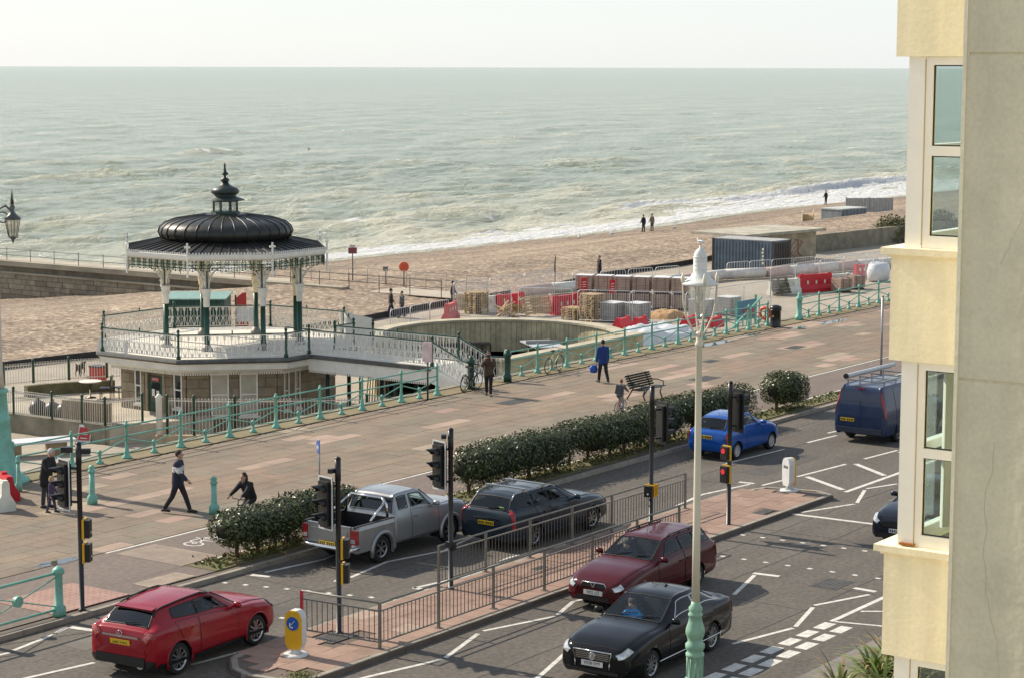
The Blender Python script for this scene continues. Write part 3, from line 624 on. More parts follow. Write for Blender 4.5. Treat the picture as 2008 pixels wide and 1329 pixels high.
# railing: posts, rails, one object per baluster
def baluster_mesh(h=0.9):
    b = MB(); t = 0.026
    b.bar((0,0,0),(0,0,h), t, t)
    for s in (-1,1):
        b.bar((0.125*s,0,0.02),(0.02*s,0,0.40), 0.022, 0.03, upv=(0,1,0)); b.bar((0.02*s,0,0.36),(0.10*s,0,0.50), 0.02, 0.03, upv=(0,1,0))
        b.tube([(0.125*s+0.045*math.cos(t_)*s, 0, 0.11+0.05*math.sin(t_)) for t_ in np.linspace(-1.6,2.6,5)], 0.011, 3)
    b.bar((0.15,0,0),(0.15,0,h), 0.016, 0.02)
    pts = [(0.05*math.cos(t_), 0, h-0.13+0.06*math.sin(t_)) for t_ in np.linspace(0, 2*math.pi, 9)[:-1]]
    b.tube(pts, 0.012, 3, closed=True)
    pts = [(0.15+0.14*math.cos(t_), 0, h-0.16+0.14*math.sin(t_)) for t_ in np.linspace(0, math.pi, 6)]
    b.tube(pts, 0.011, 3)
    return b.mesh('baluster', WHITEP)
BAL = baluster_mesh()
def post_mesh(h=1.17, r=0.055):
    b = MB(); b.lathe([(r*1.7,0),(r*1.7,0.10),(r,0.16),(r*0.85,h-0.3),(r*1.35,h-0.22),(r*1.35,h-0.16),(r*0.7,h-0.13),(r*0.7,h-0.1),(r*1.3,h-0.05),(r*1.1,h),(0.001,h+0.06)], n=8); return b.mesh('railing_post', DGREEN)
PST = post_mesh()
def rail_run(par, a, c, zoff, fin=True, slope_h=None):
    """green rail + white balusters between two points (a, c are deck points with z)."""
    a = Vector(a); c = Vector(c); L_ = (c-a).length; an = math.atan2(c.y-a.y, c.x-a.x); dl = (c-a)
    b = MB(); up = Vector((0,0,1))
    b.bar(a+up*0.98, c+up*0.98, 0.06, 0.045); b.build('top_rail', DGREEN, par, (0,0,zoff))
    b = MB(); b.bar(a+up*0.07, c+up*0.07, 0.035, 0.03); b.bar(a+up*0.93, c+up*0.93, 0.03, 0.03); b.build('baluster_rail', WHITEP, par, (0,0,zoff))
    if fin:
        m = a.lerp(c, 0.5); b = MB(); b.lathe([(0.035,0.98),(0.02,1.05),(0.04,1.09),(0.001,1.16)], (m.x,m.y,m.z), 6); b.build('finial', DGREEN, par, (0,0,zoff))
    n = max(1, round(L_/0.30))
    for i in range(n):
        p = a+dl*((i+0.4)/n); ob('baluster', BAL, par, (p.x,p.y,p.z+zoff+0.05), an)
for k in range(8):
    p = oc(5.32, k, 0.815); ob('railing_post', PST, bs, (p.x,p.y,p.z+1.65))
    q = oc(5.32, k+1, 0.815)
    if k == 5:
        m0, m1 = Vector((-0.75,-5.32,0.815)), Vector((0.95,-5.32,0.815))
        rail_run(bs, p, m0, 1.65, False); rail_run(bs, m1, q, 1.65, False)
        for m in (m0,m1): ob('railing_post', PST, bs, (m.x,m.y,m.z+1.65))
    else: rail_run(bs, p, q, 1.65)
# columns
for k in range(8):
    p = oc(2.86, k, 0.815)+Vector((0.2,-0.12,0)); c = (p.x,p.y,p.z); f = MB()
    f.lathe([(0.125,0.2),(0.118,0.3),(0.108,1.86)], c, 12); col = f.build('column', DGREEN, bs, BL)
    f = MB(); f.lathe([(0.25,0),(0.25,0.08),(0.19,0.14),(0.14,0.28)], c, 10); f.build('column_base', M('grey_lead_base', (0.2,0.2,0.19), 0.5), col)
    f = MB(); f.lathe([(0.125,1.84),(0.14,1.9),(0.135,2.2),(0.175,2.24),(0.165,2.3),(0.21,2.56),(0.24,2.62)], c, 10); f.build('capital', WHITEP if k in (3,4,5,6) else CREAM, col)
    f = MB(); f.cbox((p.x,p.y,p.z+3.1), (0.14,0.14,1.02), rz=rad(22.5+45*k)); f.build('upper_post', DGREEN, col)
    er = oc(1,k); er.normalize(); et = Vector((-er.y,er.x,0))
    f = MB()
    for e, rch in ((er,1.25),(et,0.75),(-et,0.75),(-er,0.7)):
        pts = [p+e*(0.10+rch*(1-math.cos(t_))) + Vector((0,0,2.62+0.95*math.sin(t_))) for t_ in np.linspace(0, math.pi/2, 7)]
        for w_, z_ in ((0.05,0.0),): f.tube(pts, [0.05,0.045,0.04,0.035,0.03,0.03,0.03], 5)
        for t_, r_ in ((0.55,0.12),(0.95,0.10),(1.25,0.08)):
            cc = p+e*(0.10+rch*(1-math.cos(t_))*0.55)+Vector((0,0,2.62+0.95*math.sin(t_)*0.92))
            f.tube([cc+e*r_*math.cos(u)+Vector((0,0,r_*math.sin(u))) for u in np.linspace(0,2*math.pi,9)[:-1]], 0.018, 4, closed=True)
        f.bar(p+e*0.10+Vector((0,0,2.62)), p+e*0.10+Vector((0,0,3.6)), 0.05, 0.07)
    f.build('bracket', WHITEP if k in (3,4,5,6) else CREAM, col)
# eaves: soffit, fascia, lace valance, corner crosses
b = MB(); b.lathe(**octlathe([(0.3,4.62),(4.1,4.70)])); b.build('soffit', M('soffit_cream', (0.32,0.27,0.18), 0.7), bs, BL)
b = MB(); b.lathe(**octlathe([(4.02,4.70),(4.12,4.72),(4.2,4.80),(4.22,4.96),(4.16,5.0)], caps=False)); b.build('fascia', WHITEP, bs, BL)
for k in range(8):
    p, q = oc(4.14,k), oc(4.14,k+1); nn = 30; d = (q-p).normalized()
    f = MB(); g = MB(); up = Vector((0,0,1))
    for i in range(nn):
        c = p.lerp(q, (i+0.5)/nn); mb = f if i % 3 else g; drop = 0.16 if i % 2 else 0.10
        mb.tube([c+d*0.055*math.cos(u)+up*(4.62+0.065*math.sin(u)) for u in np.linspace(0,2*math.pi,7)[:-1]], 0.013, 3, closed=True)
        mb.tube([c+d*0.06*math.cos(u)+up*(4.47+0.07*math.sin(u)) for u in np.linspace(0.5,2*math.pi-0.5,6)], 0.014, 3)
        mb.bar(c+up*4.71, c+up*(4.42-drop), 0.022, 0.022); mb.bar(c-d*0.05+up*(4.38-drop*0.5), c+d*0.05+up*(4.38-drop*0.5), 0.02, 0.03)
    for z in (4.55,4.40): f.bar(p+up*z, q+up*z, 0.025, 0.03)
    f.build('lace_valance', DGREEN, bs, BL, kind='stuff'); g.build('lace_drops', CREAM, bs, BL, kind='stuff')
    f = MB()
    for i in range(26):
        c = p.lerp(q, (i+0.5)/26)*1.01; f.cbox((c.x,c.y,5.02), (0.06,0.03,0.07), rz=math.atan2(d.y,d.x))
    f.build('cresting', WHITEP, bs, BL, kind='stuff')
    v = oc(4.24,k); f = MB(); f.cbox((v.x,v.y,5.2), (0.06,0.06,0.55)); f.cbox((v.x,v.y,5.3), (0.26,0.06,0.08), rz=rad(112.5+45*k)); f.cbox((v.x,v.y,4.45),(0.055,0.055,0.7)); f.ball((v.x,v.y,4.08),0.05,6); f.build('corner_cross', WHITEP, bs, BL)
b = MB(); b.lathe(**octlathe([(4.2,4.985),(2.5,5.36)], caps=False)); sk = b.build('skirt_roof', LEAD, bs, BL)
for k in range(8):
    p, q = oc(4.18,k,5.0), oc(4.18,k+1,5.0); a, c = oc(2.5,k,5.38), oc(2.5,k+1,5.38)
    for i in range(8):
        f = MB(); t_ = i/8; f.bar(p.lerp(q,t_), a.lerp(c,t_), 0.045, 0.06); f.build('roof_rib', LEAD, sk)
prof = [(2.45,5.26),(2.62,5.33),(2.82,5.48),(2.90,5.66),(2.83,5.87),(2.60,6.06),(2.15,6.21),(1.5,6.31),(0.9,6.38),(0.5,6.43)]
b = MB(); b.lathe(prof, n=64); dm = b.build('dome', LEAD, bs, BL)
f = MB()
for i in range(32):
    t_ = 2*math.pi*(i+0.5)/32; f = MB(); f.tube([((r+0.012)*math.cos(t_), (r+0.012)*math.sin(t_), z) for r, z in prof[1:-1]], 0.032, 5); f.build('dome_rib', LEAD, dm)
lt = MB(); lt.lathe([(0.62,6.38),(0.62,6.5),(0.54,6.52)], n=8, sm=False); lt.lathe([(0.6,6.93),(0.6,6.98)], n=8, sm=False); lan = lt.build('lantern', DGREEN, bs, BL)
for i in range(8):
    t_ = rad(22.5+45*i); f = MB(); f.bar((0.54*math.cos(t_),0.54*math.sin(t_),6.5),(0.54*math.cos(t_),0.54*math.sin(t_),6.95),0.06,0.06); f.build('lantern_post', DGREEN, lan)
    f = MB(); t2 = rad(67.5+45*i); A = Vector((0.53*math.cos(t_),0.53*math.sin(t_),0)); B_ = Vector((0.53*math.cos(t2),0.53*math.sin(t2),0))
    for s in np.linspace(-0.8,1.0,8):
        u0, u1 = max(0,s), min(1,s+0.8)
        f.bar(A.lerp(B_,u0)+Vector((0,0,6.5+0.43*(u0-s)/0.8)), A.lerp(B_,u1)+Vector((0,0,6.5+0.43*(u1-s)/0.8)), 0.012, 0.012)
        f.bar(A.lerp(B_,1-u0)+Vector((0,0,6.5+0.43*(u0-s)/0.8)), A.lerp(B_,1-u1)+Vector((0,0,6.5+0.43*(u1-s)/0.8)), 0.012, 0.012)
    f.build('lattice', WHITEP, lan)
f = MB(); f.lathe([(0.5,6.96),(0.86,6.98),(0.80,7.03),(0.5,7.14),(0.46,7.2),(0.58,7.28),(0.62,7.38),(0.55,7.49),(0.34,7.58),(0.2,7.66),(0.14,7.78)], n=16); f.build('onion_cap', M('green_lead', (0.03,0.045,0.04), 0.45, metal=0.2, var=0.4, vs=4), bs, BL)
f = MB(); f.lathe([(0.1,7.76),(0.2,7.83),(0.18,7.9),(0.06,7.98),(0.05,8.05),(0.17,8.1),(0.16,8.13),(0.07,8.22),(0.035,8.42),(0.05,8.46),(0.03,8.56),(0.001,8.62)], n=10); f.build('finial', LEAD, bs, BL)

# ---------------------------------------------------------------- footbridge
fb = thing('footbridge', 'white railed footbridge sloping from the bandstand deck down to the promenade', 'footbridge', (BX+0.1,53.5,-2.4))
FZ = 2.4; yo = -53.5
def Fp(x, y, z): return Vector((x, y+yo, z))
YB0, YB1, YB2 = 58.2, 51.75, 50.2
b = MB(); b.box(-0.95,0.95,YB1+yo,YB0+yo,0.45,0.81); b.ext([Fp(-0.95,YB1,0.45),Fp(-0.95,YB1,0.81),Fp(-0.95,YB2,0.14),Fp(-0.95,YB2,-0.2)], (1.9,0,0)); b.build('deck', DECKW, fb, (0,0,FZ))
for sx in (-1,1):
    b = MB(); x0, x1 = (-1.06,-0.95) if sx < 0 else (0.95,1.06); b.box(x0,x1,YB1+yo,YB0+yo,0.63,0.80); b.build('edge_moulding', MOULD, fb, (0,0,FZ))
    x0, x1 = (-1.0,-0.955) if sx < 0 else (0.955,1.0)
    b = MB(); b.box(x0,x1,YB1+yo,YB0+yo,0.14,0.62); b.ext([Fp(x0,YB1-0.003,0.14),Fp(x0,YB1-0.003,0.80),Fp(x0,YB2,0.16),Fp(x0,YB2,-0.3)],(x1-x0,0,0)); fs = b.build('fascia', WHITEP, fb, (0,0,FZ))
    b = MB()
    for y in np.arange(YB1+0.1, YB0, 0.11): b.cbox((sx*0.975, y+yo, 0.10), (0.04,0.06,0.09))
    b.build('scalloped_edge', WHITEP, fs, kind='stuff')
    x = sx*0.9
    rail_run(fb, Fp(x,YB0-0.1,0.815), Fp(x,YB1,0.815), FZ, True)
    rail_run(fb, Fp(x,YB1,0.815), Fp(x,YB2,0.16), FZ, False); rail_run(fb, Fp(x,YB2,0.16), Fp(x+sx*0.3,49.6,0.14), FZ, False)
    ob('railing_post', PST, fb, (x, YB1+yo, 0.815+FZ))
    b = MB(); b.lathe([(0.17,0),(0.17,0.25),(0.13,0.3),(0.13,1.0),(0.17,1.05),(0.17,1.15),(0.1,1.2),(0.11,1.26),(0.001,1.33)], (x+sx*0.35,49.55+yo,0.13), 10); b.build('gate_post', DGREEN, fb, (0,0,FZ))
    for y in (57.4, 55.6, 53.8, 52.2):
        b = MB(); b.lathe([(0.16,0),(0.16,0.2),(0.085,0.3),(0.085,2.7)], (sx*0.7,y+yo,-2.4), 8); cl = b.build('support_column', M('dark_column', (0.02,0.035,0.03), 0.5), fb, (0,0,FZ))
        b = MB()
        for s2 in (-1,1):
            for i in range(4): c = Vector((sx*0.7, y+yo+s2*(0.15+0.16*i), 0.25+0.02*i-0.1)); b.tube([c+Vector((0,0.07*math.cos(u),0.07*math.sin(u))) for u in np.linspace(0,2*math.pi,7)[:-1]], 0.014, 3, closed=True)
        b.build('lace_bracket', WHITEP, cl)
# white stair flank at the back of the bandstand deck
b = MB(); p = oc(5.32,7); b.ext([(p.x+0.1,p.y+0.3,0.82+1.0),(p.x+1.5,p.y-0.4,0.82+0.55),(p.x+1.5,p.y-0.4,-0.1),(p.x+0.1,p.y+0.3,-0.1)], (0.05,0.09,0)); b.build('stair_flank', WHITEP, bs, BL)
q = (p.x+1.55,p.y-0.42,0.35+1.65-0.2); ob('railing_post', PST, bs, q)

# ---------------------------------------------------------------- cafe terrace on the left of the bandstand
TERR = M('terrace_flags', (0.47,0.42,0.33), 0.85, var=0.2, vs=0.7, fine=0.1)
ter = thing('cafe_terrace', 'raised pale cafe terrace with a low concrete front wall left of the bandstand', 'terrace', (62,66,-2.4))
TL = (-62,-66,2.4)
b = MB(); b.prism([(60.3,62.2),(64.6,60.6),(70.5,68.0),(64.0,71.8),(60.3,70.5)], -2.45, -1.66); b.build('floor', TERR, ter, TL)
CONC = M('weathered_concrete', (0.30,0.265,0.2), 0.9, var=0.4, vs=1.0, bump=0.4, bs=10, col2=(0.15,0.14,0.10))
b = MB(); b.bar((60.1,70.6,-2.05),(60.35,62.45,-2.05),0.26,0.86); b.bar((60.3,62.4,-2.05),(61.6,61.9,-2.05),0.26,0.84); b.build('front_wall', CONC, ter, TL)
MOSS = M('mossy_wall', (0.15,0.14,0.075), 0.9, var=0.45, vs=1.6, bump=0.4, bs=10)
b = MB(); pts = [(63.75,70.95),(64.6,70.75),(65.5,70.35),(66.4,69.8),(67.3,69.1)]
for p, q in zip(pts[:-1], pts[1:]): b.bar((p[0],p[1],-1.45),(q[0],q[1],-1.45),0.3,0.56)
b.build('curved_back_wall', MOSS, ter, TL)
def picket_fence(par, pts, z, h, loc, posth=None, pmat=None, step=0.11, tips=True):
    """dark posts, white pickets with looped tops: pickets are parts"""
    PK = M('picket_white', (0.62,0.59,0.52), 0.5, var=0.1); b = MB(); b.bar((0,0,0),(0,0,h),0.02,0.02)
    if tips: b.tube([(0.04*math.cos(u),0,h+0.04+0.04*math.sin(u)) for u in np.linspace(0,2*math.pi,7)[:-1]],0.011,3,closed=True)
    me = b.mesh('picket', PK)
    pb = MB(); pb.lathe([(0.055,0),(0.055,h+0.12),(0.075,h+0.14),(0.06,h+0.2),(0.001,h+0.25)],n=8); pm = pb.mesh('fence_post', DGREEN)
    for i, (a, c) in enumerate(zip(pts[:-1], pts[1:])):
        a = Vector((a[0],a[1],z)); c = Vector((c[0],c[1],z)); L_ = (c-a).length; an = math.atan2(c.y-a.y,c.x-a.x)
        r = MB(); 
        for zz_ in (0.08,h-0.03): r.bar(a+Vector((0,0,zz_)), c+Vector((0,0,zz_)), 0.03, 0.035)
        r.build('fence_rail', PK, par, loc)
        n = max(1,int(L_/step))
        for k in range(n): p = a.lerp(c,(k+0.5)/n); ob('picket', me, par, (p.x+loc[0],p.y+loc[1],p.z+loc[2]), an)
        ob('fence_post', pm, par, (a.x+loc[0],a.y+loc[1],z+loc[2]))
    ob('fence_post', pm, par, (c.x+loc[0],c.y+loc[1],z+loc[2]))
fn = thing('picket_fence', 'white picket fence with dark posts along the front of the cafe terrace', 'fence', (60.2,66,-1.65), group=None)
picket_fence(fn, [(59.95,70.4),(60.05,67.6),(60.1,65.35),(60.2,63.7),(60.3,62.5),(61.9,62.0)], -1.62, 0.95, (-60.2,-66,1.65))
fn = thing('picket_fence', 'white picket fence with dark posts below the bandstand, in front of its curtained windows', 'fence', (62,58,-2.4))
picket_fence(fn, [(61.9,60.6),(62.4,59.6),(63.3,58.2),(64.3,56.9),(65.5,55.6),(66.8,54.2)], -2.35, 1.75, (-62,-58,2.4), step=0.13)
b = MB(); b.bar((61.5,60.9,-2.2),(66.8,53.9,-2.2),0.3,0.35); b.build('kerb_wall', M('buff_concrete', (0.46,0.36,0.23), 0.9, var=0.2), fn, (-62,-58,2.4))
b = MB(); b.lathe([(0.13,0),(0.13,1.5),(0.17,1.55),(0.001,1.7)],(61.6,60.75,-2.0),8); b.build('end_pier', WHITEP, fn, (-62,-58,2.4))
fn = thing('picket_fence', 'pale picket fence with dark posts behind the mossy curved terrace wall', 'fence', (65.5,71,-1.2))
picket_fence(fn, [(62.2,72.4),(63.34,71.9),(64.69,71.5),(66.25,70.9),(67.7,70.0),(68.6,69.3)], -1.2, 0.85, (-65.5,-71,1.2), step=0.12, tips=True)
# ================================================================ PROMENADE FURNITURE
TURQ = M('turquoise_paint', (0.185,0.45,0.36), 0.5, var=0.22, vs=3, bump=0.1, bs=30)
TURQD = M('turquoise_worn', (0.07,0.27,0.19), 0.55, var=0.45, vs=2.5)
def turq_post(h=1.2, big=1.0):
    b = MB(); b.lathe([(0.20*big,0),(0.19*big,0.05),(0.12*big,0.12),(0.085*big,0.28),(0.06*big,0.42),(0.055*big,h-0.14),(0.085*big,h-0.12),(0.085*big,h-0.06),(0.05*big,h-0.05),(0.065*big,h),(0.001,h+0.05)], n=8)
    return b.mesh('railing_post', TURQ)
TP = turq_post(1.2, 0.82); b = MB(); b.lathe([(0.13,0),(0.12,0.06),(0.05,0.12),(0.045,0.30),(0.07,0.33),(0.07,0.40),(0.001,0.46)], n=8); TS = b.mesh('stub_post', TURQ)
def turq_rail(name, label, xs, y=49.72, z=0.125, ends=True, span=None):
    t = thing(name, label, 'railing', (xs[0],y,z), 0, 'turquoise seafront railings')
    for i, x in enumerate(xs):
        ob('railing_post', TP, t, (x-xs[0],0,0))
        if i+1 < len(xs):
            x2 = xs[i+1]; a = x-xs[0]; c = x2-xs[0]; m = (a+c)/2
            for zz_ in (1.08,0.74):
                b = MB(); b.tube([(a,0,zz_),(c,0,zz_)], 0.028, 6); b.build('rail', TURQ, t)
            ob('stub_post', TS, t, (m,0,0))
            b = MB()
            for s, e in ((a,m),(c,m)):
                pts = [(s+(e-s)*u, 0, 0.64-0.30*u) for u in np.linspace(0,1,6)]; b.tube(pts, 0.022, 5)
                b.tube([(s+(e-s)*u, 0, 0.18+0.10*u) for u in (0.05,0.97)], 0.018, 4)
            b.build('brace', TURQ, t)
    return t
turq_rail('seafront_railing', 'long turquoise iron railing along the promenade in front of the bandstand', [34.4,36.8,39.2,41.6,44.09]+[46.5,48.9,51.4,53.8,56.2,58.6,61.0,63.35,65.6])
turq_rail('seafront_railing', 'turquoise iron railing between the dark green gate posts and the litter bin', [70.6,72.89,75.1,77.4,79.7,82.0,84.3,86.6,88.8,91.0,92.9], 50.0)
turq_rail('seafront_railing', 'turquoise iron railing running right from the gap beside the litter bin', [96.1,98.4,100.7,103.0,105.4,107.8,110.2,112.6,115], 50.0)
b = MB(); b.lathe([(0.22,0),(0.22,0.18),(0.14,0.24),(0.13,0.95),(0.17,1.0),(0.17,1.12),(0.09,1.2),(0.10,1.3),(0.001,1.42)], n=12)
tag(b.build('gate_pier', TURQ, None, (96.05,49.9,0.125)), 'stout turquoise gate pier at the gap right of the litter bin', 'gate pier')
# road-side guard rail, lower left
t = thing('guard_rail', 'turquoise crash rail with round boss beside the pink tactile paving', 'guard rail', (33.65,36.52,0.12))
b = MB(); b.lathe([(0.16,0),(0.16,0.2),(0.10,0.26),(0.09,0.95),(0.14,1.0),(0.14,1.1),(0.10,1.13),(0.001,1.2)], n=10); pm = b.mesh('railing_post', TURQ)
for i in range(4): ob('railing_post', pm, t, (-2.5*i,0,0))
for i in range(3):
    a, c = -2.5*i, -2.5*(i+1)
    b = MB(); b.tube([(a,0,1.02),(c,0,1.02)],0.035,6); b.build('rail', TURQ, t)
    b = MB(); b.tube([(a,0,0.16),(c,0,0.16)],0.03,6); b.build('rail', TURQ, t)
    b = MB(); b.tube([(a,0,0.95),(c,0,0.2)],0.016,5); b.tube([(c,0,0.95),(a,0,0.2)],0.016,5); b.build('brace', TURQ, t)
    b = MB(); b.disc(((a+c)/2,-0.05,0.585),(0,1,0),0.13,0.1,14); b.build('boss', TURQ, t)
# bollards
def bollard(x, y, label, h=1.12, r=0.085):
    t = thing('bollard', label, 'bollard', (x,y,0.125), 0, 'turquoise iron bollards on the promenade')
    b = MB(); b.lathe([(r*1.8,0),(r*1.8,0.22),(r*1.2,0.28),(r,0.34),(r*0.92,h-0.18)], n=10); b.build('shaft', TURQ, t)
    b = MB(); b.lathe([(r*1.3,h-0.18),(r*1.3,h-0.12),(r*0.9,h-0.10),(r*1.15,h-0.04),(r*0.8,h+0.02),(0.001,h+0.05)], n=10); b.build('cap', TURQ, t)
bollard(43.06,45.23,'turquoise bollard on the paving just right of the first signal pole')
bollard(44.13,41.42,'turquoise bollard standing beside the left end of the first hedge',1.05)
bollard(43.1,48.4,'thin turquoise bollard in front of the big lamp column base',1.05,0.06)
# big cast lamp column at left edge with hanging lantern
t = thing('seafront_lamp', 'tall cast iron lamp column with turquoise base and hanging lantern at the left edge', 'street lamp', (43.76,50.0,0.12))
b = MB(); b.lathe([(0.95,0),(0.9,0.12),(0.72,0.2),(0.62,0.35),(0.55,0.5),(0.42,1.2),(0.37,1.9),(0.40,2.0),(0.34,2.05),(0.30,2.75),(0.36,2.8),(0.32,2.9)], n=12); b.build('base', TURQ, t)
b = MB(); b.lathe([(0.24,2.9),(0.20,3.4),(0.15,8.2)], n=10); b.build('column', M('lamp_cream', (0.60,0.52,0.42), 0.5, var=0.15), t)
LI = M('lantern_iron', (0.11,0.11,0.105), 0.45, metal=0.4, var=0.3)
ux, uy = 0.576, -0.817
b = MB(); b.tube([(ux*s,uy*s,z) for s, z in ((0,8.0),(0.2,8.35),(0.42,8.45),(0.58,8.3),(0.62,8.12))],0.035,6); b.tube([(ux*(0.33+0.16*math.cos(u)),uy*(0.33+0.16*math.cos(u)),8.1+0.16*math.sin(u)) for u in np.linspace(0.4,5.5,10)],0.022,5); b.build('arm', LI, t)
LX, LY_ = ux*0.62, uy*0.62
b = MB(); b.lathe([(0.03,8.6),(0.06,8.5),(0.012,8.95)][::-1], (LX,LY_,0), 6); b.lathe([(0.001,8.95),(0.03,8.5),(0.09,8.42),(0.05,8.3),(0.10,8.22),(0.2,8.12),(0.25,8.05)][::-1],(LX,LY_,0),10); b.build('lantern_cap', LI, t)
b = MB(); b.lathe([(0.13,7.5),(0.235,8.05)],(LX,LY_,0),6,sm=False,caps=False); b.build('lantern_glass', GLASS('lantern_pane', (0.8,0.78,0.72), 0.1), t)
b = MB()
for k in range(6):
    a = math.pi*k/3; b.tube([(LX+0.135*math.cos(a),LY_+0.135*math.sin(a),7.5),(LX+0.24*math.cos(a),LY_+0.24*math.sin(a),8.05),(LX+0.27*math.cos(a),LY_+0.27*math.sin(a),8.12)],0.014,4)
for r_, z in ((0.135,7.5),(0.24,8.05)): b.tube([(LX+r_*math.cos(a),LY_+r_*math.sin(a),z) for a in np.linspace(0,2*math.pi,13)[:-1]],0.016,4,closed=True)
b.lathe([(0.001,7.30),(0.03,7.36),(0.05,7.42),(0.12,7.5)],(LX,LY_,0),6); b.build('lantern_frame', LI, t)
# foreground lamp post: cream shaft on a green fluted base
FL = (36.81,21.34,0.0)
t = thing('street_lamp', 'tall cream lamp post with ornate pale green base and glass lantern', 'street lamp', FL)
LC = M('lamp_post_cream', (0.66,0.62,0.48), 0.5, var=0.12, vs=1.5, stretch=(1,1,0.2))
LG = M('lamp_base_green', (0.27,0.47,0.33), 0.5, var=0.35, vs=6, col2=(0.20,0.36,0.27))
b = MB(); b.lathe([(0.24,0),(0.24,0.4),(0.20,0.45),(0.17,0.5),(0.165,0.9),(0.19,0.92),(0.19,0.98),(0.16,1.0),(0.17,1.05),(0.20,1.1),(0.20,1.17),(0.15,1.22),(0.16,1.3),(0.185,1.36),(0.20,1.43),(0.19,1.5),(0.15,1.62),(0.125,1.74),(0.15,1.76),(0.15,1.8),(0.12,1.83),(0.14,1.88),(0.14,1.93),(0.10,1.98),(0.085,2.06)], n=20); b.build('base', LG, t)
b = MB()
for k in range(10): a = 2*math.pi*k/10; b.tube([(0.165*math.cos(a),0.165*math.sin(a),0.5),(0.16*math.cos(a),0.16*math.sin(a),0.9)],0.018,5)
b.build('base_fluting', LG, t, kind='stuff')
b = MB(); b.lathe([(0.082,2.05),(0.078,3.5),(0.068,5.5),(0.062,7.25),(0.085,7.27),(0.085,7.33),(0.06,7.36),(0.07,7.5),(0.055,7.55)], n=14); b.build('shaft', LC, t)
LW = M('lantern_white', (0.70,0.71,0.68), 0.45, var=0.15)
b = MB()
for k in range(4):
    a = math.pi/4+math.pi*k/2; ca, sa = math.cos(a), math.sin(a)
    b.tube([(ca*r,sa*r,z) for r, z in ((0.05,7.45),(0.16,7.62),(0.27,7.85),(0.335,8.15),(0.35,8.5),(0.33,8.62))],0.02,5)
    b.lathe([(0.03,8.5),(0.045,8.62),(0.01,8.74)],(ca*0.35,sa*0.35,0),6)
b.build('lantern_frame', LC, t)
b = MB(); b.lathe([(0.02,7.85),(0.10,7.95),(0.17,8.15),(0.22,8.4),(0.235,8.55)],n=16,caps=False); b.build('glass_bowl', GLASS('bowl_glass', (0.86,0.87,0.83), 0.16, 0.1), t)
b = MB(); b.lathe([(0.001,8.06),(0.06,8.12),(0.075,8.25),(0.05,8.4),(0.03,8.55)],n=10); b.build('lamp_bulb', M('bulb_white', (0.75,0.75,0.72), 0.3), t)
b = MB(); b.lathe([(0.36,8.48),(0.375,8.52),(0.30,8.56),(0.235,8.61),(0.19,8.65),(0.165,8.70),(0.14,8.73),(0.135,9.04),(0.12,9.12),(0.07,9.19),(0.025,9.22),(0.02,9.27),(0.001,9.28)],n=20); hd = b.build('lantern_hood', LW, t)
for z in (8.78,8.87,8.96,9.03): b = MB(); b.lathe([(0.136,z),(0.146,z+0.012),(0.134,z+0.024)],n=16,caps=False); b.build('hood_ring', LW, hd)
# gull perched on the lamp
def gull(x, y, z, rz, label, wings=False, s=1.0):
    t = thing('seagull', label, 'gull', (x,y,z), rz); WG = M('gull_white', (0.78,0.78,0.76), 0.7); GG = M('gull_grey', (0.35,0.36,0.37), 0.7)
    b = MB(); b.ball((0,0,0.12*s),0.085*s,10,sx=1.9,sy=0.9,sz=0.9); b.ball((0.15*s,0,0.22*s),0.045*s,8); b.tube([(0.1*s,0,0.14*s),(0.15*s,0,0.21*s)],[0.05*s,0.035*s],6); b.build('body', WG, t)
    b = MB(); b.tube([(0.19*s,0,0.22*s),(0.25*s,0,0.20*s)],[0.014*s,0.004*s],4); b.build('beak', M('beak_yellow',(0.6,0.4,0.05),0.5), t)
    for sy in (-1,1):
        b = MB()
        if wings: b.ext([(0.08*s,sy*0.06*s,0.15*s),(0.10*s,sy*0.35*s,0.26*s),(-0.02*s,sy*0.72*s,0.2*s),(-0.06*s,sy*0.3*s,0.22*s),(-0.08*s,sy*0.06*s,0.14*s)],(0,0,0.012))
        else: b.ext([(0.08*s,sy*0.075*s,0.14*s),(-0.05*s,sy*0.08*s,0.17*s),(-0.24*s,sy*0.03*s,0.12*s),(-0.05*s,sy*0.07*s,0.08*s)],(0,sy*0.012,0))
        b.build('wing', GG, t)
        b = MB(); b.tube([(0,sy*0.03*s,0.07*s),(0,sy*0.03*s,0)],0.008*s,4); b.build('leg', MATS['beak_yellow'], t)
gull(36.81,21.34,9.27,1.2,'gull perched on top of the cream lamp post lantern',s=0.55)
gull(208,178,2.0,2.5,'grey gull flying low over the sea',True,1.6)
for i,(x,y,l) in enumerate(((178.5,117.5,'white gull standing on the shingle left of the couple'),(181,115.2,'white gull on the beach close to the couple'),(194.5,116.0,'gull on the shingle to the right of the couple'))): gull(x,y,float(beach_z(x,y)),0.7+i,l,s=1.5)
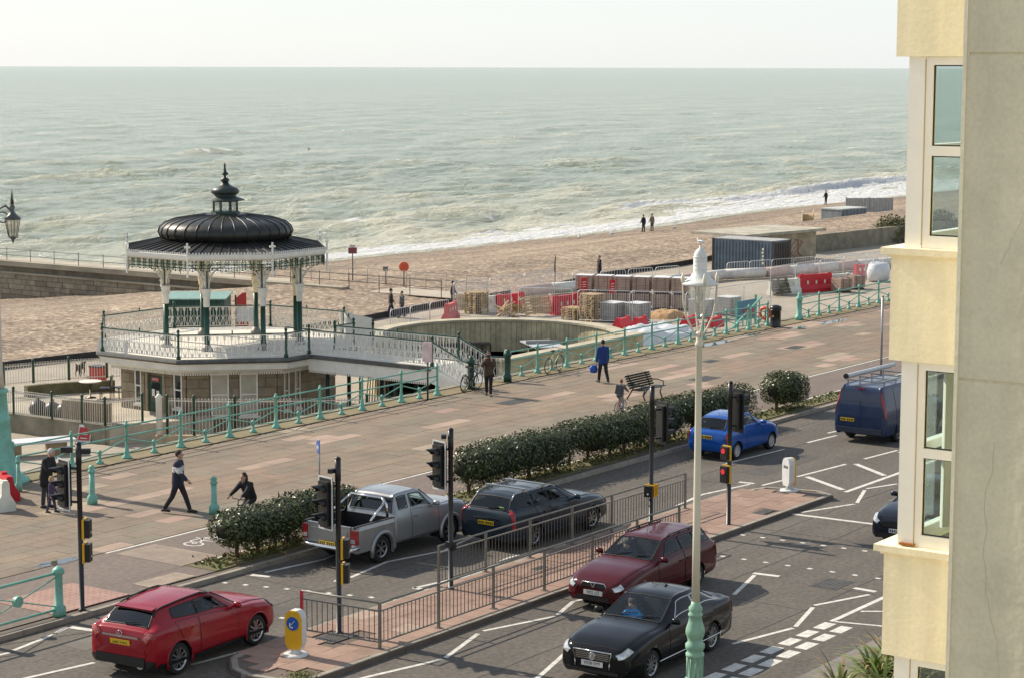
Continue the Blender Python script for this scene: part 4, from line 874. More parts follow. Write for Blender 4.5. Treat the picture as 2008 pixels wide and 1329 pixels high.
# notice post in front of the footbridge
t = thing('notice_post', 'pale pink notice board on a dark post in front of the footbridge', 'sign', (64.45,49.3,0.125))
b = MB(); b.tube([(0,0,0),(0,0,1.5)],0.035,6); b.build('post', M('dark_post',(0.035,0.025,0.022),0.5), t)
b = MB(); b.box(-0.03,0.03,-0.2,0.2,1.45,2.22); b.build('board', M('faded_pink',(0.62,0.48,0.48),0.6,var=0.25,vs=3), t)
t = thing('lane_sign', 'round blue cycle route sign on a thin grey post beside the hedge', 'sign', (48.25,40.99,0.12), rad(-36))
GM = M('galvanised', (0.34,0.35,0.35), 0.45, metal=0.5, var=0.2)
b = MB(); b.tube([(0,0,0),(0,0,1.62)],0.025,6); b.build('post', GM, t)
BLUE = M('sign_blue', (0.02,0.10,0.42), 0.35); sgn = MB(); sgn.disc((-0.035,0,1.4),(-1,0,0),0.2,0.012,24); ds = sgn.build('disc', BLUE, t)
sw = M('sign_white',(0.75,0.75,0.75),0.4); b = MB()
for y in (-0.07,0.07): b.tube([(-0.052,y+0.045*math.cos(a),1.36+0.045*math.sin(a)) for a in np.linspace(0,2*math.pi,11)[:-1]],0.008,4,closed=True)
b.bar((-0.052,-0.07,1.36),(-0.052,0.02,1.43),0.012,0.012); b.bar((-0.052,0.07,1.36),(-0.052,0.02,1.43),0.012,0.012); b.bar((-0.052,0.05,1.43),(-0.052,-0.04,1.43),0.012,0.012); b.build('bicycle_symbol', sw, ds)
t = thing('sign_post', 'plain thin grey post on the footway left of the cream building', 'post', (81.15,38.3,0.12))
b = MB(); b.tube([(0,0,0),(0,0,3.2)],0.05,8); b.build('shaft', GM, t); b = MB(); b.lathe([(0.06,3.2),(0.06,3.24),(0.001,3.26)],n=8); b.build('cap', GM, t)
# litter bin and the red lifebuoy housing next to it
t = thing('litter_bin', 'black cylindrical litter bin at the gap in the turquoise railing', 'bin', (92.7,49.45,0.12))
BK = M('bin_black', (0.012,0.012,0.013), 0.35, var=0.3)
b = MB(); b.lathe([(0.27,0),(0.28,0.06),(0.26,0.09),(0.26,0.8),(0.29,0.82),(0.29,0.88)],n=18); b.build('drum', BK, t)
b = MB(); b.lathe([(0.29,0.9),(0.3,0.94),(0.27,1.02),(0.12,1.08),(0.001,1.09)],n=18); b.build('lid', BK, t)
b = MB(); b.disc((-0.262,0,0.55),(-1,0,0),0.05,0.01,10); b.build('emblem', M('gold_mark',(0.5,0.4,0.15),0.4), t)
t = thing('lifebuoy_post', 'orange lifebuoy hanging just behind the black litter bin', 'lifebuoy', (93.6,50.5,-2.4))
ORG = M('buoy_orange',(0.62,0.085,0.03),0.45); b = MB(); b.tube([(0,0,0),(0,0,3.2)],0.04,6); b.build('post', M('wood_post',(0.2,0.15,0.1),0.8), t)
b = MB(); b.tube([(-0.06,0.27*math.cos(a),3.05+0.27*math.sin(a)) for a in np.linspace(0,2*math.pi,19)[:-1]],0.075,8,closed=True); b.build('ring', ORG, t)
# bench seen from behind
def bench(x, y, rz):
    t = thing('park_bench', 'dark green slatted bench with cast iron legs on the promenade beside the long hedge', 'bench', (x,y,0.125), rz)
    BD = M('bench_dark', (0.02,0.032,0.025), 0.5, var=0.3)
    for i in range(5): b = MB(); b.cbox((0,0.12+0.1*i-0.1,0.43+0.006*i),(1.75,0.08,0.03)); b.build('seat_slat', BD, t)
    for i in range(6): b = MB(); b.cbox((0,-0.10-0.055*i*0.75,0.50+0.085*i),(1.75,0.028,0.07),rx=-0.35); b.build('back_slat', BD, t)
    for sx in (-0.62,0.62):
        b = MB(); b.tube([(sx,-0.36,0.98),(sx,-0.2,0.7),(sx,-0.1,0.45),(sx,-0.22,0.25),(sx,-0.38,0.02)],0.03,6); b.tube([(sx,-0.12,0.42),(sx,0.2,0.40),(sx,0.42,0.42),(sx,0.36,0.22),(sx,0.46,0.02)],0.03,6); b.build('leg', BD, t)
    for sx in (-0.8,0.8):
        b = MB(); b.tube([(sx,-0.2,0.66),(sx,0.15,0.68),(sx,0.4,0.62),(sx,0.40,0.44)],0.022,6); b.build('armrest', BD, t)
bench(69.55,42.75,math.pi)
# bicycles leaning on the railings
def bicycle(name, label, loc, rz, col, lean=0.12, group='bicycles parked against the railings', basket=False, s=1.0):
    t = thing(name, label, 'bicycle', loc, rz, group); t.rotation_euler = (lean,0,rz); t.scale = (s,s,s)
    FR = M('bike_'+col[0], col[1], 0.35, coat=0.3); TY = M('bike_tyre',(0.02,0.02,0.02),0.8); SP = M('bike_spoke',(0.45,0.45,0.45),0.35,metal=0.8)
    for cx in (-0.52,0.52):
        b = MB(); b.tube([(cx+0.32*math.cos(a),0,0.34+0.32*math.sin(a)) for a in np.linspace(0,2*math.pi,25)[:-1]],0.02,5,closed=True); w = b.build('wheel', TY, t)
        b = MB()
        for k in range(10): a = math.pi*2*k/10; b.bar((cx,0,0.34),(cx+0.31*math.cos(a),0,0.34+0.31*math.sin(a)),0.005,0.005)
        b.tube([(cx+0.295*math.cos(a),0,0.34+0.295*math.sin(a)) for a in np.linspace(0,2*math.pi,21)[:-1]],0.009,4,closed=True); b.build('spokes', SP, w)
    b = MB(); J = dict(bb=(-0.06,0,0.3),st=(-0.2,0,0.78),ht=(0.33,0,0.82),hb=(0.37,0,0.68),ra=(-0.52,0,0.34),fa=(0.52,0,0.34))
    for a,c in (('bb','st'),('bb','hb'),('st','ht'),('ht','hb'),('bb','ra'),('st','ra'),('hb','fa')): b.tube([J[a],J[c]],0.017,6)
    b.build('frame', FR, t)
    b = MB(); b.tube([(0.33,0,0.82),(0.31,0,0.98)],0.014,5); b.tube([(0.22,-0.28,1.02),(0.33,-0.2,1.0),(0.33,0.2,1.0),(0.22,0.28,1.02)],0.013,5); b.build('handlebar', TY, t)
    b = MB(); b.tube([(-0.2,0,0.78),(-0.22,0,0.92)],0.013,5); b.cbox((-0.23,0,0.94),(0.26,0.12,0.05),taper=0.8); b.build('saddle', TY, t)
    b = MB(); b.tube([(-0.06+0.09*math.cos(a),-0.03,0.3+0.09*math.sin(a)) for a in np.linspace(0,2*math.pi,13)[:-1]],0.01,4,closed=True); b.bar((-0.06,-0.04,0.3),(0.06,-0.06,0.16),0.02,0.02); b.bar((-0.06,0.04,0.3),(-0.18,0.06,0.44),0.02,0.02); b.cbox((0.08,-0.09,0.15),(0.09,0.08,0.02)); b.cbox((-0.2,0.09,0.45),(0.09,0.08,0.02)); b.build('crank', SP, t)
    if basket:
        b = MB()
        for z in (0.85,0.95,1.08): b.tube([(0.5+0.13*math.cos(a),0.17*math.sin(a),z) for a in np.linspace(0,2*math.pi,11)[:-1]],0.008,4,closed=True)
        for k in range(10): a = 2*math.pi*k/10; b.bar((0.5+0.11*math.cos(a),0.14*math.sin(a),0.83),(0.5+0.13*math.cos(a),0.17*math.sin(a),1.08),0.008,0.008)
        b.build('basket', M('wicker',(0.25,0.19,0.1),0.8), t)
    return t
bicycle('bicycle','dark bicycle leaning on the railing left of the dark green gate post',(67.3,49.35,0.125),0.1,('black',(0.02,0.02,0.022)))
bicycle('bicycle','silver framed bicycle locked behind the dark one by the gate post',(67.5,49.62,0.125),0.25,('silver',(0.4,0.41,0.42)),0.08,basket=True)
bicycle('bicycle','white and yellow bicycle leaning on the railing right of the bridge entrance',(73.4,49.55,0.125),0.12,('yellow',(0.62,0.6,0.35)),0.1)
# things on the lower left ground
t = thing('a_board', 'red and white folding sign standing below the railing at left', 'A-board', (60.25,63.55,-2.4), 0.35)
for s in (-1,1):
    b = MB(); b.ext([(s*0.28,-0.28,0),(s*0.28,0.28,0),(s*0.03,0.28,0.72),(s*0.03,-0.28,0.72)],(0.025,0,0)); pn = b.build('panel', WHITEP, t)
    b = MB(); b.ext([(s*0.24-0.012+0.0,-0.24,0.12),(s*0.24-0.012,0.24,0.12),(s*0.06-0.012,0.24,0.62),(s*0.06-0.012,-0.24,0.62)],(s*0.012+0.0,0,0)); b.build('poster', SIGNR, pn)
b = MB()
for i in range(3): b.bar((-0.235+0.06*i,-0.15,0.2+0.14*i),(-0.235+0.06*i,0.15,0.2+0.14*i),0.02,0.04)
b.build('print', WHITEP, t, kind='stuff')
b = MB(); b.cbox((0,0,0.02),(0.75,0.65,0.04)); b.build('weighted_base', BK, t)
t = thing('stone_table', 'white slab table on a brown block base beside the lamp column', 'table', (57.0,63.1,-2.4), -0.5)
b = MB(); b.cbox((0,0,0.55),(3.2,1.0,0.1)); b.build('slab', M('pale_slab',(0.62,0.63,0.66),0.6,var=0.1), t)
for s in (-0.9,0.9): b = MB(); b.cbox((s,0,0.25),(0.7,0.75,0.5)); b.build('block', M('brown_block',(0.33,0.25,0.15),0.8,var=0.3), t)
t = thing('cafe_table', 'round white cafe table beside two black chairs on the terrace', 'table', (65.25,68.5,-1.65))
b = MB(); b.lathe([(0.48,0.70),(0.5,0.72),(0.5,0.74)],n=20); b.build('table_top', WHITEP, t); b = MB(); b.lathe([(0.24,0),(0.24,0.02),(0.03,0.05),(0.03,0.70)],n=8); b.build('pedestal', BK, t)
def chair(x, y, rz, label):
    t = thing('cafe_chair', label, 'chair', (x,y,-1.65), rz, 'black chairs on the cafe terrace')
    b = MB(); b.cbox((0,0,0.45),(0.5,0.5,0.05)); b.build('seat', BK, t); b = MB(); b.cbox((-0.24,0,0.75),(0.05,0.5,0.5),ry=-0.1); b.build('backrest', BK, t)
    for sx in (-0.22,0.22):
        for sy in (-0.22,0.22): b = MB(); b.bar((sx,sy,0),(sx,sy,0.45),0.035,0.035); b.build('leg', BK, t)
chair(65.55,67.85,2.2,'black cafe chair immediately right of the white table'); chair(66.1,67.5,2.9,'black cafe chair nearer the bandstand wall')
t = thing('planter_box', 'long brown timber planter box behind the terrace picket fence', 'planter', (60.75,64.0,-1.65), rad(-82))
WDN = [M('timber_%d'%i,c,0.8,var=0.3,vs=4,stretch=(0.3,3,3)) for i,c in enumerate([(0.30,0.22,0.13),(0.25,0.18,0.11),(0.35,0.26,0.16)])]
for i in range(12): b = MB(); b.cbox((-0.99+0.18*i,-0.25,0.42),(0.165,0.04,0.84)); b.build('plank', WDN[i%3], t); b = MB(); b.cbox((-0.99+0.18*i,0.25,0.42),(0.165,0.04,0.84)); b.build('plank', WDN[(i+1)%3], t)
b = MB(); b.cbox((0,0,0.4),(2.1,0.45,0.78)); b.build('box', WDN[1], t)
for i,(x,y,l) in enumerate(((60.75,66.9,'black refuse sack behind the terrace fence, further left'),(60.8,66.1,'black refuse sack behind the terrace fence, in the middle'),(60.85,65.4,'black refuse sack next to the timber planter'),)):
    t = thing('refuse_sack', l, 'bin bag', (x,y,-1.65), i, 'black sacks on the terrace'); b = MB(); b.lathe([(0.25,0),(0.36,0.12),(0.38,0.3),(0.28,0.5),(0.08,0.62)],n=9,sx=1.1); b.build('bag', M('bag_black',(0.02,0.02,0.024),0.35,bump=0.6,bs=9), t); b = MB(); b.lathe([(0.05,0.6),(0.1,0.7),(0.001,0.72)],n=6); b.build('knot', MATS['bag_black'], t)
t = thing('post_box', 'red box stall glimpsed behind the picket fence beside the bandstand wall', 'kiosk', (68.5,71.4,-2.4)); b = MB(); b.cbox((0,0,0.75),(0.5,0.6,1.5)); b.build('body', SIGNR, t); b = MB(); b.cbox((0,0,1.53),(0.56,0.66,0.06)); b.build('lid', BK, t)
# dark dog on the esplanade
t = thing('dog', 'small dark dog trotting on the esplanade seen through the pale fence', 'dog', (73.2,77.5,-2.4), 0.4)
def skin(name, verts, edges, radii, mat, parent, lvl=1, kindmesh=False):
    me = bpy.data.meshes.new(name); me.from_pydata([tuple(v) for v in verts], edges, []); o = bpy.data.objects.new(name, me); COL.objects.link(o)
    md = o.modifiers.new('s','SKIN'); md.use_smooth_shade = True
    for i, r in enumerate(radii): me.skin_vertices[0].data[i].radius = (r,r) if not isinstance(r,(tuple,list)) else r
    me.skin_vertices[0].data[0].use_root = True
    if lvl: sb = o.modifiers.new('b','SUBSURF'); sb.levels = lvl; sb.render_levels = lvl
    dg = bpy.context.evaluated_depsgraph_get(); m2 = bpy.data.meshes.new_from_object(o.evaluated_get(dg)); bpy.data.objects.remove(o); m2.materials.clear(); m2.materials.append(mat)
    for p in m2.polygons: p.use_smooth = True
    m2.name = name
    return ob(name, m2, parent)
DOG = M('dog_brown',(0.05,0.03,0.022),0.8)
skin('body',[(-0.3,0,0.5),(0,0,0.47),(0.22,0,0.5),(0.36,0,0.64),(0.5,0,0.66),(0.6,0,0.62),(-0.45,0,0.6),(-0.6,0,0.72),(0.24,0.09,0.3),(0.3,0.09,0.03),(0.24,-0.09,0.3),(0.16,-0.09,0.03),(-0.32,0.09,0.36),(-0.42,0.09,0.2),(-0.36,0.09,0.02),(-0.3,-0.09,0.36),(-0.34,-0.09,0.2),(-0.24,-0.09,0.02)],
     [(0,1),(1,2),(2,3),(3,4),(4,5),(0,6),(6,7),(2,8),(8,9),(2,10),(10,11),(0,12),(12,13),(13,14),(0,15),(15,16),(16,17)],
     [0.12,0.12,0.15,0.09,0.085,0.045,0.035,0.02,0.05,0.03,0.05,0.03,0.06,0.035,0.03,0.06,0.035,0.03],DOG,t)
b = MB()
for s in (-1,1): b.ext([(0.46,s*0.06,0.72),(0.40,s*0.09,0.70),(0.42,s*0.1,0.60)],(0.02,0,0.01))
b.build('ears', DOG, t)
# ================================================================ SUNKEN BOWL AND BUILDING SITE
OLIVE = [M('olive_render_%d'%i, c, 0.9, var=0.3, vs=1.8, bump=0.3, bs=10) for i, c in enumerate([(0.50,0.445,0.29),(0.47,0.42,0.275),(0.53,0.47,0.31)])]
COPE = M('pale_coping', (0.46,0.42,0.31), 0.85, var=0.25, vs=1.5)
bw = thing('sunken_bowl', 'curved olive concrete wall of a sunken round court right of the footbridge', 'wall', (81.6,58.2,-2.4))
Rb = 5.6; a0, a1 = rad(-56), rad(146)
b = MB(); n = 48
for i in range(n):
    t0, t1 = a0+(a1-a0)*i/n, a0+(a1-a0)*(i+1)/n
    b.ext([(Rb*math.cos(t),Rb*math.sin(t),0) for t in (t0,t1)]+[((Rb+0.45)*math.cos(t),(Rb+0.45)*math.sin(t),0) for t in (t1,t0)],(0,0,2.6))
b.build('wall', OLIVE[1], bw)
b = MB()
for i in range(n):
    t0, t1 = a0+(a1-a0)*i/n, a0+(a1-a0)*(i+1)/n
    b.ext([((Rb-0.14)*math.cos(t),(Rb-0.14)*math.sin(t),2.6) for t in (t0,t1)]+[((Rb+0.55)*math.cos(t),(Rb+0.55)*math.sin(t),2.6) for t in (t1,t0)],(0,0,0.1))
b.build('coping', COPE, bw)
np_ = 76; pme = []
for m in OLIVE: q = MB(); q.cbox((0,0,0),(0.05,(a1-a0)*Rb/np_-0.02,1.5)); pme.append(q.mesh('panel', m))
for i in range(np_): t = a0+(a1-a0)*(i+0.5)/np_; ob('panel', random.choice(pme), bw, ((Rb-0.025)*math.cos(t),(Rb-0.025)*math.sin(t),1.85), t)
b = MB(); b.lathe([(0.01,1.1),(5.6,1.1)],n=40); b.build('floor', M('bowl_floor',(0.50,0.45,0.34),0.9,var=0.3,vs=0.8), bw)
b = MB(); b.box(-7.4,3.9,-5.6,-5.2,0,2.62); b.build('front_wall', OLIVE[0], bw); b = MB(); b.box(-7.45,4.0,-5.68,-5.12,2.62,2.74); b.build('front_coping', COPE, bw)
b = MB(); b.lathe([(0.01,2.5),(0.9,2.5),(0.9,2.7),(0.01,2.7)],(-4.9,3.8,0),12); b.build('end_block', COPE, bw)
b = MB()
for i in range(10):
    t = rad(40)+rad(45)*i/10; t2 = rad(40)+rad(45)*(i+1)/10
    b.ext([((Rb-0.15)*math.cos(u),(Rb-0.15)*math.sin(u),1.5) for u in (t,t2)]+[((Rb-0.6)*math.cos(u),(Rb-0.6)*math.sin(u),1.5) for u in (t2,t)],(0,0,0.08))
    b.bar(((Rb-0.4)*math.cos(t),(Rb-0.4)*math.sin(t),1.1),((Rb-0.4)*math.cos(t),(Rb-0.4)*math.sin(t),1.5),0.06,0.06)
b.build('curved_bench', M('bench_grey',(0.10,0.09,0.08),0.8), bw)
t = thing('ping_pong_table', 'grey outdoor table tennis table inside the sunken bowl', 'table', (85.0,58.0,-1.3), rad(51))
TT = M('table_grey',(0.46,0.48,0.52),0.5,var=0.1)
b = MB(); b.cbox((0,0,0.74),(2.74,1.52,0.06)); b.build('top', TT, t); b = MB(); b.box(-0.01,0.01,-0.85,0.85,0.77,0.93); b.build('net', M('net_grey',(0.3,0.3,0.3),0.6), t)
for sx in (-0.8,0.8): b = MB(); b.box(sx-0.08,sx+0.08,-0.5,0.5,0,0.71); b.build('leg', CONC, t)
# --- site kit
RED = M('barrier_red',(0.56,0.018,0.03),0.45,var=0.15,vs=2); WHT = M('barrier_white',(0.72,0.73,0.64),0.5,var=0.18,vs=2); PINK = M('barrier_faded',(0.62,0.16,0.15),0.5,var=0.2)
WG_ = M('fence_white_tube',(0.62,0.63,0.64),0.45,metal=0.2)
def barrier(label, x, y, rz, mat, z=ESP_Z, L=2.0, h=1.0, grp='water filled site barriers'):
    t = thing('site_barrier', label, 'barrier', (x,y,z), rz, grp); b = MB()
    b.ext([(-L/2,-0.3,0),(-L/2,-0.3,0.22),(-L/2,-0.13,0.5),(-L/2,-0.11,h),(-L/2,0.11,h),(-L/2,0.13,0.5),(-L/2,0.3,0.22),(-L/2,0.3,0)],(L*0.985,0,0)); b.build('body', mat, t)
    for i in ((-1,0,1) if h > 0.8 else ()):
        for sy in (-1,1): b = MB(); b.cbox((i*L*0.26,sy*0.125,0.66),(0.13,0.04,0.24)); b.build('hole_boss', WHT if mat is not WHT else M('boss_grey',(0.5,0.5,0.46),0.6), t)
    b = MB(); b.cbox((L*0.42,0,h+0.03),(0.2,0.16,0.06)); b.cbox((-L*0.42,0,h+0.03),(0.2,0.16,0.06)); b.build('coupling', mat, t)
    return t
ax = rad(-8)
barrier('faded pink water barrier at the left end of the building site', 102.76, 76.84, rad(20), PINK)
barrier('white water barrier left of the wood heap', 107.43, 77.32, rad(-10), WHT)
barrier('dark red water barrier half hidden behind the wood heap', 109.10, 76.95, rad(-6), RED, L=2.6)
barrier('white water barrier right behind the leaning frames', 109.39, 74.66, rad(-4), WHT, L=1.6)
barrier('red water barrier with three white bosses left of the tall pallet stack', 109.56, 73.03, rad(-5), RED, L=2.4, h=1.15)
barrier('white water barrier left of the red one near the container', 127.73, 67.50, rad(-22), WHT, L=2.6)
barrier('bright red water barrier with white bosses in front of the container', 130.43, 66.60, rad(-22), RED, L=2.9, h=1.2)
barrier('white water barrier right of the bright red one', 133.13, 66.34, rad(-22), WHT, L=2.4)
barrier('small red water barrier beside the white bulk bag', 140.76, 68.04, rad(-20), RED, L=1.6)
barrier('low red barrier lying behind the bowl rim, the left of two', 103.18, 64.87, rad(5), RED, L=1.5, h=0.6, z=-2.1)
barrier('low red barrier behind the bowl rim, the right of two', 103.16, 63.70, rad(5), RED, L=1.3, h=0.7, z=-2.1)
barrier('low red barrier behind the lamp lantern, left side', 106.08, 62.16, rad(0), RED, L=1.2, h=0.6, z=-2.1)
barrier('low red barrier behind the lamp lantern, right side', 106.74, 60.85, rad(0), RED, L=1.2, h=0.6, z=-2.1)
barrier('red and white plastic barrier on the promenade at the far left edge', 41.06, 47.01, rad(70), WHT, z=0.12, L=1.3, h=0.85)
barrier('red plastic barrier leaning on the white one at the left edge', 42.11, 47.80, rad(60), RED, z=0.12, L=0.9, h=0.7)
WOOD = [M('pallet_wood_%d'%i,c,0.85,var=0.3,vs=5,stretch=(0.4,3,3)) for i,c in enumerate([(0.52,0.38,0.20),(0.45,0.32,0.17),(0.58,0.45,0.27)])]
DKWD = M('pallet_dark',(0.12,0.10,0.06),0.85)
def pallet_mesh(mats):
    b = MB()
    for i in range(6): b.cbox((0,-0.45+0.18*i,0.135),(1.2,0.12,0.022),i % len(mats))
    for x in (-0.55,0,0.55):
        for y in (-0.42,0,0.42): b.cbox((x,y,0.07),(0.12,0.12,0.1),0)
        b.cbox((x,0,0.012),(0.1,0.96,0.022),0)
    return b.mesh('pallet', mats)
PAL = pallet_mesh(WOOD); PALD = pallet_mesh([DKWD])
def pallet_stack(label, x, y, n, rz, me=PAL):
    t = thing('pallet_stack', label, 'pallets', (x,y,ESP_Z), rz, 'wooden pallets on the building site')
    for i in range(n): ob('pallet', me, t, (random.uniform(-0.04,0.04),random.uniform(-0.04,0.04),0.148*i), random.uniform(-0.05,0.05))
def lone_pallet(label, x, y, z, rot, me=PAL, s=1.0):
    o = ob('pallet', me, None, (x,y,z)); o.rotation_euler = rot; o.scale = (s,s,s); tag(o, label, 'pallet', 'wooden pallets on the building site')
pallet_stack('stack of pale pallets at the left end of the building site', 106.49, 77.66, 9, rad(-10))
pallet_stack('tallest stack of weathered pallets left of the grey wrapped packs', 107.36, 69.71, 11, rad(-5))
pallet_stack('low stack of pallets in front of the red barrier', 107.36, 71.04, 5, rad(0))
lone_pallet('pallet leaning on edge against the left pallet stack', 106.10, 78.19, -1.75, (rad(65),0,rad(-60)))
lone_pallet('second leaning pallet left of the left pallet stack', 105.99, 78.35, -1.8, (rad(60),0,rad(-55)))
lone_pallet('broken pallet lying tilted in the wood heap', 106.12, 75.41, -2.1, (rad(25),rad(10),rad(20)))
lone_pallet('pallet tilted the other way in the wood heap', 106.49, 74.91, -2.0, (rad(-28),rad(12),rad(-30)))
lone_pallet('upright pallet frame leaning right of the wood heap', 107.17, 73.98, -1.8, (rad(58),0,rad(-15)),s=1.15)
lone_pallet('rear pallet frame leaning right of the wood heap', 107.95, 73.83, -1.75, (rad(62),0,rad(-20)),s=1.15)
lone_pallet('dark pallet leaning against the white barrier near the container', 126.95, 67.47, -1.8, (rad(62),0,rad(-22)), PALD, 1.2)
t = thing('timber_heap', 'heap of loose pale timber battens behind the bowl wall', 'timber', (105.92, 74.78,-2.4))
for i in range(22): b = MB(); b.bar((random.uniform(-1.4,1.4),random.uniform(-0.7,0.5),0.05+random.random()*0.5),(random.uniform(-1.4,1.4),random.uniform(-0.7,0.5),0.1+random.random()*0.9),0.09,0.03); b.build('batten', random.choice(WOOD), t)
PK1 = [M('paver_pack_%d'%i,c,0.8,var=0.2,vs=3,fine=0.1) for i,c in enumerate([(0.37,0.275,0.22),(0.40,0.30,0.24),(0.34,0.25,0.20)])]
PKG = [M('grey_pack_%d'%i,c,0.6,var=0.2,vs=3) for i,c in enumerate([(0.30,0.30,0.295),(0.34,0.33,0.32)])]
WRAP = M('white_wrap',(0.70,0.70,0.69),0.4,var=0.1); STRAP = M('strap_dark',(0.06,0.05,0.05),0.5)
def pack_mesh(mats, w, d, h, top):
    out = []
    for m in mats:
        b = MB(); n = 5
        for i in range(n):
            b.cbox((0,0,0.12+(h-0.14)/n*(i+0.5)),(w,d,(h-0.14)/n-0.012),0)
        b.cbox((0,0,0.04),(w*0.95,d*0.9,0.08),1)
        if top: b.cbox((0,0,h+0.0),(w*1.02,d*1.02,0.035),2)
        for x in (-w*0.28,w*0.28): b.cbox((x,0,h/2+0.06),(0.03,d+0.015,h-0.1),1)
        out.append(b.mesh('pack_body',[m,STRAP,WRAP]))
    return out
PB = pack_mesh(PK1,1.04,0.95,0.98,False); PBT = pack_mesh(PK1,1.04,0.95,0.98,True); PGm = pack_mesh(PKG,1.2,1.1,1.15,True)
def pack(label, x, y, z, rz, mes_, cat='paver pack', grp='packs of paving blocks'):
    tag(ob('paver_pack', random.choice(mes_), None, (x,y,z), rz), label, cat, grp)
ordn = ['first','second','third','fourth','fifth','sixth']
bx0, by0 = 113.7, 74.3
for r in range(2):
    for i in range(6):
        pack('%s pack of brown paving blocks from the left, %s layer of the long stack'%(ordn[i], 'lower' if r == 0 else 'upper'), bx0+0.32*i*1.24+random.uniform(-0.06,0.06), by0-0.95*i*1.24, ESP_Z+1.03*r, math.atan2(-0.95,0.32), PB if r == 0 else PBT)
pack('left grey wrapped pack with a white top in front of the brown packs', 107.90, 68.53, ESP_Z, rad(-5), PGm); pack('right grey wrapped pack with a white top in front of the brown packs', 108.55, 67.21, ESP_Z, rad(-5), PGm)
pack('grey wrapped pack hidden behind the street lamp lantern', 112.43, 65.03, ESP_Z, rad(-8), PGm); pack('grey wrapped pack right of the street lamp lantern', 114.80, 64.52, ESP_Z, rad(-8), PGm)
pack('brown paver pack in front of the white barrier at right', 131.21, 64.99, ESP_Z, rad(-20), PB); pack('brown paver pack nearest the cream building', 133.58, 65.17, ESP_Z, rad(-20), PB)
# red rectangular site signs hung on the packs
for px, l in (((113.93, 74.26),'red notice on the left end of the brown packs'),((114.02, 72.20),'red notice in front of the second pair of brown packs')):
    t = thing('site_notice', l, 'sign', (px[0]-1.3,px[1]-0.5,-2.4)); b = MB(); b.bar((0,0,0),(0,0,1.3),0.05,0.05); b.build('post', WG_, t)
    b = MB(); b.cbox((0,-0.04,1.5),(0.62,0.03,0.85)); bd = b.build('board', RED, t); b = MB()
    for z in (1.36,1.5,1.66): b.cbox((0,-0.06,z),(0.4,0.012,0.05))
    b.build('print', WHT, bd, kind='stuff')
# white pressed tube along the site boundary
t = thing('boundary_tube', 'long white and pink padded tube along the back edge of the building site', 'site boundary', (112,82,-2.4))
tp = [(114.88, 80.61),(118.12, 79.97),(122.36, 78.64),(128.52, 76.05),(133.47, 75.39),(136.53, 73.75),(143.81, 71.69),(150.31, 69.78)]
TW = M('tube_white',(0.66,0.64,0.58),0.6,var=0.2); TPK = M('tube_pink',(0.58,0.42,0.36),0.6,var=0.25)
k = 0
for a, c in zip(tp[:-1], tp[1:]):
    a = Vector((a[0]-112,a[1]-82,0.42)); c = Vector((c[0]-112,c[1]-82,0.42)); n = max(1,int((c-a).length/2.0))
    for i in range(n):
        b = MB(); p, q = a.lerp(c,i/n), a.lerp(c,(i+0.97)/n); b.tube([p,q],0.38,10); b.build('section', TW if k % 3 else TPK, t); k += 1
# pedestrian barriers with rounded tops, and taller mesh panels
def ped_mesh(L=2.2, h=1.1, bars=9):
    b = MB(); r = 0.2
    pts = [(-L/2,0,0),(-L/2,0,h-r),(-L/2+0.06,0,h-0.06),(-L/2+r,0,h),(L/2-r,0,h),(L/2-0.06,0,h-0.06),(L/2,0,h-r),(L/2,0,0)]
    b.tube(pts,0.024,5); b.tube([(-L/2,0,0.2),(L/2,0,0.2)],0.018,4); fr = b.mesh('frame', WG_)
    b = MB()
    for i in range(1,bars): x = -L/2+L*i/bars; b.bar((x,0,0.2),(x,0,h),0.012,0.012)
    return fr, b.mesh('bars', WG_)
PF, PBR = ped_mesh(); HF, HB = ped_mesh(3.3, 2.0, 24)
def ped(label, x, y, rz, tall=False, z=ESP_Z):
    t = thing('fence_panel', label, 'fence panel', (x,y,z), rz, 'white temporary fence panels round the building site'); ob('frame', HF if tall else PF, t)
    o = ob('bars', HB if tall else PBR, t); o['kind'] = 'stuff'
def ped_line(label, p, q, tall=False, z=ESP_Z):
    p = Vector((p[0],p[1],0)); q = Vector((q[0],q[1],0)); L = 3.4 if tall else 2.3; n = max(1,round((q-p).length/L)); an = math.atan2(q.y-p.y,q.x-p.x)
    if n == 1: nth = ['']
    elif n == 2: nth = [', left one', ', right one']
    else: nth = [', first from left', ', second from left', ', third from left', ', fourth from left', ', fifth from left', ', sixth from left', ', seventh from left', ', eighth from left'][:n]
    for i in range(n): c = p.lerp(q,(i+0.5)/n); ped(label+nth[i], c.x, c.y, an, tall, z)
ped_line('low white round-topped panel behind the site on the beach side', (117.39, 82.59), (131.30, 77.70))
ped_line('low white round-topped panel in front of the container', (135.21, 76.16), (151.87, 70.51))
ped_line('low white fence panel left of the bowl above the path', (97.04, 76.97), (103.75, 77.73))
ped_line('tall mesh panel behind the leftmost pallets', (104.70, 78.25), (115.71, 77.93), True)
ped_line('tall white mesh panel standing along the bowl rim', (103.08, 76.85), (106.17, 70.03), True)
ped_line('tall white mesh panel in front of the grey wrapped packs', (105.83, 69.62), (108.21, 63.82), True)
ped_line('tall white mesh panel right of the lamp lantern', (108.30, 63.70), (117.80, 63.23), True)
ped_line('tall white mesh panel between kiosk and bright red barrier', (125.45, 67.36), (142.17, 66.78), True)
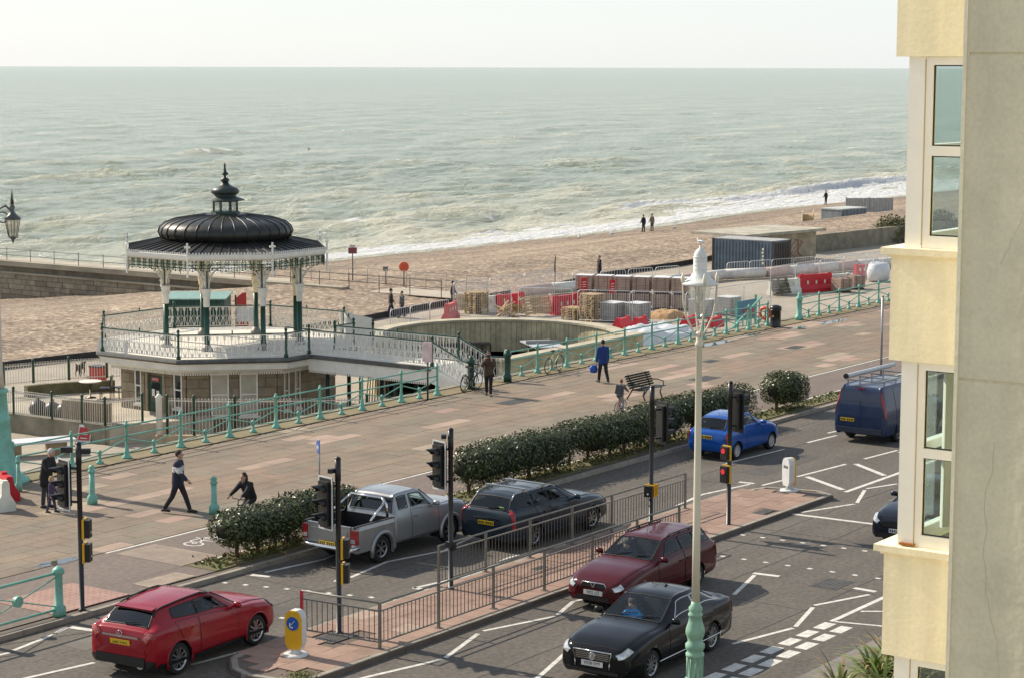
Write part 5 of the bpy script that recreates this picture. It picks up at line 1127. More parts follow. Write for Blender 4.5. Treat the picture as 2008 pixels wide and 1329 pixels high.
# plastic sheeting, sand, bulk bag
def mound(name, label, cat, x, y, z, lx, ly, h, mat, seed, rz=0):
    n = 22; u = np.linspace(-1,1,n); X, Y = np.meshgrid(u,u); Z = np.clip(1-(X**4+Y**4),0,1)**0.6*h*(0.55+0.9*fbm(X*3+seed,Y*3,3,seed))
    tag(ob(name, grid_mesh(name, X*lx, Y*ly, Z-0.02, mat), None, (x,y,z), rz), label, cat)
SHEET = M('plastic_sheet',(0.66,0.68,0.70),0.3,var=0.12,vs=2,bump=0.7,bs=4)
mound('plastic_sheeting','crumpled white plastic sheeting heaped behind the turquoise railing','sheeting',100.32, 60.78,-2.3,2.4,1.4,1.0,SHEET,3,-0.3)
mound('plastic_sheeting','lower lump of white plastic sheeting right of the bowl end','sheeting',99.11, 60.96,-2.3,1.1,0.9,0.55,SHEET,8,0.2)
mound('sand_heap','orange sand heap in front of the brown paver packs','sand',111.58, 67.08,-2.4,1.3,0.9,0.45,M('sand_orange',(0.46,0.28,0.13),0.95,var=0.3,vs=6),5)
t = thing('bulk_bag','white bulk bag standing beside the cream building edge','bulk bag',(139.39, 66.18,-2.4),-0.3); b = MB(); b.lathe([(0.55,0),(0.75,0.15),(0.8,0.7),(0.7,1.2),(0.5,1.35),(0.001,1.4)],n=10,sx=1.15); b.build('bag', SHEET, t)
for s in (-0.5,0.5): b = MB(); b.tube([(s-0.15,0,1.25),(s,0,1.6),(s+0.15,0,1.25)],0.03,5); b.build('loop', SHEET, t)
# turquoise stair rail with banner
t = thing('stair_railing','turquoise railed stairway head with blue and red banner beside the litter bin','railing',(95.11, 51.25,-2.4))
b = MB()
for i in range(9): x = -3.4+0.42*i; b.bar((x,0.4,0.9+0.19*i*0.9),(x,0.4,2.1+0.19*i*0.9),0.05,0.05)
b.build('spindles', TURQ, t, kind='stuff')
for z in (0.9,2.05): b = MB(); b.bar((-3.5,0.4,z),(0.2,0.4,z+1.6),0.07,0.07); b.build('sloping_rail', TURQ, t)
b = MB(); b.cbox((-0.5,0.9,3.0),(1.9,0.04,1.0)); bn = b.build('banner', M('banner_blue',(0.10,0.24,0.34),0.6,var=0.3), t); b = MB(); b.cbox((-0.3,0.87,2.85),(1.0,0.03,0.35)); b.build('banner_patch', RED, bn)
for x in (-1.5,0.5): b = MB(); b.bar((x,0.9,0),(x,0.9,3.7),0.09,0.09); b.build('post', TURQ, t)
# container, kiosk, planter wall
t = thing('shipping_container','blue-grey corrugated shipping container by the beach, its shaded right end coloured darker','container',(140.9,77.3,-2.4),rad(-2))
CN = M('container_blue',(0.10,0.135,0.175),0.5,var=0.3,vs=1.2); CND = M('container_shaded',(0.05,0.048,0.045),0.6,var=0.4)  # end face and posts: shade put into a darker paint colour
b = MB(); b.cbox((0,0,1.2),(2.4,5.2,2.35)); b.build('body', CN, t)
for i in range(18): b = MB(); b.cbox((-1.22,-2.4+0.28*i,1.2),(0.07,0.13,2.15)); b.build('corrugation', CN, t)
b = MB(); b.cbox((0,-2.62,1.2),(2.36,0.05,2.2)); dd = b.build('door', CND, t)
for i in range(9): b = MB(); b.cbox((-1.0+0.25*i,-2.66,1.2),(0.09,0.05,2.1)); b.build('door_rib', CND, dd)
for x, y in ((-1.2,-2.6),(1.2,-2.6),(-1.2,2.6)): b = MB(); b.cbox((x,y,1.2),(0.13,0.13,2.45)); b.build('corner_post', CND, t)
b = MB(); b.cbox((0,0,2.41),(2.42,5.22,0.06)); b.build('roof', M('container_roof',(0.4,0.4,0.38),0.6,var=0.3), t)
b = MB()
for i in range(5): b.cbox((-1.275,-1.75+0.03*(i%2),0.75+0.26*i),(0.02,0.16,0.17))
b.build('lettering', WHT, t, kind='stuff')
t = thing('beach_kiosk','low buff concrete kiosk with overhanging flat roof beside the container','kiosk',(149.3,80.2,-2.4),rad(-9))
BUF = [M('kiosk_block_%d'%i,c,0.9,var=0.25,vs=1.5,bump=0.3,bs=8) for i,c in enumerate([(0.40,0.34,0.235),(0.37,0.31,0.21),(0.43,0.37,0.26)])]
b = MB(); b.cbox((0,0,1.15),(6.5,4.0,2.3)); b.build('wall', BUF[1], t); b = MB(); b.cbox((-1.2,0.2,2.4),(10.2,5.4,0.22)); b.build('roof', M('roof_felt',(0.42,0.39,0.31),0.9,var=0.35,vs=0.8), t)
for r in range(6):
    for i in range(8): 
        m = BUF[(r*3+i*5)%3]; q = MB(); q.cbox((-2.85+0.81*i,-2.02,0.2+0.37*r),(0.79,0.05,0.355)); q.build('block', m, t)
b = MB(); b.tube([(0.4+0.5*math.sin(u*2.3),-2.06,1.1+0.65*math.cos(u*1.7)) for u in np.linspace(0,6,40)],0.035,4); b.tube([(1.1+0.3*math.sin(u*3.1),-2.06,1.0+0.6*math.cos(u*1.3)) for u in np.linspace(0,5,30)],0.03,4); b.build('graffiti', M('graffiti_red',(0.36,0.16,0.12),0.7), t)
t = thing('planter_wall','long raised concrete planter wall right of the kiosk','wall',(160,80.8,-2.4))
b = MB(); b.bar((-3.5,0.2,0.7),(30,-2.8,0.7),0.4,1.5); b.build('wall', CONC, t); b = MB(); b.add([(-3.5,0.4,1.3),(30,-2.6,1.3),(34,9,1.3),(-3.5,9,1.3)],[(0,1,2,3)]); b.build('soil', SHINGLE, t)
t = thing('steel_bin','grey steel container box on the beach beyond the planter wall','container',(186.5,92.3,-2.5),rad(-10)); b = MB(); b.cbox((0,0,0.9),(4.0,2.4,1.7)); b.build('body', M('bin_steel',(0.22,0.25,0.26),0.55,var=0.35,vs=1.5), t); b = MB(); b.cbox((0,0,1.8),(4.1,2.5,0.12)); b.build('lid', M('bin_lid',(0.5,0.52,0.5),0.6,var=0.2), t)
for i in range(7): b = MB(); b.cbox((-1.7+0.57*i,-1.22,0.9),(0.09,0.06,1.6)); b.build('rib', MATS['bin_steel'], t)
t = thing('cable_drum','pale timber cable drum lying behind the kiosk roof','cable drum',(180.5,93,-2.4),0.5)
for y in (-0.5,0.5): b = MB(); b.disc((0,y,0.9),(0,1,0),0.9,0.1,20); b.build('flange', WOOD[2], t)
b = MB(); b.disc((0,-0.45,0.9),(0,1,0),0.5,0.95,16); b.build('core', WOOD[1], t)
t = thing('palisade_fence','grey slatted hoarding at the top of the beach beside the steel container','fence',(207,99.5,-2.5),rad(-50))
for i in range(16): b = MB(); b.cbox((-2.4+0.32*i,0,0.75),(0.3,0.05,1.5)); b.build('slat', GM, t)
for x in (-2.5,0,2.5): b = MB(); b.cbox((x,0.08,0.8),(0.1,0.1,1.6)); b.build('post', GM, t)
# green shed, information board, beach signs
t = thing('green_shed','dark green ribbed storage shed with pale aqua roof behind the bandstand','shed',(88.9,84.4,-2.4),rad(-54))
SG = M('shed_green',(0.02,0.075,0.055),0.6,var=0.3); b = MB(); b.cbox((0,0,1.05),(3.3,3.2,2.1)); b.build('wall', SG, t)
for i in range(14): b = MB(); b.cbox((-1.6+0.245*i,-1.62,1.05),(0.1,0.05,2.05)); b.build('rib', SG, t)
b = MB(); b.ext([(-1.75,-1.75,2.1),(1.75,-1.75,2.1),(1.75,1.75,2.16),(-1.75,1.75,2.16)],(0,0,0.07)); b.build('roof', M('aqua_roof',(0.20,0.34,0.29),0.5,var=0.2), t)
t = thing('information_board','red and white information board seen through the bandstand columns','sign',(89.5,81.3,-2.4),rad(-50))
for x in (-0.6,0.6): b = MB(); b.bar((x,0,0),(x,0,2.35),0.09,0.09); b.build('post', BK, t)
b = MB(); b.ext([(-0.55,0,1.65),(0.0,0,1.65),(0.0,0,2.5),(-0.25,0,2.45),(-0.55,0,2.2)],(0,0.05,0)); b.build('header', SIGNR, t); b = MB(); b.ext([(-0.55,0,0.85),(0.55,0,0.85),(0.55,0,1.64),(-0.55,0,1.64)],(0,0.05,0)); b.build('panel', M('panel_white',(0.6,0.6,0.6),0.5,var=0.1), t); b = MB(); b.ext([(-0.55,0,0.4),(0.1,0,0.4),(0.1,0,0.84),(-0.55,0,0.84)],(0,0.05,0)); b.build('lower_panel', SIGNR, t)
t = thing('beach_sign','maroon and white safety sign on a tall post above the groyne walk','sign',(115.6,95.0,-2.4),rad(-50)); b = MB(); b.tube([(0,0,0),(0,0,2.7)],0.04,6); b.build('post', RAILD, t); b = MB(); b.cbox((0,-0.05,2.35),(0.6,0.04,0.42)); b.build('board', M('maroon',(0.20,0.05,0.06),0.5), t); b = MB(); b.cbox((0,-0.05,2.68),(0.4,0.04,0.2)); b.build('top_board', M('sign_pale',(0.55,0.45,0.45),0.5), t)
t = thing('lifebuoy_stand','bright orange lifebuoy housing on a post at the groyne walk','lifebuoy',(115.4,90.3,-2.4),rad(-50)); b = MB(); b.tube([(0,0.05,0),(0,0.05,1.5)],0.04,6); b.build('post', RAILD, t); b = MB(); b.disc((0,0,1.5),(0,-1,0),0.34,0.14,20); hs = b.build('housing', ORG, t); b = MB(); b.tube([(0.22*math.cos(a),-0.15,1.5+0.22*math.sin(a)) for a in np.linspace(0,2*math.pi,15)[:-1]],0.03,5,closed=True); b.build('ring', M('ring_orange',(0.7,0.16,0.06),0.5), hs)
t = thing('notice_plate','small grey notice plate on the groyne walk railing','sign',(115.5,92,-2.4),rad(-50)); b = MB(); b.tube([(0,0.03,0),(0,0.03,1.4)],0.03,5); b.build('post', RAILD, t); b = MB(); b.cbox((0,0,1.25),(0.35,0.03,0.3)); b.build('plate', M('plate_grey',(0.16,0.15,0.17),0.5), t)
tag(MB().tube([(0,0,0),(0,0,2.1)],0.05,6).build('marker_post', BK, None, (123.29, 83.13,-2.4)), 'slim dark post at the edge of the beach path', 'post')

# scrub on the planter wall
LEAFD = [M('scrub_leaf_%d'%i,c,0.7) for i,c in enumerate([(0.055,0.07,0.02),(0.085,0.095,0.03),(0.12,0.115,0.045)])]
def leaf_mass(name, parent, pts, nrm, mats, ls, seed=0, kind='stuff', label=None, loc=None, weights=None):
    """leaf-sized faces at given points, roughly facing nrm"""
    rg = np.random.default_rng(seed); n = len(pts); pts = np.asarray(pts); d = np.asarray(nrm)+rg.normal(0,0.55,(n,3)); d /= np.linalg.norm(d,axis=1)[:,None]
    r = rg.normal(0,1,(n,3)); a = np.cross(d,r); a /= np.linalg.norm(a,axis=1)[:,None]; b = np.cross(d,a); L = ls*(0.7+0.6*rg.random((n,1))); Wd = L*0.45
    v = np.stack([pts-a*L/2, pts+b*Wd/2+d*L*0.06, pts+a*L/2, pts-b*Wd/2+d*L*0.06],1).reshape(-1,3)
    me = bpy.data.meshes.new(name); me.vertices.add(4*n); me.vertices.foreach_set('co', v.astype(np.float32).ravel()); me.loops.add(4*n); me.loops.foreach_set('vertex_index', np.arange(4*n,dtype=np.int32)); me.polygons.add(n); me.polygons.foreach_set('loop_start', np.arange(0,4*n,4,dtype=np.int32)); me.update(calc_edges=True)
    for m in mats: me.materials.append(m)
    me.polygons.foreach_set('material_index', (rg.integers(0,len(mats),n) if weights is None else rg.choice(len(mats),n,p=weights)).astype(np.int32))
    return ob(name, me, parent, loc, kind=kind)
for i,(x,y,l) in enumerate(((172.0,80.6,'dark coarse shrub at the left of the planter wall greenery'),(176.0,80.1,'tall dark shrub in the middle of the planter wall greenery'),(180.5,79.7,'olive shrub nearest the cream building on the planter wall'))):
    t = thing('seaside_shrub', l, 'shrub', (x,y,-2.4), 0, 'shrubs along the planter wall'); rg_ = np.random.default_rng(40+i); u = rg_.normal(0,1,(2600,3)); u /= np.linalg.norm(u,axis=1)[:,None]; u[:,2] = np.abs(u[:,2]); rr = (0.55+0.5*rg_.random((2600,1)))
    leaf_mass('foliage', t, u*rr*np.array([2.6,1.6,2.3]), u, LEAFD, 0.28, i); b = MB()
    for k in range(5): b.tube([(0,0,0),(rg_.normal(0,1),rg_.normal(0,0.6),1.4)],[0.06,0.02],5)
    b.build('stems', M('bark',(0.12,0.085,0.05),0.9), t, kind='stuff')

t = thing('slatted_screen','dark slatted folding screen standing on the lower ground under the footbridge','screen',(75.0,60.2,-2.4),rad(-50))
for i in range(9): b = MB(); b.bar((-0.55+0.13*i,-0.25,0.05),(-0.42+0.105*i,0,1.35),0.05,0.03); b.build('slat', DKWD, t)
b = MB(); b.bar((-0.6,-0.27,0.1),(0.55,-0.27,0.1),0.05,0.04); b.bar((-0.45,-0.03,1.3),(0.45,-0.03,1.3),0.05,0.04); b.build('rail', DKWD, t)
tag(MB().tube([(0,0,0),(0,0,1.9)],0.06,6).ball((0,0,1.93),0.08,6).build('lower_post', BK, None, (76.15, 58.85,-2.4)), 'short black post on the lower ground right of the slatted screen', 'post')
# ================================================================ SIGNALS, GUARD RAILS, ISLAND BOLLARDS
SBK = M('signal_black',(0.013,0.013,0.014),0.4,var=0.3,vs=4); SWH = M('signal_white',(0.62,0.63,0.62),0.5,var=0.1); YEL = M('signal_yellow',(0.72,0.40,0.012),0.45,var=0.1)
LENS = [M('lens_red',(0.10,0.02,0.018),0.2), M('lens_amber',(0.10,0.06,0.015),0.2), M('lens_green',(0.02,0.07,0.06),0.2)]
REDLIT = M('red_man_lit',(0.6,0.03,0.045),0.4,emit=0.3)
def signal_head(par, dx, dy, z, face, turn=0.0):
    """three-aspect head; face = +1 looks to +X, -1 to -X. z = centre height"""
    f = face; h = MB(); h.box(dx-0.1,dx+0.1,dy-0.16,dy+0.16,z-0.5,z+0.5); hd = h.build('signal_head', SBK, par, (0,0,0), turn)
    b = MB(); xb = dx-f*0.0; b.box(xb-0.012,xb+0.012,dy-0.25,dy+0.25,z-0.60,z+0.60); bd = b.build('backing_board', SBK, hd)
    b = MB(); w = 0.035
    for (y0,y1,z0,z1) in ((dy-0.255,dy-0.255+w,z-0.605,z+0.605),(dy+0.255-w,dy+0.255,z-0.605,z+0.605),(dy-0.255+w,dy+0.255-w,z+0.605-w,z+0.605),(dy-0.255+w,dy+0.255-w,z-0.605,z-0.605+w)): b.box(min(xb+f*0.004,xb+f*0.019),max(xb+f*0.004,xb+f*0.019),y0,y1,z0,z1)
    b.build('board_border', SWH if f < 0 else SBK, bd)
    for i in range(3):
        zc = z+0.32-0.32*i; q = MB(); n = 12
        q.disc((dx+f*0.1,dy,zc),(f,0,0),0.10,0.012,14); q.build('lens', LENS[i], hd)
        q = MB(); o = []
        for k in range(n+1):
            t_ = math.pi*(-0.12+1.24*k/n); cy, cz = 0.125*math.cos(t_), 0.125*math.sin(t_); L_ = 0.10+0.20*max(0,math.sin(t_))
            o.append(((dx+f*0.1,dy+cy,zc+cz),(dx+f*(0.1+L_),dy+cy*0.95,zc+cz*0.95)))
        vs = [p for pr in o for p in pr]; q.add(vs,[(2*k,2*k+1,2*k+3,2*k+2) for k in range(n)],0,True)
        vi = [((p[0],dy+(p[1]-dy)*0.92,zc+(p[2]-zc)*0.92)) for p in vs]; q.add(vi,[(2*k+2,2*k+3,2*k+1,2*k) for k in range(n)],0,True)
        q.build('visor', SBK, hd)
    b = MB(); b.bar((dx,dy,z+0.4),(0,0,z+0.4),0.05,0.05); b.build('bracket', SBK, hd); b = MB(); b.bar((dx,dy,z-0.4),(0,0,z-0.4),0.05,0.05); b.build('bracket', SBK, hd)
def ped_box(par, z, ang, h=0.5, lit=False, both=True):
    """black near-side box with yellow back plate on the pole; ang = facing direction"""
    c, s = math.cos(ang), math.sin(ang); b = MB(); b.cbox((c*0.17,s*0.17,z),(0.15,0.24,h),rz=ang); bx = b.build('crossing_box', SBK, par)
    b = MB(); b.cbox((c*0.10,s*0.10,z),(0.05,0.30,h+0.05),rz=ang); b.build('yellow_plate', YEL, bx)
    if lit: b = MB(); b.disc((c*0.25,s*0.25,z+h*0.18),(c,s,0),0.075,0.012,12); b.build('red_lens', REDLIT, bx)
    else: b = MB(); b.disc((c*0.25,s*0.25,z-h*0.2),(c,s,0),0.03,0.012,8); b.build('push_button', SWH, bx)
def pole(label, x, y, h=3.95):
    t = thing('traffic_light', label, 'traffic light', (x,y,0.12), 0, 'black traffic light poles at the crossing')
    b = MB(); b.lathe([(0.1,0),(0.1,0.02),(0.062,0.03),(0.062,h-0.5),(0.07,h-0.49),(0.07,h)],n=12); b.build('pole', SBK, t)
    b = MB(); b.lathe([(0.074,h),(0.074,h+0.02),(0.04,h+0.05),(0.001,h+0.06)],n=10); b.build('cap', SBK, t); return t
t = pole('black signal pole at the kerb on the far left, beside the pink tactile paving', 34.32, 36.47)
signal_head(t, -0.22, 0.30, 2.98, -1, rad(-13)); ped_box(t, 1.95, rad(-60), 0.42); ped_box(t, 1.38, rad(-60), 0.42)
b = MB(); b.cbox((0.1,-0.12,3.78),(0.24,0.12,0.12),rz=rad(-50)); b.cbox((-0.18,0.2,3.82),(0.26,0.13,0.13),rz=rad(130)); b.build('detector', SBK, t)
t = pole('black signal pole inside the railing at the left end of the island', 36.25, 30.26, 3.98)
signal_head(t, -0.20, 0.18, 2.98, -1, rad(-13)); ped_box(t, 1.95, rad(-60), 0.42); ped_box(t, 1.38, rad(-60), 0.42)
b = MB(); b.cbox((-0.12,0.08,3.72),(0.16,0.1,0.1)); b.build('detector', SBK, t)
t = pole('black signal pole on the island just past the silver pickup', 40.95, 30.63, 3.95)
signal_head(t, -0.20, 0.18, 3.08, -1, rad(-15)); b = MB(); b.cbox((-0.14,0.1,3.8),(0.2,0.12,0.1),rz=0.6); b.build('detector', SBK, t); b = MB(); b.cbox((0,0,1.13),(0.2,0.2,0.14)); b.disc((0,-0.1,1.05),(0,-1,0),0.07,0.03,10); b.build('pole_clamp', SBK, t)
t = pole('black signal pole behind the rear guard rail, head turned away from us', 50.07, 30.5, 3.9)
signal_head(t, 0.40, 0.10, 2.85, 1, rad(-26)); ped_box(t, 1.0, rad(10), 0.3); ped_box(t, 1.0, rad(190), 0.3)
t = pole('black signal pole at the right of the island with red pedestrian lamps', 51.45, 28.81, 4.0)
signal_head(t, 0.25, -0.02, 3.2, 1, rad(-20)); ped_box(t, 2.05, rad(165), 0.36, True); ped_box(t, 1.45, rad(165), 0.46, True)
RG = M('guardrail_grey',(0.20,0.195,0.17),0.5,metal=0.3,var=0.2,vs=6); RGD = M('guardrail_bar',(0.115,0.11,0.095),0.55,metal=0.3,var=0.25,vs=6)
b = MB(); b.bar((0,0,0.16),(0,0,0.84),0.014,0.014); BAR0 = b.mesh('bar', RGD); b = MB(); b.bar((0,0,0),(0,0,1.04),0.055,0.055); b.cbox((0,0,0.01),(0.14,0.14,0.02)); PST0 = b.mesh('post', RG); PST1 = PST0.copy(); PST1.materials[0] = M('post_red',(0.5,0.03,0.05),0.5)
def guard(label, pts, posts=2.0, red_first=False):
    o = pts[0]; t = thing('guard_rail', label, 'guard rail', (o[0],o[1],0.125), 0, 'grey pedestrian guard rails on the island'); first = True
    for p, q in zip(pts[:-1], pts[1:]):
        p = Vector((p[0]-o[0],p[1]-o[1],0)); q = Vector((q[0]-o[0],q[1]-o[1],0)); n = max(1,round((q-p).length/posts)); an = math.atan2((q-p).y,(q-p).x)
        for i in range(n):
            a, c = p.lerp(q,i/n), p.lerp(q,(i+1)/n)
            ob('post', PST1 if (first and red_first) else PST0, t, a, an); first = False
            b = MB()
            b.tube([a+Vector((0,0,1.03)),c+Vector((0,0,1.03))],0.024,6); b.build('top_rail', RG, t)
            b = MB(); b.bar(a+Vector((0,0,0.85)),c+Vector((0,0,0.85)),0.03,0.03); b.build('upper_rail', RG, t); b = MB(); b.bar(a+Vector((0,0,0.15)),c+Vector((0,0,0.15)),0.03,0.03); b.build('lower_rail', RG, t)
            m = int((c-a).length/0.135)
            for k in range(1,m): r = a.lerp(c,k/m); ob('bar', BAR0, t, r, an)
    ob('post', PST0, t, q, an)
guard('grey guard rail along the near side of the island, turning back at its left end', [(35.58,30.78),(35.72,28.66),(48.6,28.72)], 2.05, True)
guard('grey guard rail along the far side of the island beside the dark estate', [(40.95,31.0),(52.62,30.9)], 1.95)
def keep_left(label, x, y, rz, sign):
    t = thing('island_bollard', label, 'traffic bollard', (x,y,0.12), rz, 'lit traffic bollards on the island')
    b = MB(); b.lathe([(0.30,0),(0.29,0.05),(0.2,0.07)],n=14,sy=0.9); b.lathe([(0.16,0.07),(0.1,0.12),(0.13,0.17)],n=10); b.build('base', SWH, t)
    b = MB(); prof = [(-0.13,0.17),(0.13,0.17),(0.2,0.3),(0.2,0.85),(0.16,0.96),(0.08,1.02),(-0.08,1.02),(-0.16,0.96),(-0.2,0.85),(-0.2,0.3)]
    b.ext([(-0.06,p[0]*1.0,p[1]) for p in prof],(-0.05,0,0)); fr = b.build('front_face', YEL, t)
    b = MB(); b.ext([(0.14,p[0],p[1]) for p in prof],(-0.198,0,0)); b.build('shell', SWH, t)
    if sign:
        b = MB(); b.disc((-0.112,0,0.74),(-1,0,0),0.15,0.012,22); ds = b.build('blue_disc', BLUE, fr)
        b = MB(); xx = -0.127; b.bar((xx,-0.06,0.81),(xx,0.05,0.69),0.01,0.035,upv=(1,0,0)); b.bar((xx,0.06,0.66),(xx,-0.015,0.66),0.01,0.03,upv=(0,0,1)); b.bar((xx,0.06,0.67),(xx,0.06,0.75),0.03,0.01,upv=(1,0,0)); b.build('arrow', SWH, ds)
    else:
        b = MB()
        for i in (-1,0,1):
            b.cbox((0.145,i*0.085,0.74),(0.012,0.045,0.05)); b.disc((0.14,i*0.085,0.78),(1,0,0),0.02,0.012,8)
        b.build('print_marks', M('faint_black',(0.12,0.12,0.13),0.6), t, kind='stuff')
keep_left('yellow bollard with blue keep-left arrow at the left tip of the island', 34.24, 29.81, rad(10), True)
keep_left('white backed bollard with yellow edge at the right end of the island', 56.71, 29.68, rad(150), False)
# ================================================================ VEHICLES
CG = GLASS('car_glass', (0.80,0.88,0.84), 0.0); CGD = GLASS('car_glass_dark', (0.07,0.08,0.08), 0.02)
FRIT = M('black_trim',(0.012,0.012,0.012),0.45); LIN = M('cabin_lining',(0.05,0.048,0.045),0.85,var=0.2); SEAT = M('seat_cloth',(0.035,0.035,0.038),0.9,var=0.2)
TYRE = M('tyre_rubber',(0.016,0.016,0.016),0.85,var=0.2); ALLOY = M('alloy',(0.42,0.42,0.42),0.3,metal=0.85,var=0.1); CHROME = M('chrome',(0.65,0.65,0.65),0.12,metal=1.0)
HLAMP = M('headlamp_clear',(0.62,0.64,0.65),0.08,metal=0.5,var=0.35,vs=14,spec=0.9); TLAMP = M('tail_lamp_red',(0.30,0.012,0.018),0.15,var=0.35,vs=10,coat=0.4); YPL = M('plate_yellow',(0.72,0.47,0.02),0.45); WPL = M('plate_white',(0.66,0.66,0.62),0.45); PLK = M('plate_black',(0.015,0.015,0.015),0.5)
UNDER = M('underbody',(0.012,0.012,0.012),0.9)
def paint(name, col, rough=0.28, metal=0.0, coat=0.35):
    return M('paint_'+name, col, rough, metal=metal, var=0.12, vs=2.0, coat=coat, spec=0.3 if coat > 0.3 else 0.2)
def cr(p0, p1, p2, p3, t, k=0.42):
    m1, m2 = (p2-p0)*k, (p3-p1)*k; t2, t3 = t*t, t*t*t
    return (2*t3-3*t2+1)*p1+(t3-2*t2+t)*m1+(-2*t3+3*t2)*p2+(t3-t2)*m2
class Shell:
    """smooth surface through a net of stations (front to rear) x section points (sill to roof centre), left half"""
    def __init__(s, st):
        s.P = np.array([[(x, w-0.10, zb), (x, w-0.015, zb+0.10), (x, w, zb+(zs-zb)*0.55), (x, w-0.045, zs), (x+dx, yr, ze), (x+dx, yr*0.80, ze+(zc-ze)*0.62), (x+dx, 0, zc)] for (x,w,zb,zs,yr,ze,zc,dx) in st], float)
        s.nu, s.nv = s.P.shape[0]-1, 6
    def at(s, u, v):
        u = min(max(u,0),s.nu); v = min(max(v,0),s.nv); i = min(int(u), s.nu-1); j = min(int(v), s.nv-1); a, b = u-i, v-j
        def row(ii):
            ii = min(max(ii,0),s.nu); R = s.P[ii]
            p3 = R[j+2] if j+2 <= s.nv else R[j]*np.array([1,-1,1])
            return cr(R[max(j-1,0)], R[j], R[j+1], p3, b)
        return cr(row(i-1), row(i), row(i+1), row(i+2), a)
    def nrm(s, u, v):
        e = 0.02; a = s.at(u+e,v)-s.at(u-e,v); b = s.at(u,v+e)-s.at(u,v-e); n = np.cross(a,b); L = np.linalg.norm(n)
        n = n/L if L > 1e-9 else np.array([0,0,1.0]); return n if (n[1] > 0.02 or n[2] > 0 or abs(n[0]) > 0.5) else -n
def bil(q, a, b):
    """bilinear in uv quad: q = (front-bottom, rear-bottom, rear-top, front-top)"""
    return tuple((q[0][k]*(1-a)+q[1][k]*a)*(1-b)+(q[3][k]*(1-a)+q[2][k]*a)*b for k in (0,1))
def patch(sh, q, off, n=10, m=8, mirror=False, sides=(1,)):
    """panel following the shell, given a uv quad"""
    mb = MB(); 
    for sd_ in sides:
        vs = []
        for j in range(m+1):
            for i in range(n+1):
                u, v = bil(q, i/n, j/m); p = sh.at(u,v)+sh.nrm(u,v)*off; vs.append((p[0], p[1]*sd_, p[2]))
        mb.add(vs, [(j*(n+1)+i, j*(n+1)+i+1, (j+1)*(n+1)+i+1, (j+1)*(n+1)+i) for j in range(m) for i in range(n)], 0, True)
    return mb
def cpatch(sh, u0, u1, v0, off, n=10, m=12, v0b=None):
    """panel across the centre line between v0 on both sides"""
    mb = MB(); vs = []; v0b = v0 if v0b is None else v0b
    for i in range(n+1):
        a = i/n; u = u0*(1-a)+u1*a; vv = v0*(1-a)+v0b*a
        for j in range(2*m+1):
            v = vv+(6-vv)*(1-abs(j-m)/m); p = sh.at(u,v)+sh.nrm(u,v)*off; vs.append((p[0], p[1]*(1 if j < m else -1), p[2]))
    w = 2*m+1; return mb.add(vs, [(i*w+j, i*w+j+1, (i+1)*w+j+1, (i+1)*w+j) for i in range(n) for j in range(w-1)], 0, True)
def ring(pts, r, mat, name, par): MB().tube(pts, r, 4, closed=True).build(name, mat, par)
def uvloop(sh, q, off, sd_=1, n=8):
    o = []
    for a, b in [(i/n,0) for i in range(n)]+[(1,i/n) for i in range(n)]+[(1-i/n,1) for i in range(n)]+[(0,1-i/n) for i in range(n)]:
        u, v = bil(q,a,b); p = sh.at(u,v)+sh.nrm(u,v)*off; o.append((p[0],p[1]*sd_,p[2]))
    return o
def inquad(q, u, v):
    c = True
    for k in range(4):
        a, b = q[k], q[(k+1)%4]
        if (b[0]-a[0])*(v-a[1])-(b[1]-a[1])*(u-a[0]) < 0: c = False
    return c
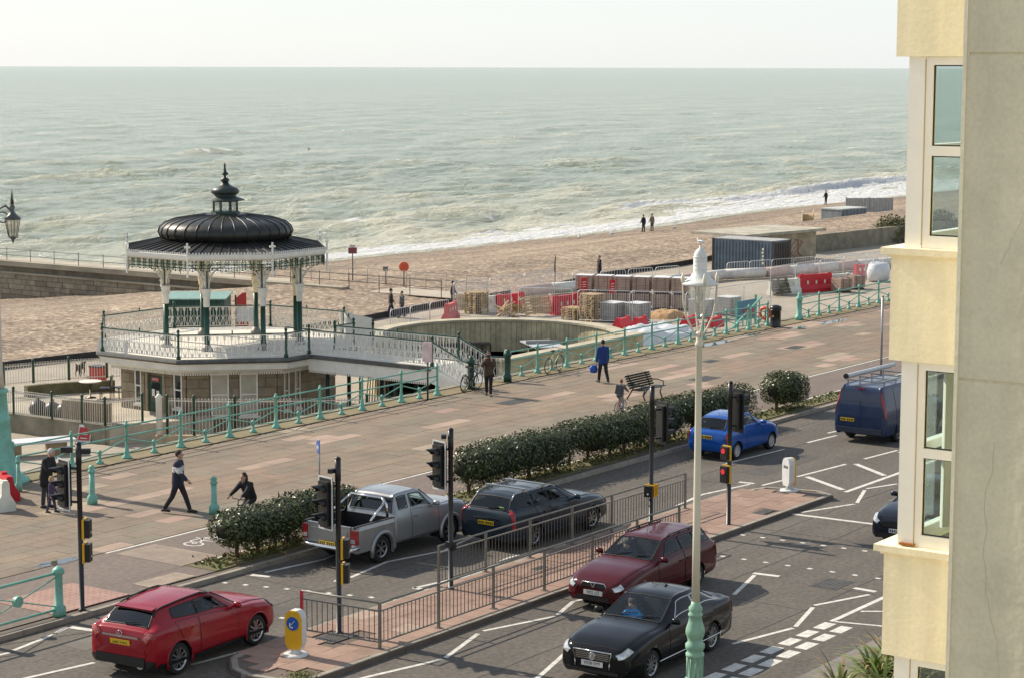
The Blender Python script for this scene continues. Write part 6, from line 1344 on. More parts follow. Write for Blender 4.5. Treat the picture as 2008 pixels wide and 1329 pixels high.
def car(name, label, cat, loc, rz, st, pm, spec):
    t = thing(name, label, cat, loc, rz); sh = Shell(st); su = 9
    wins = spec.get('side', []); ws = spec.get('screen'); rw = spec.get('rear')
    axles = spec['axles']; R = spec['R']; arch = R+0.055
    us = np.linspace(0, sh.nu, sh.nu*su+1); vs_ = np.concatenate([np.linspace(0,3,19)[:-1], np.linspace(3,4,16)[:-1], np.linspace(4,6,15)]); nu, nv = len(us), len(vs_)
    G = np.array([[sh.at(u,v) for v in vs_] for u in us])
    inside = np.zeros((nu,nv), int)
    for i,u in enumerate(us):
        for j,v in enumerate(vs_):
            for k,q in enumerate(wins):
                if inquad(q,u,v): inside[i,j] = 2
            if ws and ws[0] <= u <= ws[1] and v >= ws[2]+(ws[3]-ws[2])*(u-ws[0])/(ws[1]-ws[0]): inside[i,j] = 2
            if rw and rw[0] <= u <= rw[1] and v >= rw[2]+(rw[3]-rw[2])*(u-rw[0])/(rw[1]-rw[0]): inside[i,j] = 2
    ar = np.zeros((nu,nv), bool); V = G.copy()
    for ax in axles:
        d = np.hypot(G[:,:,0]-ax, G[:,:,2]-R); ar |= (d < arch) & (vs_[None,:] < 3.4)
    faces = []; use = np.zeros((nu,nv), bool)
    for i in range(nu-1):
        for j in range(nv-1):
            c4 = [(i,j),(i+1,j),(i+1,j+1),(i,j+1)]
            if all(inside[c] for c in c4) or all(ar[c] for c in c4): continue
            faces.append(c4)
            for c in c4: use[c] = True
    for i in range(nu):
        for j in range(nv):
            if use[i,j] and ar[i,j]:
                ax = min(axles, key=lambda a: abs(a-V[i,j,0])); dx, dz = V[i,j,0]-ax, V[i,j,2]-R; d = math.hypot(dx,dz) or 1e-6
                V[i,j,0] = ax+dx/d*arch; V[i,j,2] = R+dz/d*arch
    mb = MB()
    for sd_ in (1,-1):
        mb.add([(p[0],p[1]*sd_,p[2]) for p in V.reshape(-1,3)], [tuple(a*nv+b for a,b in f) for f in faces], 0, True)
    for i in (0, nu-1):
        mb.add([tuple(p) for p in V[i]]+[(p[0],-p[1],p[2]) for p in V[i][::-1]], [tuple(range(2*nv))], 0, False)
    me = mb.mesh('body', pm); bm = bmesh.new(); bm.from_mesh(me); bmesh.ops.remove_doubles(bm, verts=bm.verts, dist=0.0008); bmesh.ops.delete(bm, geom=[v for v in bm.verts if not v.link_faces], context='VERTS'); bmesh.ops.recalc_face_normals(bm, faces=bm.faces); bm.to_mesh(me); bm.free()
    body = ob('body', me, t)
    # lining seen through the windows
    mb = MB()
    for sd_ in (1,-1):
        pts = []
        for i in range(nu):
            for j in range(nv): p = V[i,j]-sh.nrm(us[i],vs_[j])*0.03; pts.append((p[0],p[1]*sd_,p[2]))
        lo, hi = spec['cabin']; mb.add(pts, [tuple(a*nv+b for a,b in f) for f in faces if lo <= us[f[0][0]] <= hi and vs_[f[0][1]] > 1.4], 0, True)
    if mb.f: mb.build('cabin_lining', LIN, t)
    # floor, arch liners
    x0, x1 = st[0][0], st[-1][0]; wmin = max(s_[1] for s_ in st)-0.14; mb = MB(); zb = min(s_[2] for s_ in st)+0.04
    mb.box(axles[1]-arch-0.0, axles[0]+arch, -wmin+0.24, wmin-0.24, zb, zb+0.28); mb.box(axles[1]+arch, axles[0]-arch, -wmin, wmin, zb, zb+0.12); mb.box(axles[0]+arch, x0-0.12, -0.5, 0.5, zb, zb+0.1); mb.box(x1+0.12, axles[1]-arch, -0.6, 0.6, zb, zb+0.1)
    for ax in axles:
        for sd_ in (-1,1):
            ps = [(ax+arch*math.cos(a), R+arch*math.sin(a)) for a in np.linspace(-0.4, math.pi+0.4, 15)]
            mb.add([(p[0], sd_*y, p[1]) for p in ps for y in (wmin+0.10, wmin-0.26)], [(2*k,2*k+1,2*k+3,2*k+2) for k in range(14)], 0, True)
            mb.add([(p[0], sd_*(wmin-0.26), p[1]) for p in ps], [tuple(range(15))])
    mb.build('underbody', UNDER, t)
    # wheels
    wy = max(s_[1] for s_ in st)-0.13
    for ax in axles:
        for sd_ in (-1,1):
            wheel(t, ax, sd_*wy, R, sd_, spec.get('rim', R*0.64), spec.get('spokes', 5), spec.get('rimmat', ALLOY), spec.get('rimdark'))
    arc = lambda ax, rr, y: [(ax+rr*math.cos(a), y, R+rr*math.sin(a)) for a in np.linspace(-0.35, math.pi+0.35, 18)]
    if spec.get('archtrim'):
        for ax in axles:
            for sd_ in (-1,1):
                ys = [sd_*(np.interp(x, [s_[0] for s_ in st][::-1], [s_[1] for s_ in st][::-1])-0.005) for x,_,_ in arc(ax,arch,0)]
                b = MB(); b.tube([(p[0],y,p[2]) for p,y in zip(arc(ax,arch+0.012,0),ys)], spec.get('archr',0.03), 6); b.build('arch_trim', spec['archtrim'], t)
    # glazing with black edge strip
    tint = spec.get('tint', CG)
    for k,q in enumerate(wins):
        for sd_ in (1,-1):
            mt = CGD if k in spec.get('darkwin', ()) else tint
            w = patch(sh, q, 0.006, 6, 5, sides=(sd_,)).build('side_window', mt, t); ring(uvloop(sh,q,0.004,sd_), spec.get('trimr',0.014), spec.get('wintrim',FRIT), 'window_trim', w)
    def edge(u0,u1,v0,v0b,off):
        o = []
        for k in range(11): a = k/10; v = v0+(v0b-v0)*a; u = u0+(u1-u0)*a; p = sh.at(u,v)+sh.nrm(u,v)*off; o.append(p)
        f = []
        for k in range(1,10): v = v0b+(6-v0b)*k/10; p = sh.at(u1,v)+sh.nrm(u1,v)*off; f.append(p)
        g_ = []
        for k in range(1,10): v = 6-(6-v0)*k/10; p = sh.at(u0,v)+sh.nrm(u0,v)*off; g_.append(p)
        half = o+f; half2 = g_
        mir = lambda L_: [np.array((p[0],-p[1],p[2])) for p in L_]
        return [tuple(p) for p in half+[sh.at(u1,6)]+mir(f)[::-1]+mir(o)[::-1]+mir(half2)[::-1]+[sh.at(u0,6)]+half2]
    if ws:
        w = cpatch(sh, ws[0], ws[1], ws[2], 0.006, v0b=ws[3]).build('windscreen', tint, t); ring(edge(*ws,0.004), 0.016, FRIT, 'screen_seal', w)
        for y in (0.1,-0.42):
            a = sh.at(ws[0]+0.05, 6); b = MB(); b.bar((a[0]+0.03,y,a[2]+0.015),(a[0]-0.12,y+0.48,a[2]+0.085),0.02,0.015); b.build('wiper', FRIT, w)
    if rw:
        w = cpatch(sh, rw[0], rw[1], rw[2], 0.006, v0b=rw[3]).build('rear_window', CGD if spec.get('darkrear') else tint, t); ring(edge(*rw,0.004), 0.016, FRIT, 'window_seal', w)
        if spec.get('rearwiper'):
            a = sh.at(rw[1]-0.03,6); n_ = sh.nrm(rw[1]-0.03,6); b = MB(); b.bar((a[0]+n_[0]*0.03,0.02,a[2]+n_[2]*0.03),(a[0]+n_[0]*0.03+0.02,-0.36,a[2]+0.05+n_[2]*0.03),0.02,0.02); b.build('wiper', FRIT, w)
    # doors: proud panels with gaps, handles
    for q in spec.get('doors', []):
        for sd_ in (1,-1):
            d = patch(sh, q, 0.004, 8, 8, sides=(sd_,)).build('door', pm, t); ring(uvloop(sh,q,0.0035,sd_), 0.006, FRIT, 'door_gap', d)
            hu, hv = q[1][0]-0.16*(q[1][0]-q[0][0]), 2.72; p = sh.at(hu,hv); b = MB(); b.cbox((p[0],sd_*(p[1]+0.018),p[2]),(0.18,0.03,0.035)); b.build('handle', spec.get('handle', pm), d)
    if spec.get('sidestrip'):
        for sd_ in (1,-1):
            pts = [sh.at(u,spec['sidestrip'][2]) for u in np.linspace(spec['sidestrip'][0],spec['sidestrip'][1],14)]; b = MB(); b.tube([(p[0],sd_*(p[1]+0.006),p[2]) for p in pts], 0.016, 5); b.build('side_strip', spec['sidestrip'][3], t)
    # bonnet shut lines / tailgate line
    if spec.get('bonnet'):
        u0,u1,v0 = spec['bonnet']; p = cpatch(sh, u0, u1, v0, 0.004, 10, 8).build('bonnet', pm, t); ring(edge(u0,u1,v0,v0,0.003), 0.006, FRIT, 'bonnet_gap', p)
    for nm, mt, q in spec.get('lamps', []):
        for sd_ in (1,-1): 
            l = patch(sh, q, 0.012, 6, 5, sides=(sd_,)).build(nm, mt, t); ring(uvloop(sh,q,0.008,sd_,5), 0.010, FRIT if nm == 'headlight' else mt, 'lamp_edge', l)
    if spec.get('lower'):   # dark sill / bumper band
        for nm,q,mt in spec['lower']: patch(sh, q, 0.014, 14, 3, sides=(1,-1)).build(nm, mt, t)
    # mirrors
    mu, mv = spec['mirror']; p = sh.at(mu,mv)
    for sd_ in (1,-1):
        b = MB(); b.lathe([(0.001,-0.06),(0.075,-0.05),(0.09,0.0),(0.075,0.06),(0.001,0.075)],(p[0]-0.02,sd_*(p[1]+0.13),p[2]+0.07),10,sx=0.7,sy=1.25); b.bar((p[0],sd_*(p[1]-0.01),p[2]+0.02),(p[0]-0.02,sd_*(p[1]+0.1),p[2]+0.05),0.05,0.035); b.build('wing_mirror', spec.get('mirrormat', pm), t)
    # cabin
    sx0, sz = spec['seat']; cab = MB()
    wi = wmin-0.1
    for row, xs in enumerate((sx0, sx0-0.88)):
        if row and spec.get('two'): break
        for y in ((-0.36,0.36) if row == 0 else (-0.42,0,0.42)):
            cab.cbox((xs+0.02,y,sz+0.08),(0.5,0.44,0.16)); cab.cbox((xs-0.25,y,sz+0.4),(0.14,0.42,0.62),ry=-0.22); cab.cbox((xs-0.36,y,sz+0.78),(0.09,0.22,0.16),ry=-0.15)
    cab.box(sx0-1.4, sx0+0.9, -wi, wi, zb+0.1, zb+0.16); cab.cbox((sx0+0.85,0,sz+0.32),(0.34,2*wi-0.08,0.3)); cab.build('seats', SEAT, t)
    b = MB(); b.tube([(sx0+0.50+0.05*math.cos(a),-0.36+0.18*math.sin(a),sz+0.44+0.17*math.cos(a)) for a in np.linspace(0,2*math.pi,15)[:-1]],0.014,5,closed=True); b.bar((sx0+0.5,-0.53,sz+0.44),(sx0+0.5,-0.19,sz+0.44),0.02,0.03); b.build('steering_wheel', FRIT, t)
    return t, sh, pm
def wheel(par, x, y, R, sd_, rr, nsp, rimmat, dark=None):
    w = 0.205; b = MB(); prof = [(rr,-w/2+0.01),(R*0.93,-w/2),(R*0.985,-w/2+0.03),(R,-w/4),(R,w/4),(R*0.985,w/2-0.03),(R*0.93,w/2),(rr,w/2-0.01)]
    vs = []; n = 26
    for r, yy in prof:
        for k in range(n): a = 2*math.pi*k/n; vs.append((x+r*math.cos(a), y+yy*sd_, R+r*math.sin(a)))
    b.add(vs, [(i*n+k, i*n+(k+1)%n, (i+1)*n+(k+1)%n, (i+1)*n+k) for i in range(len(prof)-1) for k in range(n)], 0, True)
    wh = b.build('wheel', TYRE, par); yo = y+sd_*(w/2-0.045)
    b = MB(); b.disc((x,yo-sd_*0.05,R),(0,sd_,0),rr,0.01,22,1)
    for k in range(n):
        a, a2 = 2*math.pi*k/n, 2*math.pi*(k+1)/n
        b.add([(x+rr*math.cos(a),yo+sd_*0.04,R+rr*math.sin(a)),(x+rr*math.cos(a2),yo+sd_*0.04,R+rr*math.sin(a2)),(x+rr*0.88*math.cos(a2),yo+sd_*0.02,R+rr*0.88*math.sin(a2)),(x+rr*0.88*math.cos(a),yo+sd_*0.02,R+rr*0.88*math.sin(a))],[(0,1,2,3)],0,True)
    for k in range(nsp):
        a = 2*math.pi*k/nsp+0.3; da = (0.24 if nsp <= 5 else 0.13); 
        for s in ((-1,1) if nsp <= 5 else (0,)):
            b.bar((x+rr*0.12*math.cos(a+s*0.5), yo, R+rr*0.12*math.sin(a+s*0.5)), (x+rr*0.93*math.cos(a+s*da), yo+sd_*0.015, R+rr*0.93*math.sin(a+s*da)), 0.035 if nsp <= 5 else 0.04, 0.03, upv=(0,1,0))
    b.disc((x,yo-sd_*0.01,R),(0,sd_,0),rr*0.2,0.03,14); b.build('rim', [rimmat, UNDER if dark is None else dark], wh)
def plate(par, x, y, z, f, txt, mat, tilt=0.0, w=0.52, h=0.112):
    """number plate; f = +1 faces +x"""
    b = MB(); b.cbox((x,y,z),(0.012,w,h),ry=tilt*f); p = b.build('number_plate', mat, par)
    ez = Vector((-math.sin(tilt)*f,0,math.cos(tilt))); ey = Vector((0,f,0))
    if txt: text(txt, h*0.92, PLK, p, basis((x+f*0.008,y,z), ey, ez), 'lettering', 0.002, sx=w/(h*5.6) if len(txt) > 6 else 1.0)
    else:
        b = MB()
        for k in range(7): b.cbox((x+f*0.008,y+(k-3)*w*0.125+(0.02 if k > 3 else -0.02),z),(0.004,w*0.075,h*0.62),ry=tilt*f)
        b.build('lettering', PLK, p, kind='stuff')
def roofrails(par, sh, u0, u1, v, mat, h=0.05, bars=0, barmat=None):
    for sd_ in (1,-1):
        pts = []
        for k in range(9):
            u = u0+(u1-u0)*k/8; p = sh.at(u,v); pts.append((p[0],sd_*p[1],p[2]+(h if 0 < k < 8 else 0.005)))
        b = MB(); b.tube(pts,0.02,6)
        for k in (3,5): p = pts[k]; b.bar((p[0],p[1],p[2]-h),(p[0],p[1],p[2]),0.05,0.025)
        b.build('roof_rail', mat, par)
    for k in range(bars):
        u = u0+(u1-u0)*(0.28+0.42*k); p = sh.at(u,v); b = MB(); b.cbox((p[0],0,p[2]+h+0.055),(0.07,2*p[1]+0.14,0.035))
        for sd_ in (1,-1): b.cbox((p[0],sd_*p[1],p[2]+h+0.01),(0.09,0.06,0.09))
        b.build('roof_bar', barmat or ALLOY, par)
def driver(par, x, y, z, col, label=None):
    """seated driver: one continuous upper body with arms to the wheel"""
    o = skin('driver', [(x,y,z+0.1),(x-0.06,y,z+0.35),(x-0.08,y,z+0.52),(x-0.05,y,z+0.62),(x-0.03,y,z+0.75),(x-0.03,y+0.2,z+0.5),(x+0.12,y+0.25,z+0.3),(x+0.38,y+0.12,z+0.42),(x-0.03,y-0.2,z+0.5),(x+0.12,y-0.25,z+0.3),(x+0.38,y-0.12,z+0.42),(x+0.25,y+0.1,z+0.12),(x+0.25,y-0.1,z+0.12)],
        [(0,1),(1,2),(2,3),(3,4),(2,5),(5,6),(6,7),(2,8),(8,9),(9,10),(0,11),(0,12)], [0.17,0.18,0.15,0.06,0.10,0.075,0.055,0.04,0.075,0.055,0.04,0.08,0.08], col, None)
    return o
# ---- 1. red compact SUV, rear three-quarter
RP = paint('deep_red',(0.27,0.004,0.013),0.25)
st = [(2.21,0.55,0.30,0.66,0.42,0.72,0.74,0),(2.12,0.78,0.26,0.74,0.60,0.82,0.86,0),(1.85,0.88,0.24,0.84,0.68,0.92,0.97,0),(1.35,0.90,0.24,0.92,0.70,0.99,1.05,0),(0.85,0.895,0.24,0.96,0.72,1.04,1.09,0),(0.05,0.895,0.24,1.0,0.60,1.42,1.47,0),(-0.60,0.90,0.24,1.03,0.60,1.46,1.515,0),(-1.25,0.90,0.24,1.06,0.57,1.42,1.485,0),(-1.62,0.90,0.25,1.08,0.54,1.36,1.42,-0.05),(-2.03,0.87,0.28,1.06,0.63,1.10,1.13,0.0),(-2.16,0.82,0.30,0.98,0.60,1.02,1.03,0),(-2.22,0.58,0.34,0.62,0.45,0.68,0.70,0)]
gla, sh, pm = car('red_suv','red compact SUV with black roof rails seen from behind, lower left of the road','car',(33.3,32.12,0.0),rad(5),st,RP,dict(axles=(1.36,-1.34),R=0.345,rim=0.245,spokes=5,rimmat=ALLOY,
  side=[((4.55,3.35),(6.02,3.3),(6.0,3.85),(5.02,3.85)),((6.10,3.3),(7.35,3.42),(7.15,3.85),(6.08,3.85))],darkwin=(1,),screen=(4.1,4.93,4.3,4.25),rear=(8.15,8.95,4.35,4.25),darkrear=True,rearwiper=True,cabin=(3.6,8.9),
  doors=[((4.2,1.2),(6.05,1.2),(6.05,3.2),(4.25,3.1)),((6.12,1.2),(6.4,1.2),(7.4,3.2),(6.12,3.2))],bonnet=(1.3,3.9,4.2),lamps=[('headlight',HLAMP,((0.5,2.7),(1.9,3.0),(1.9,3.9),(0.6,3.7))),('tail_light',TLAMP,((9.1,2.75),(10.45,2.85),(10.3,4.25),(9.75,3.6)))],
  lower=[('sill_trim',((2.0,0),(8.8,0),(8.8,1.0),(2.0,1.0)),FRIT),('rear_bumper',((9.3,0),(11,0),(11,1.35),(9.3,1.2)),FRIT)],archtrim=RP,archr=0.022,mirror=(4.35,3.25),seat=(0.35,0.42)))
roofrails(gla, sh, 5.1, 8.3, 4.1, FRIT, 0.04)
b = MB(); b.cbox((-2.205,0,0.42),(0.07,1.30,0.20)); b.build('rear_diffuser', FRIT, gla)
b = MB(); b.cbox((-2.20,0,0.58),(0.06,1.36,0.10)); b.build('bumper_lip', RP, gla)
for sd_ in (1,-1):
    l = patch(sh, ((9.55,3.0),(10.4,3.0),(10.35,3.75),(9.9,3.6)), 0.018, 5, 4, sides=(sd_,)).build('lamp_lens', M('lamp_pale_red',(0.55,0.12,0.11),0.12,var=0.5,vs=16,coat=0.4), gla)
    b = MB(); b.cbox((-2.205,sd_*0.60,0.66),(0.03,0.10,0.05)); b.build('reflector', TLAMP, gla)
plate(gla,-2.222,0.0,0.80,-1,'LS65 VWA',YPL,0.12)
b = MB(); b.box(-2.225,-2.20,-0.48,0.48,0.905,0.945); b.build('chrome_strip', CHROME, gla)
b = MB(); b.tube([(-2.235,0.07*math.cos(a),0.985+0.07*math.sin(a)) for a in np.linspace(0,2*math.pi,17)[:-1]],0.008,5,closed=True)
for k in range(3): a = math.pi/2+2*math.pi*k/3; b.bar((-2.235,0,0.985),(-2.235,0.065*math.cos(a),0.985+0.065*math.sin(a)),0.014,0.014)
b.build('badge', CHROME, gla)
for y in (-0.52,0.52): b = MB(); b.disc((-2.16,y,0.33),(-1,0,0),0.06,0.06,12,sy=1.5); b.build('exhaust', CHROME, gla)
b = MB(); b.cbox((-1.70,0,1.435),(0.16,1.0,0.028),ry=-0.15); b.build('spoiler', RP, gla)
# ---- 2. burgundy estate facing us
BP = paint('burgundy',(0.070,0.005,0.009),0.22,0,0.3)
st = [(2.24,0.52,0.26,0.56,0.40,0.62,0.64,0),(2.14,0.76,0.22,0.62,0.58,0.70,0.74,0),(1.85,0.85,0.21,0.74,0.66,0.82,0.87,0),(1.35,0.865,0.2,0.84,0.69,0.92,0.965,0),(0.78,0.87,0.2,0.90,0.70,0.985,1.02,0),(-0.02,0.87,0.2,0.93,0.58,1.36,1.41,0),(-0.6,0.87,0.2,0.95,0.58,1.40,1.45,0),(-1.25,0.87,0.2,0.96,0.58,1.40,1.455,0),(-1.85,0.86,0.22,0.96,0.56,1.37,1.425,0),(-2.2,0.84,0.24,0.96,0.60,1.08,1.1,0),(-2.32,0.78,0.27,0.90,0.6,0.95,0.97,0),(-2.37,0.62,0.3,0.6,0.5,0.66,0.68,0)]
bur, sh, pm = car('burgundy_estate','burgundy estate car with roof rails facing us, beside the guard rail','car',(43.8,26.92,0.0),rad(181),st,BP,dict(axles=(1.35,-1.29),R=0.30,rim=0.19,spokes=9,
  side=[((4.6,3.35),(5.98,3.3),(5.96,3.85),(5.02,3.85)),((6.06,3.3),(7.05,3.3),(7.0,3.86),(6.04,3.86)),((7.14,3.3),(8.4,3.35),(8.1,3.86),(7.08,3.86))],screen=(4.1,4.93,4.3,4.25),rear=(8.2,8.95,4.35,4.25),cabin=(3.6,8.9),
  doors=[((4.2,1.0),(6.02,1.0),(6.02,3.2),(4.25,3.1)),((6.08,1.0),(6.42,1.0),(7.1,3.2),(6.08,3.2))],bonnet=(1.0,3.9,4.2),lamps=[('headlight',HLAMP,((0.35,2.65),(1.25,2.85),(1.3,3.75),(0.35,3.55))),('tail_light',TLAMP,((9.2,2.0),(10.2,2.2),(10.1,3.2),(9.2,3.2)))],
  lower=[('sill_trim',((1.5,0),(9,0),(9,0.8),(1.5,0.8)),BP)],mirror=(4.35,3.25),seat=(0.28,0.38),mirrormat=BP))
roofrails(bur, sh, 5.2, 8.2, 4.15, FRIT, 0.05)
plate(bur,2.262,0.0,0.47,1,'KP52 LSZ',WPL,-0.05)
b = MB(); b.ext([(2.245,-0.36,0.60),(2.245,0.36,0.60),(2.235,0.30,0.70),(2.235,-0.30,0.70)],(0.015,0,0)); gr_ = b.build('grille', FRIT, bur); b = MB(); b.bar((2.262,-0.06,0.70),(2.268,0,0.60),0.02,0.022); b.bar((2.262,0.06,0.70),(2.268,0,0.60),0.02,0.022); b.tube([(2.25,-0.37,0.60),(2.25,-0.30,0.71),(2.25,0.30,0.71),(2.25,0.37,0.60)],0.014,5); b.build('badge', CHROME, gr_)
b = MB(); b.box(2.20,2.265,-0.45,0.45,0.28,0.38); b.build('lower_grille', FRIT, bur)
b = MB(); b.tube([(-0.2,0,1.44),(-0.35,0,1.72)],0.006,4); b.build('aerial', FRIT, bur)
# ---- 3. black saloon facing us
KP = paint('black',(0.006,0.007,0.009),0.2,0,0.22)
st = [(2.37,0.55,0.24,0.60,0.42,0.68,0.70,0),(2.27,0.80,0.2,0.67,0.62,0.77,0.81,0),(1.95,0.895,0.18,0.78,0.70,0.88,0.93,0),(1.4,0.91,0.18,0.88,0.72,0.96,1.01,0),(0.82,0.91,0.18,0.93,0.73,1.01,1.05,0),(-0.02,0.91,0.18,0.965,0.60,1.38,1.43,0),(-0.6,0.91,0.18,0.985,0.60,1.42,1.472,0),(-1.1,0.91,0.18,0.995,0.57,1.37,1.43,0),(-1.8,0.905,0.2,1.0,0.64,1.08,1.12,0),(-2.2,0.88,0.22,0.985,0.64,1.045,1.08,0),(-2.34,0.80,0.25,0.92,0.6,0.98,1.0,0),(-2.39,0.66,0.3,0.64,0.5,0.7,0.72,0)]
pas, sh, pm = car('black_saloon','black saloon car with chrome window trim facing us, behind the green lamp base','car',(38.9,23.72,0.0),rad(182),st,KP,dict(axles=(1.40,-1.31),R=0.32,rim=0.225,spokes=10,
  side=[((4.6,3.38),(5.98,3.32),(5.96,3.85),(5.02,3.85)),((6.06,3.32),(7.75,3.45),(7.05,3.88),(6.04,3.86))],screen=(4.1,4.93,4.3,4.25),rear=(7.12,7.92,4.3,4.3),cabin=(3.6,8.0),wintrim=CHROME,trimr=0.012,
  doors=[((4.2,1.0),(6.02,1.0),(6.02,3.2),(4.25,3.1)),((6.08,1.0),(6.55,1.0),(7.5,3.2),(6.08,3.2))],bonnet=(1.0,3.9,4.2),lamps=[('headlight',HLAMP,((0.4,2.75),(1.65,3.0),(1.55,3.8),(0.4,3.6))),('tail_light',TLAMP,((9.3,2.2),(10.3,2.3),(10.2,3.2),(9.2,3.2)))],
  sidestrip=(3.5,8.0,1.25,CHROME),mirror=(4.35,3.25),seat=(0.25,0.38),mirrormat=KP))
plate(pas,2.392,0.0,0.45,1,'VD58 OYY',WPL,-0.05)
b = MB(); b.ext([(2.375,-0.40,0.52),(2.375,0.40,0.52),(2.36,0.45,0.70),(2.36,-0.45,0.70)],(0.012,0,0)); gr_ = b.build('grille', FRIT, pas)
b = MB(); b.tube([(2.385,-0.41,0.50),(2.38,-0.46,0.715),(2.38,0.46,0.715),(2.385,0.41,0.50)],0.018,6); b.tube([(2.39,-0.41,0.36),(2.385,-0.42,0.50)],0.014,5); b.tube([(2.39,0.41,0.36),(2.385,0.42,0.50)],0.014,5); b.build('grille_surround', CHROME, gr_)
for z in (0.555,0.595,0.635,0.67): b = MB(); b.box(2.385,2.394,-0.40,0.40,z-0.006,z+0.006); b.build('grille_bar', CHROME, gr_)
b = MB(); b.tube([(2.40,0.075*math.cos(a),0.61+0.075*math.sin(a)) for a in np.linspace(0,2*math.pi,19)[:-1]],0.011,5,closed=True)
for p_,q_ in (((-0.035,0.67),(0,0.60)),((0.035,0.67),(0,0.60)),((-0.055,0.64),(-0.025,0.555)),((-0.025,0.555),(0,0.60)),((0.055,0.64),(0.025,0.555)),((0.025,0.555),(0,0.60))): b.bar((2.40,p_[0],p_[1]),(2.40,q_[0],q_[1]),0.012,0.014)
b.disc((2.388,0,0.61),(1,0,0),0.07,0.006,16); b.build('badge', CHROME, gr_)
b = MB(); b.box(2.30,2.385,-0.62,0.62,0.25,0.32); b.build('lower_grille', FRIT, pas)
for y in (-0.68,0.68): b = MB(); b.disc((2.24,y,0.36),(1,0,0),0.045,0.05,12,sy=2.2); b.build('fog_light', HLAMP, pas)
b = MB(); b.lathe([(0.05,1.47),(0.03,1.49),(0.001,1.52)],(-0.75,0,0),8,sx=1.8); b.build('aerial', FRIT, pas)
# ---- 4. dark car cut by the building edge
NP = paint('navy_black',(0.010,0.014,0.024),0.22,0,0.22)
st4 = [(s[0],s[1],s[2],s[3],s[4],s[5],s[6],s[7]) for s in st]
dk, sh, pm = car('dark_hatchback','dark blue-black car coming towards us, half hidden by the cream building','car',(54.4,23.98,0.0),rad(181),st4,NP,dict(axles=(1.40,-1.31),R=0.32,rim=0.21,spokes=7,
  side=[((4.6,3.38),(5.98,3.32),(5.96,3.85),(5.02,3.85))],screen=(4.1,4.93,4.3,4.25),cabin=(3.6,8.0),doors=[((4.2,1.0),(6.02,1.0),(6.02,3.2),(4.25,3.1))],bonnet=(1.0,3.9,4.2),
  lamps=[('headlight',HLAMP,((0.4,2.75),(1.9,3.1),(1.7,3.9),(0.4,3.6)))],mirror=(4.35,3.25),seat=(0.25,0.38)))
plate(dk,2.392,0.0,0.45,1,None,WPL,-0.05); b = MB(); b.box(2.36,2.385,-0.45,0.45,0.55,0.68); b.build('grille', FRIT, dk); b = MB(); b.box(2.30,2.385,-0.6,0.6,0.24,0.36); b.build('lower_grille', FRIT, dk)
# ---- 5. dark slate estate, rear three-quarter
VP = paint('slate_blue',(0.026,0.038,0.052),0.25,0.2,0.28)
st = [(2.32,0.55,0.28,0.62,0.42,0.70,0.72,0),(2.22,0.80,0.24,0.70,0.62,0.79,0.83,0),(1.9,0.89,0.23,0.80,0.70,0.90,0.94,0),(1.4,0.90,0.22,0.90,0.72,0.98,1.02,0),(0.80,0.90,0.22,0.95,0.73,1.03,1.07,0),(-0.02,0.90,0.22,0.98,0.60,1.40,1.45,0),(-0.6,0.90,0.22,1.0,0.61,1.44,1.50,0),(-1.25,0.90,0.22,1.02,0.61,1.44,1.50,0),(-1.95,0.89,0.24,1.03,0.60,1.40,1.46,0),(-2.27,0.88,0.26,1.03,0.68,1.07,1.09,0),(-2.35,0.84,0.28,0.96,0.66,1.0,1.01,0),(-2.39,0.72,0.32,0.66,0.6,0.72,0.74,0)]
vol, sh, pm = car('slate_estate','dark slate blue estate car with two silver roof bars seen from behind the guard rail','car',(47.8,32.75,0.0),rad(-1),st,VP,dict(axles=(1.40,-1.36),R=0.325,rim=0.22,spokes=7,
  side=[((4.6,3.35),(5.98,3.3),(5.96,3.85),(5.02,3.85)),((6.06,3.3),(7.05,3.3),(7.0,3.86),(6.04,3.86)),((7.14,3.3),(8.45,3.35),(8.15,3.86),(7.08,3.86))],screen=(4.1,4.93,4.3,4.25),rear=(8.2,8.95,4.35,4.2),rearwiper=True,cabin=(3.6,8.9),
  doors=[((4.2,1.0),(6.02,1.0),(6.02,3.2),(4.25,3.1)),((6.08,1.0),(6.48,1.0),(7.1,3.2),(6.08,3.2))],bonnet=(1.0,3.9,4.2),lamps=[('headlight',HLAMP,((0.4,2.75),(1.6,3.0),(1.5,3.8),(0.4,3.6))),('tail_light',TLAMP,((9.0,1.9),(10.0,1.9),(9.7,3.75),(8.75,3.9)))],
  lower=[('bumper_trim',((9.2,0),(11,0),(11,1.3),(9.2,1.3)),FRIT)],mirror=(4.35,3.25),seat=(0.3,0.42)))
roofrails(vol, sh, 5.2, 8.3, 4.15, ALLOY, 0.06, 2, ALLOY)
plate(vol,-2.402,0.0,0.74,-1,None,YPL,0.08); b = MB(); b.box(-2.41,-2.36,-0.42,0.42,0.845,0.88); b.build('chrome_strip', CHROME, vol)
b = MB(); b.cbox((-2.245,-0.42,1.15),(0.01,0.14,0.11),ry=-0.78); b.build('window_sticker', M('sticker_green',(0.25,0.45,0.12),0.5), vol)
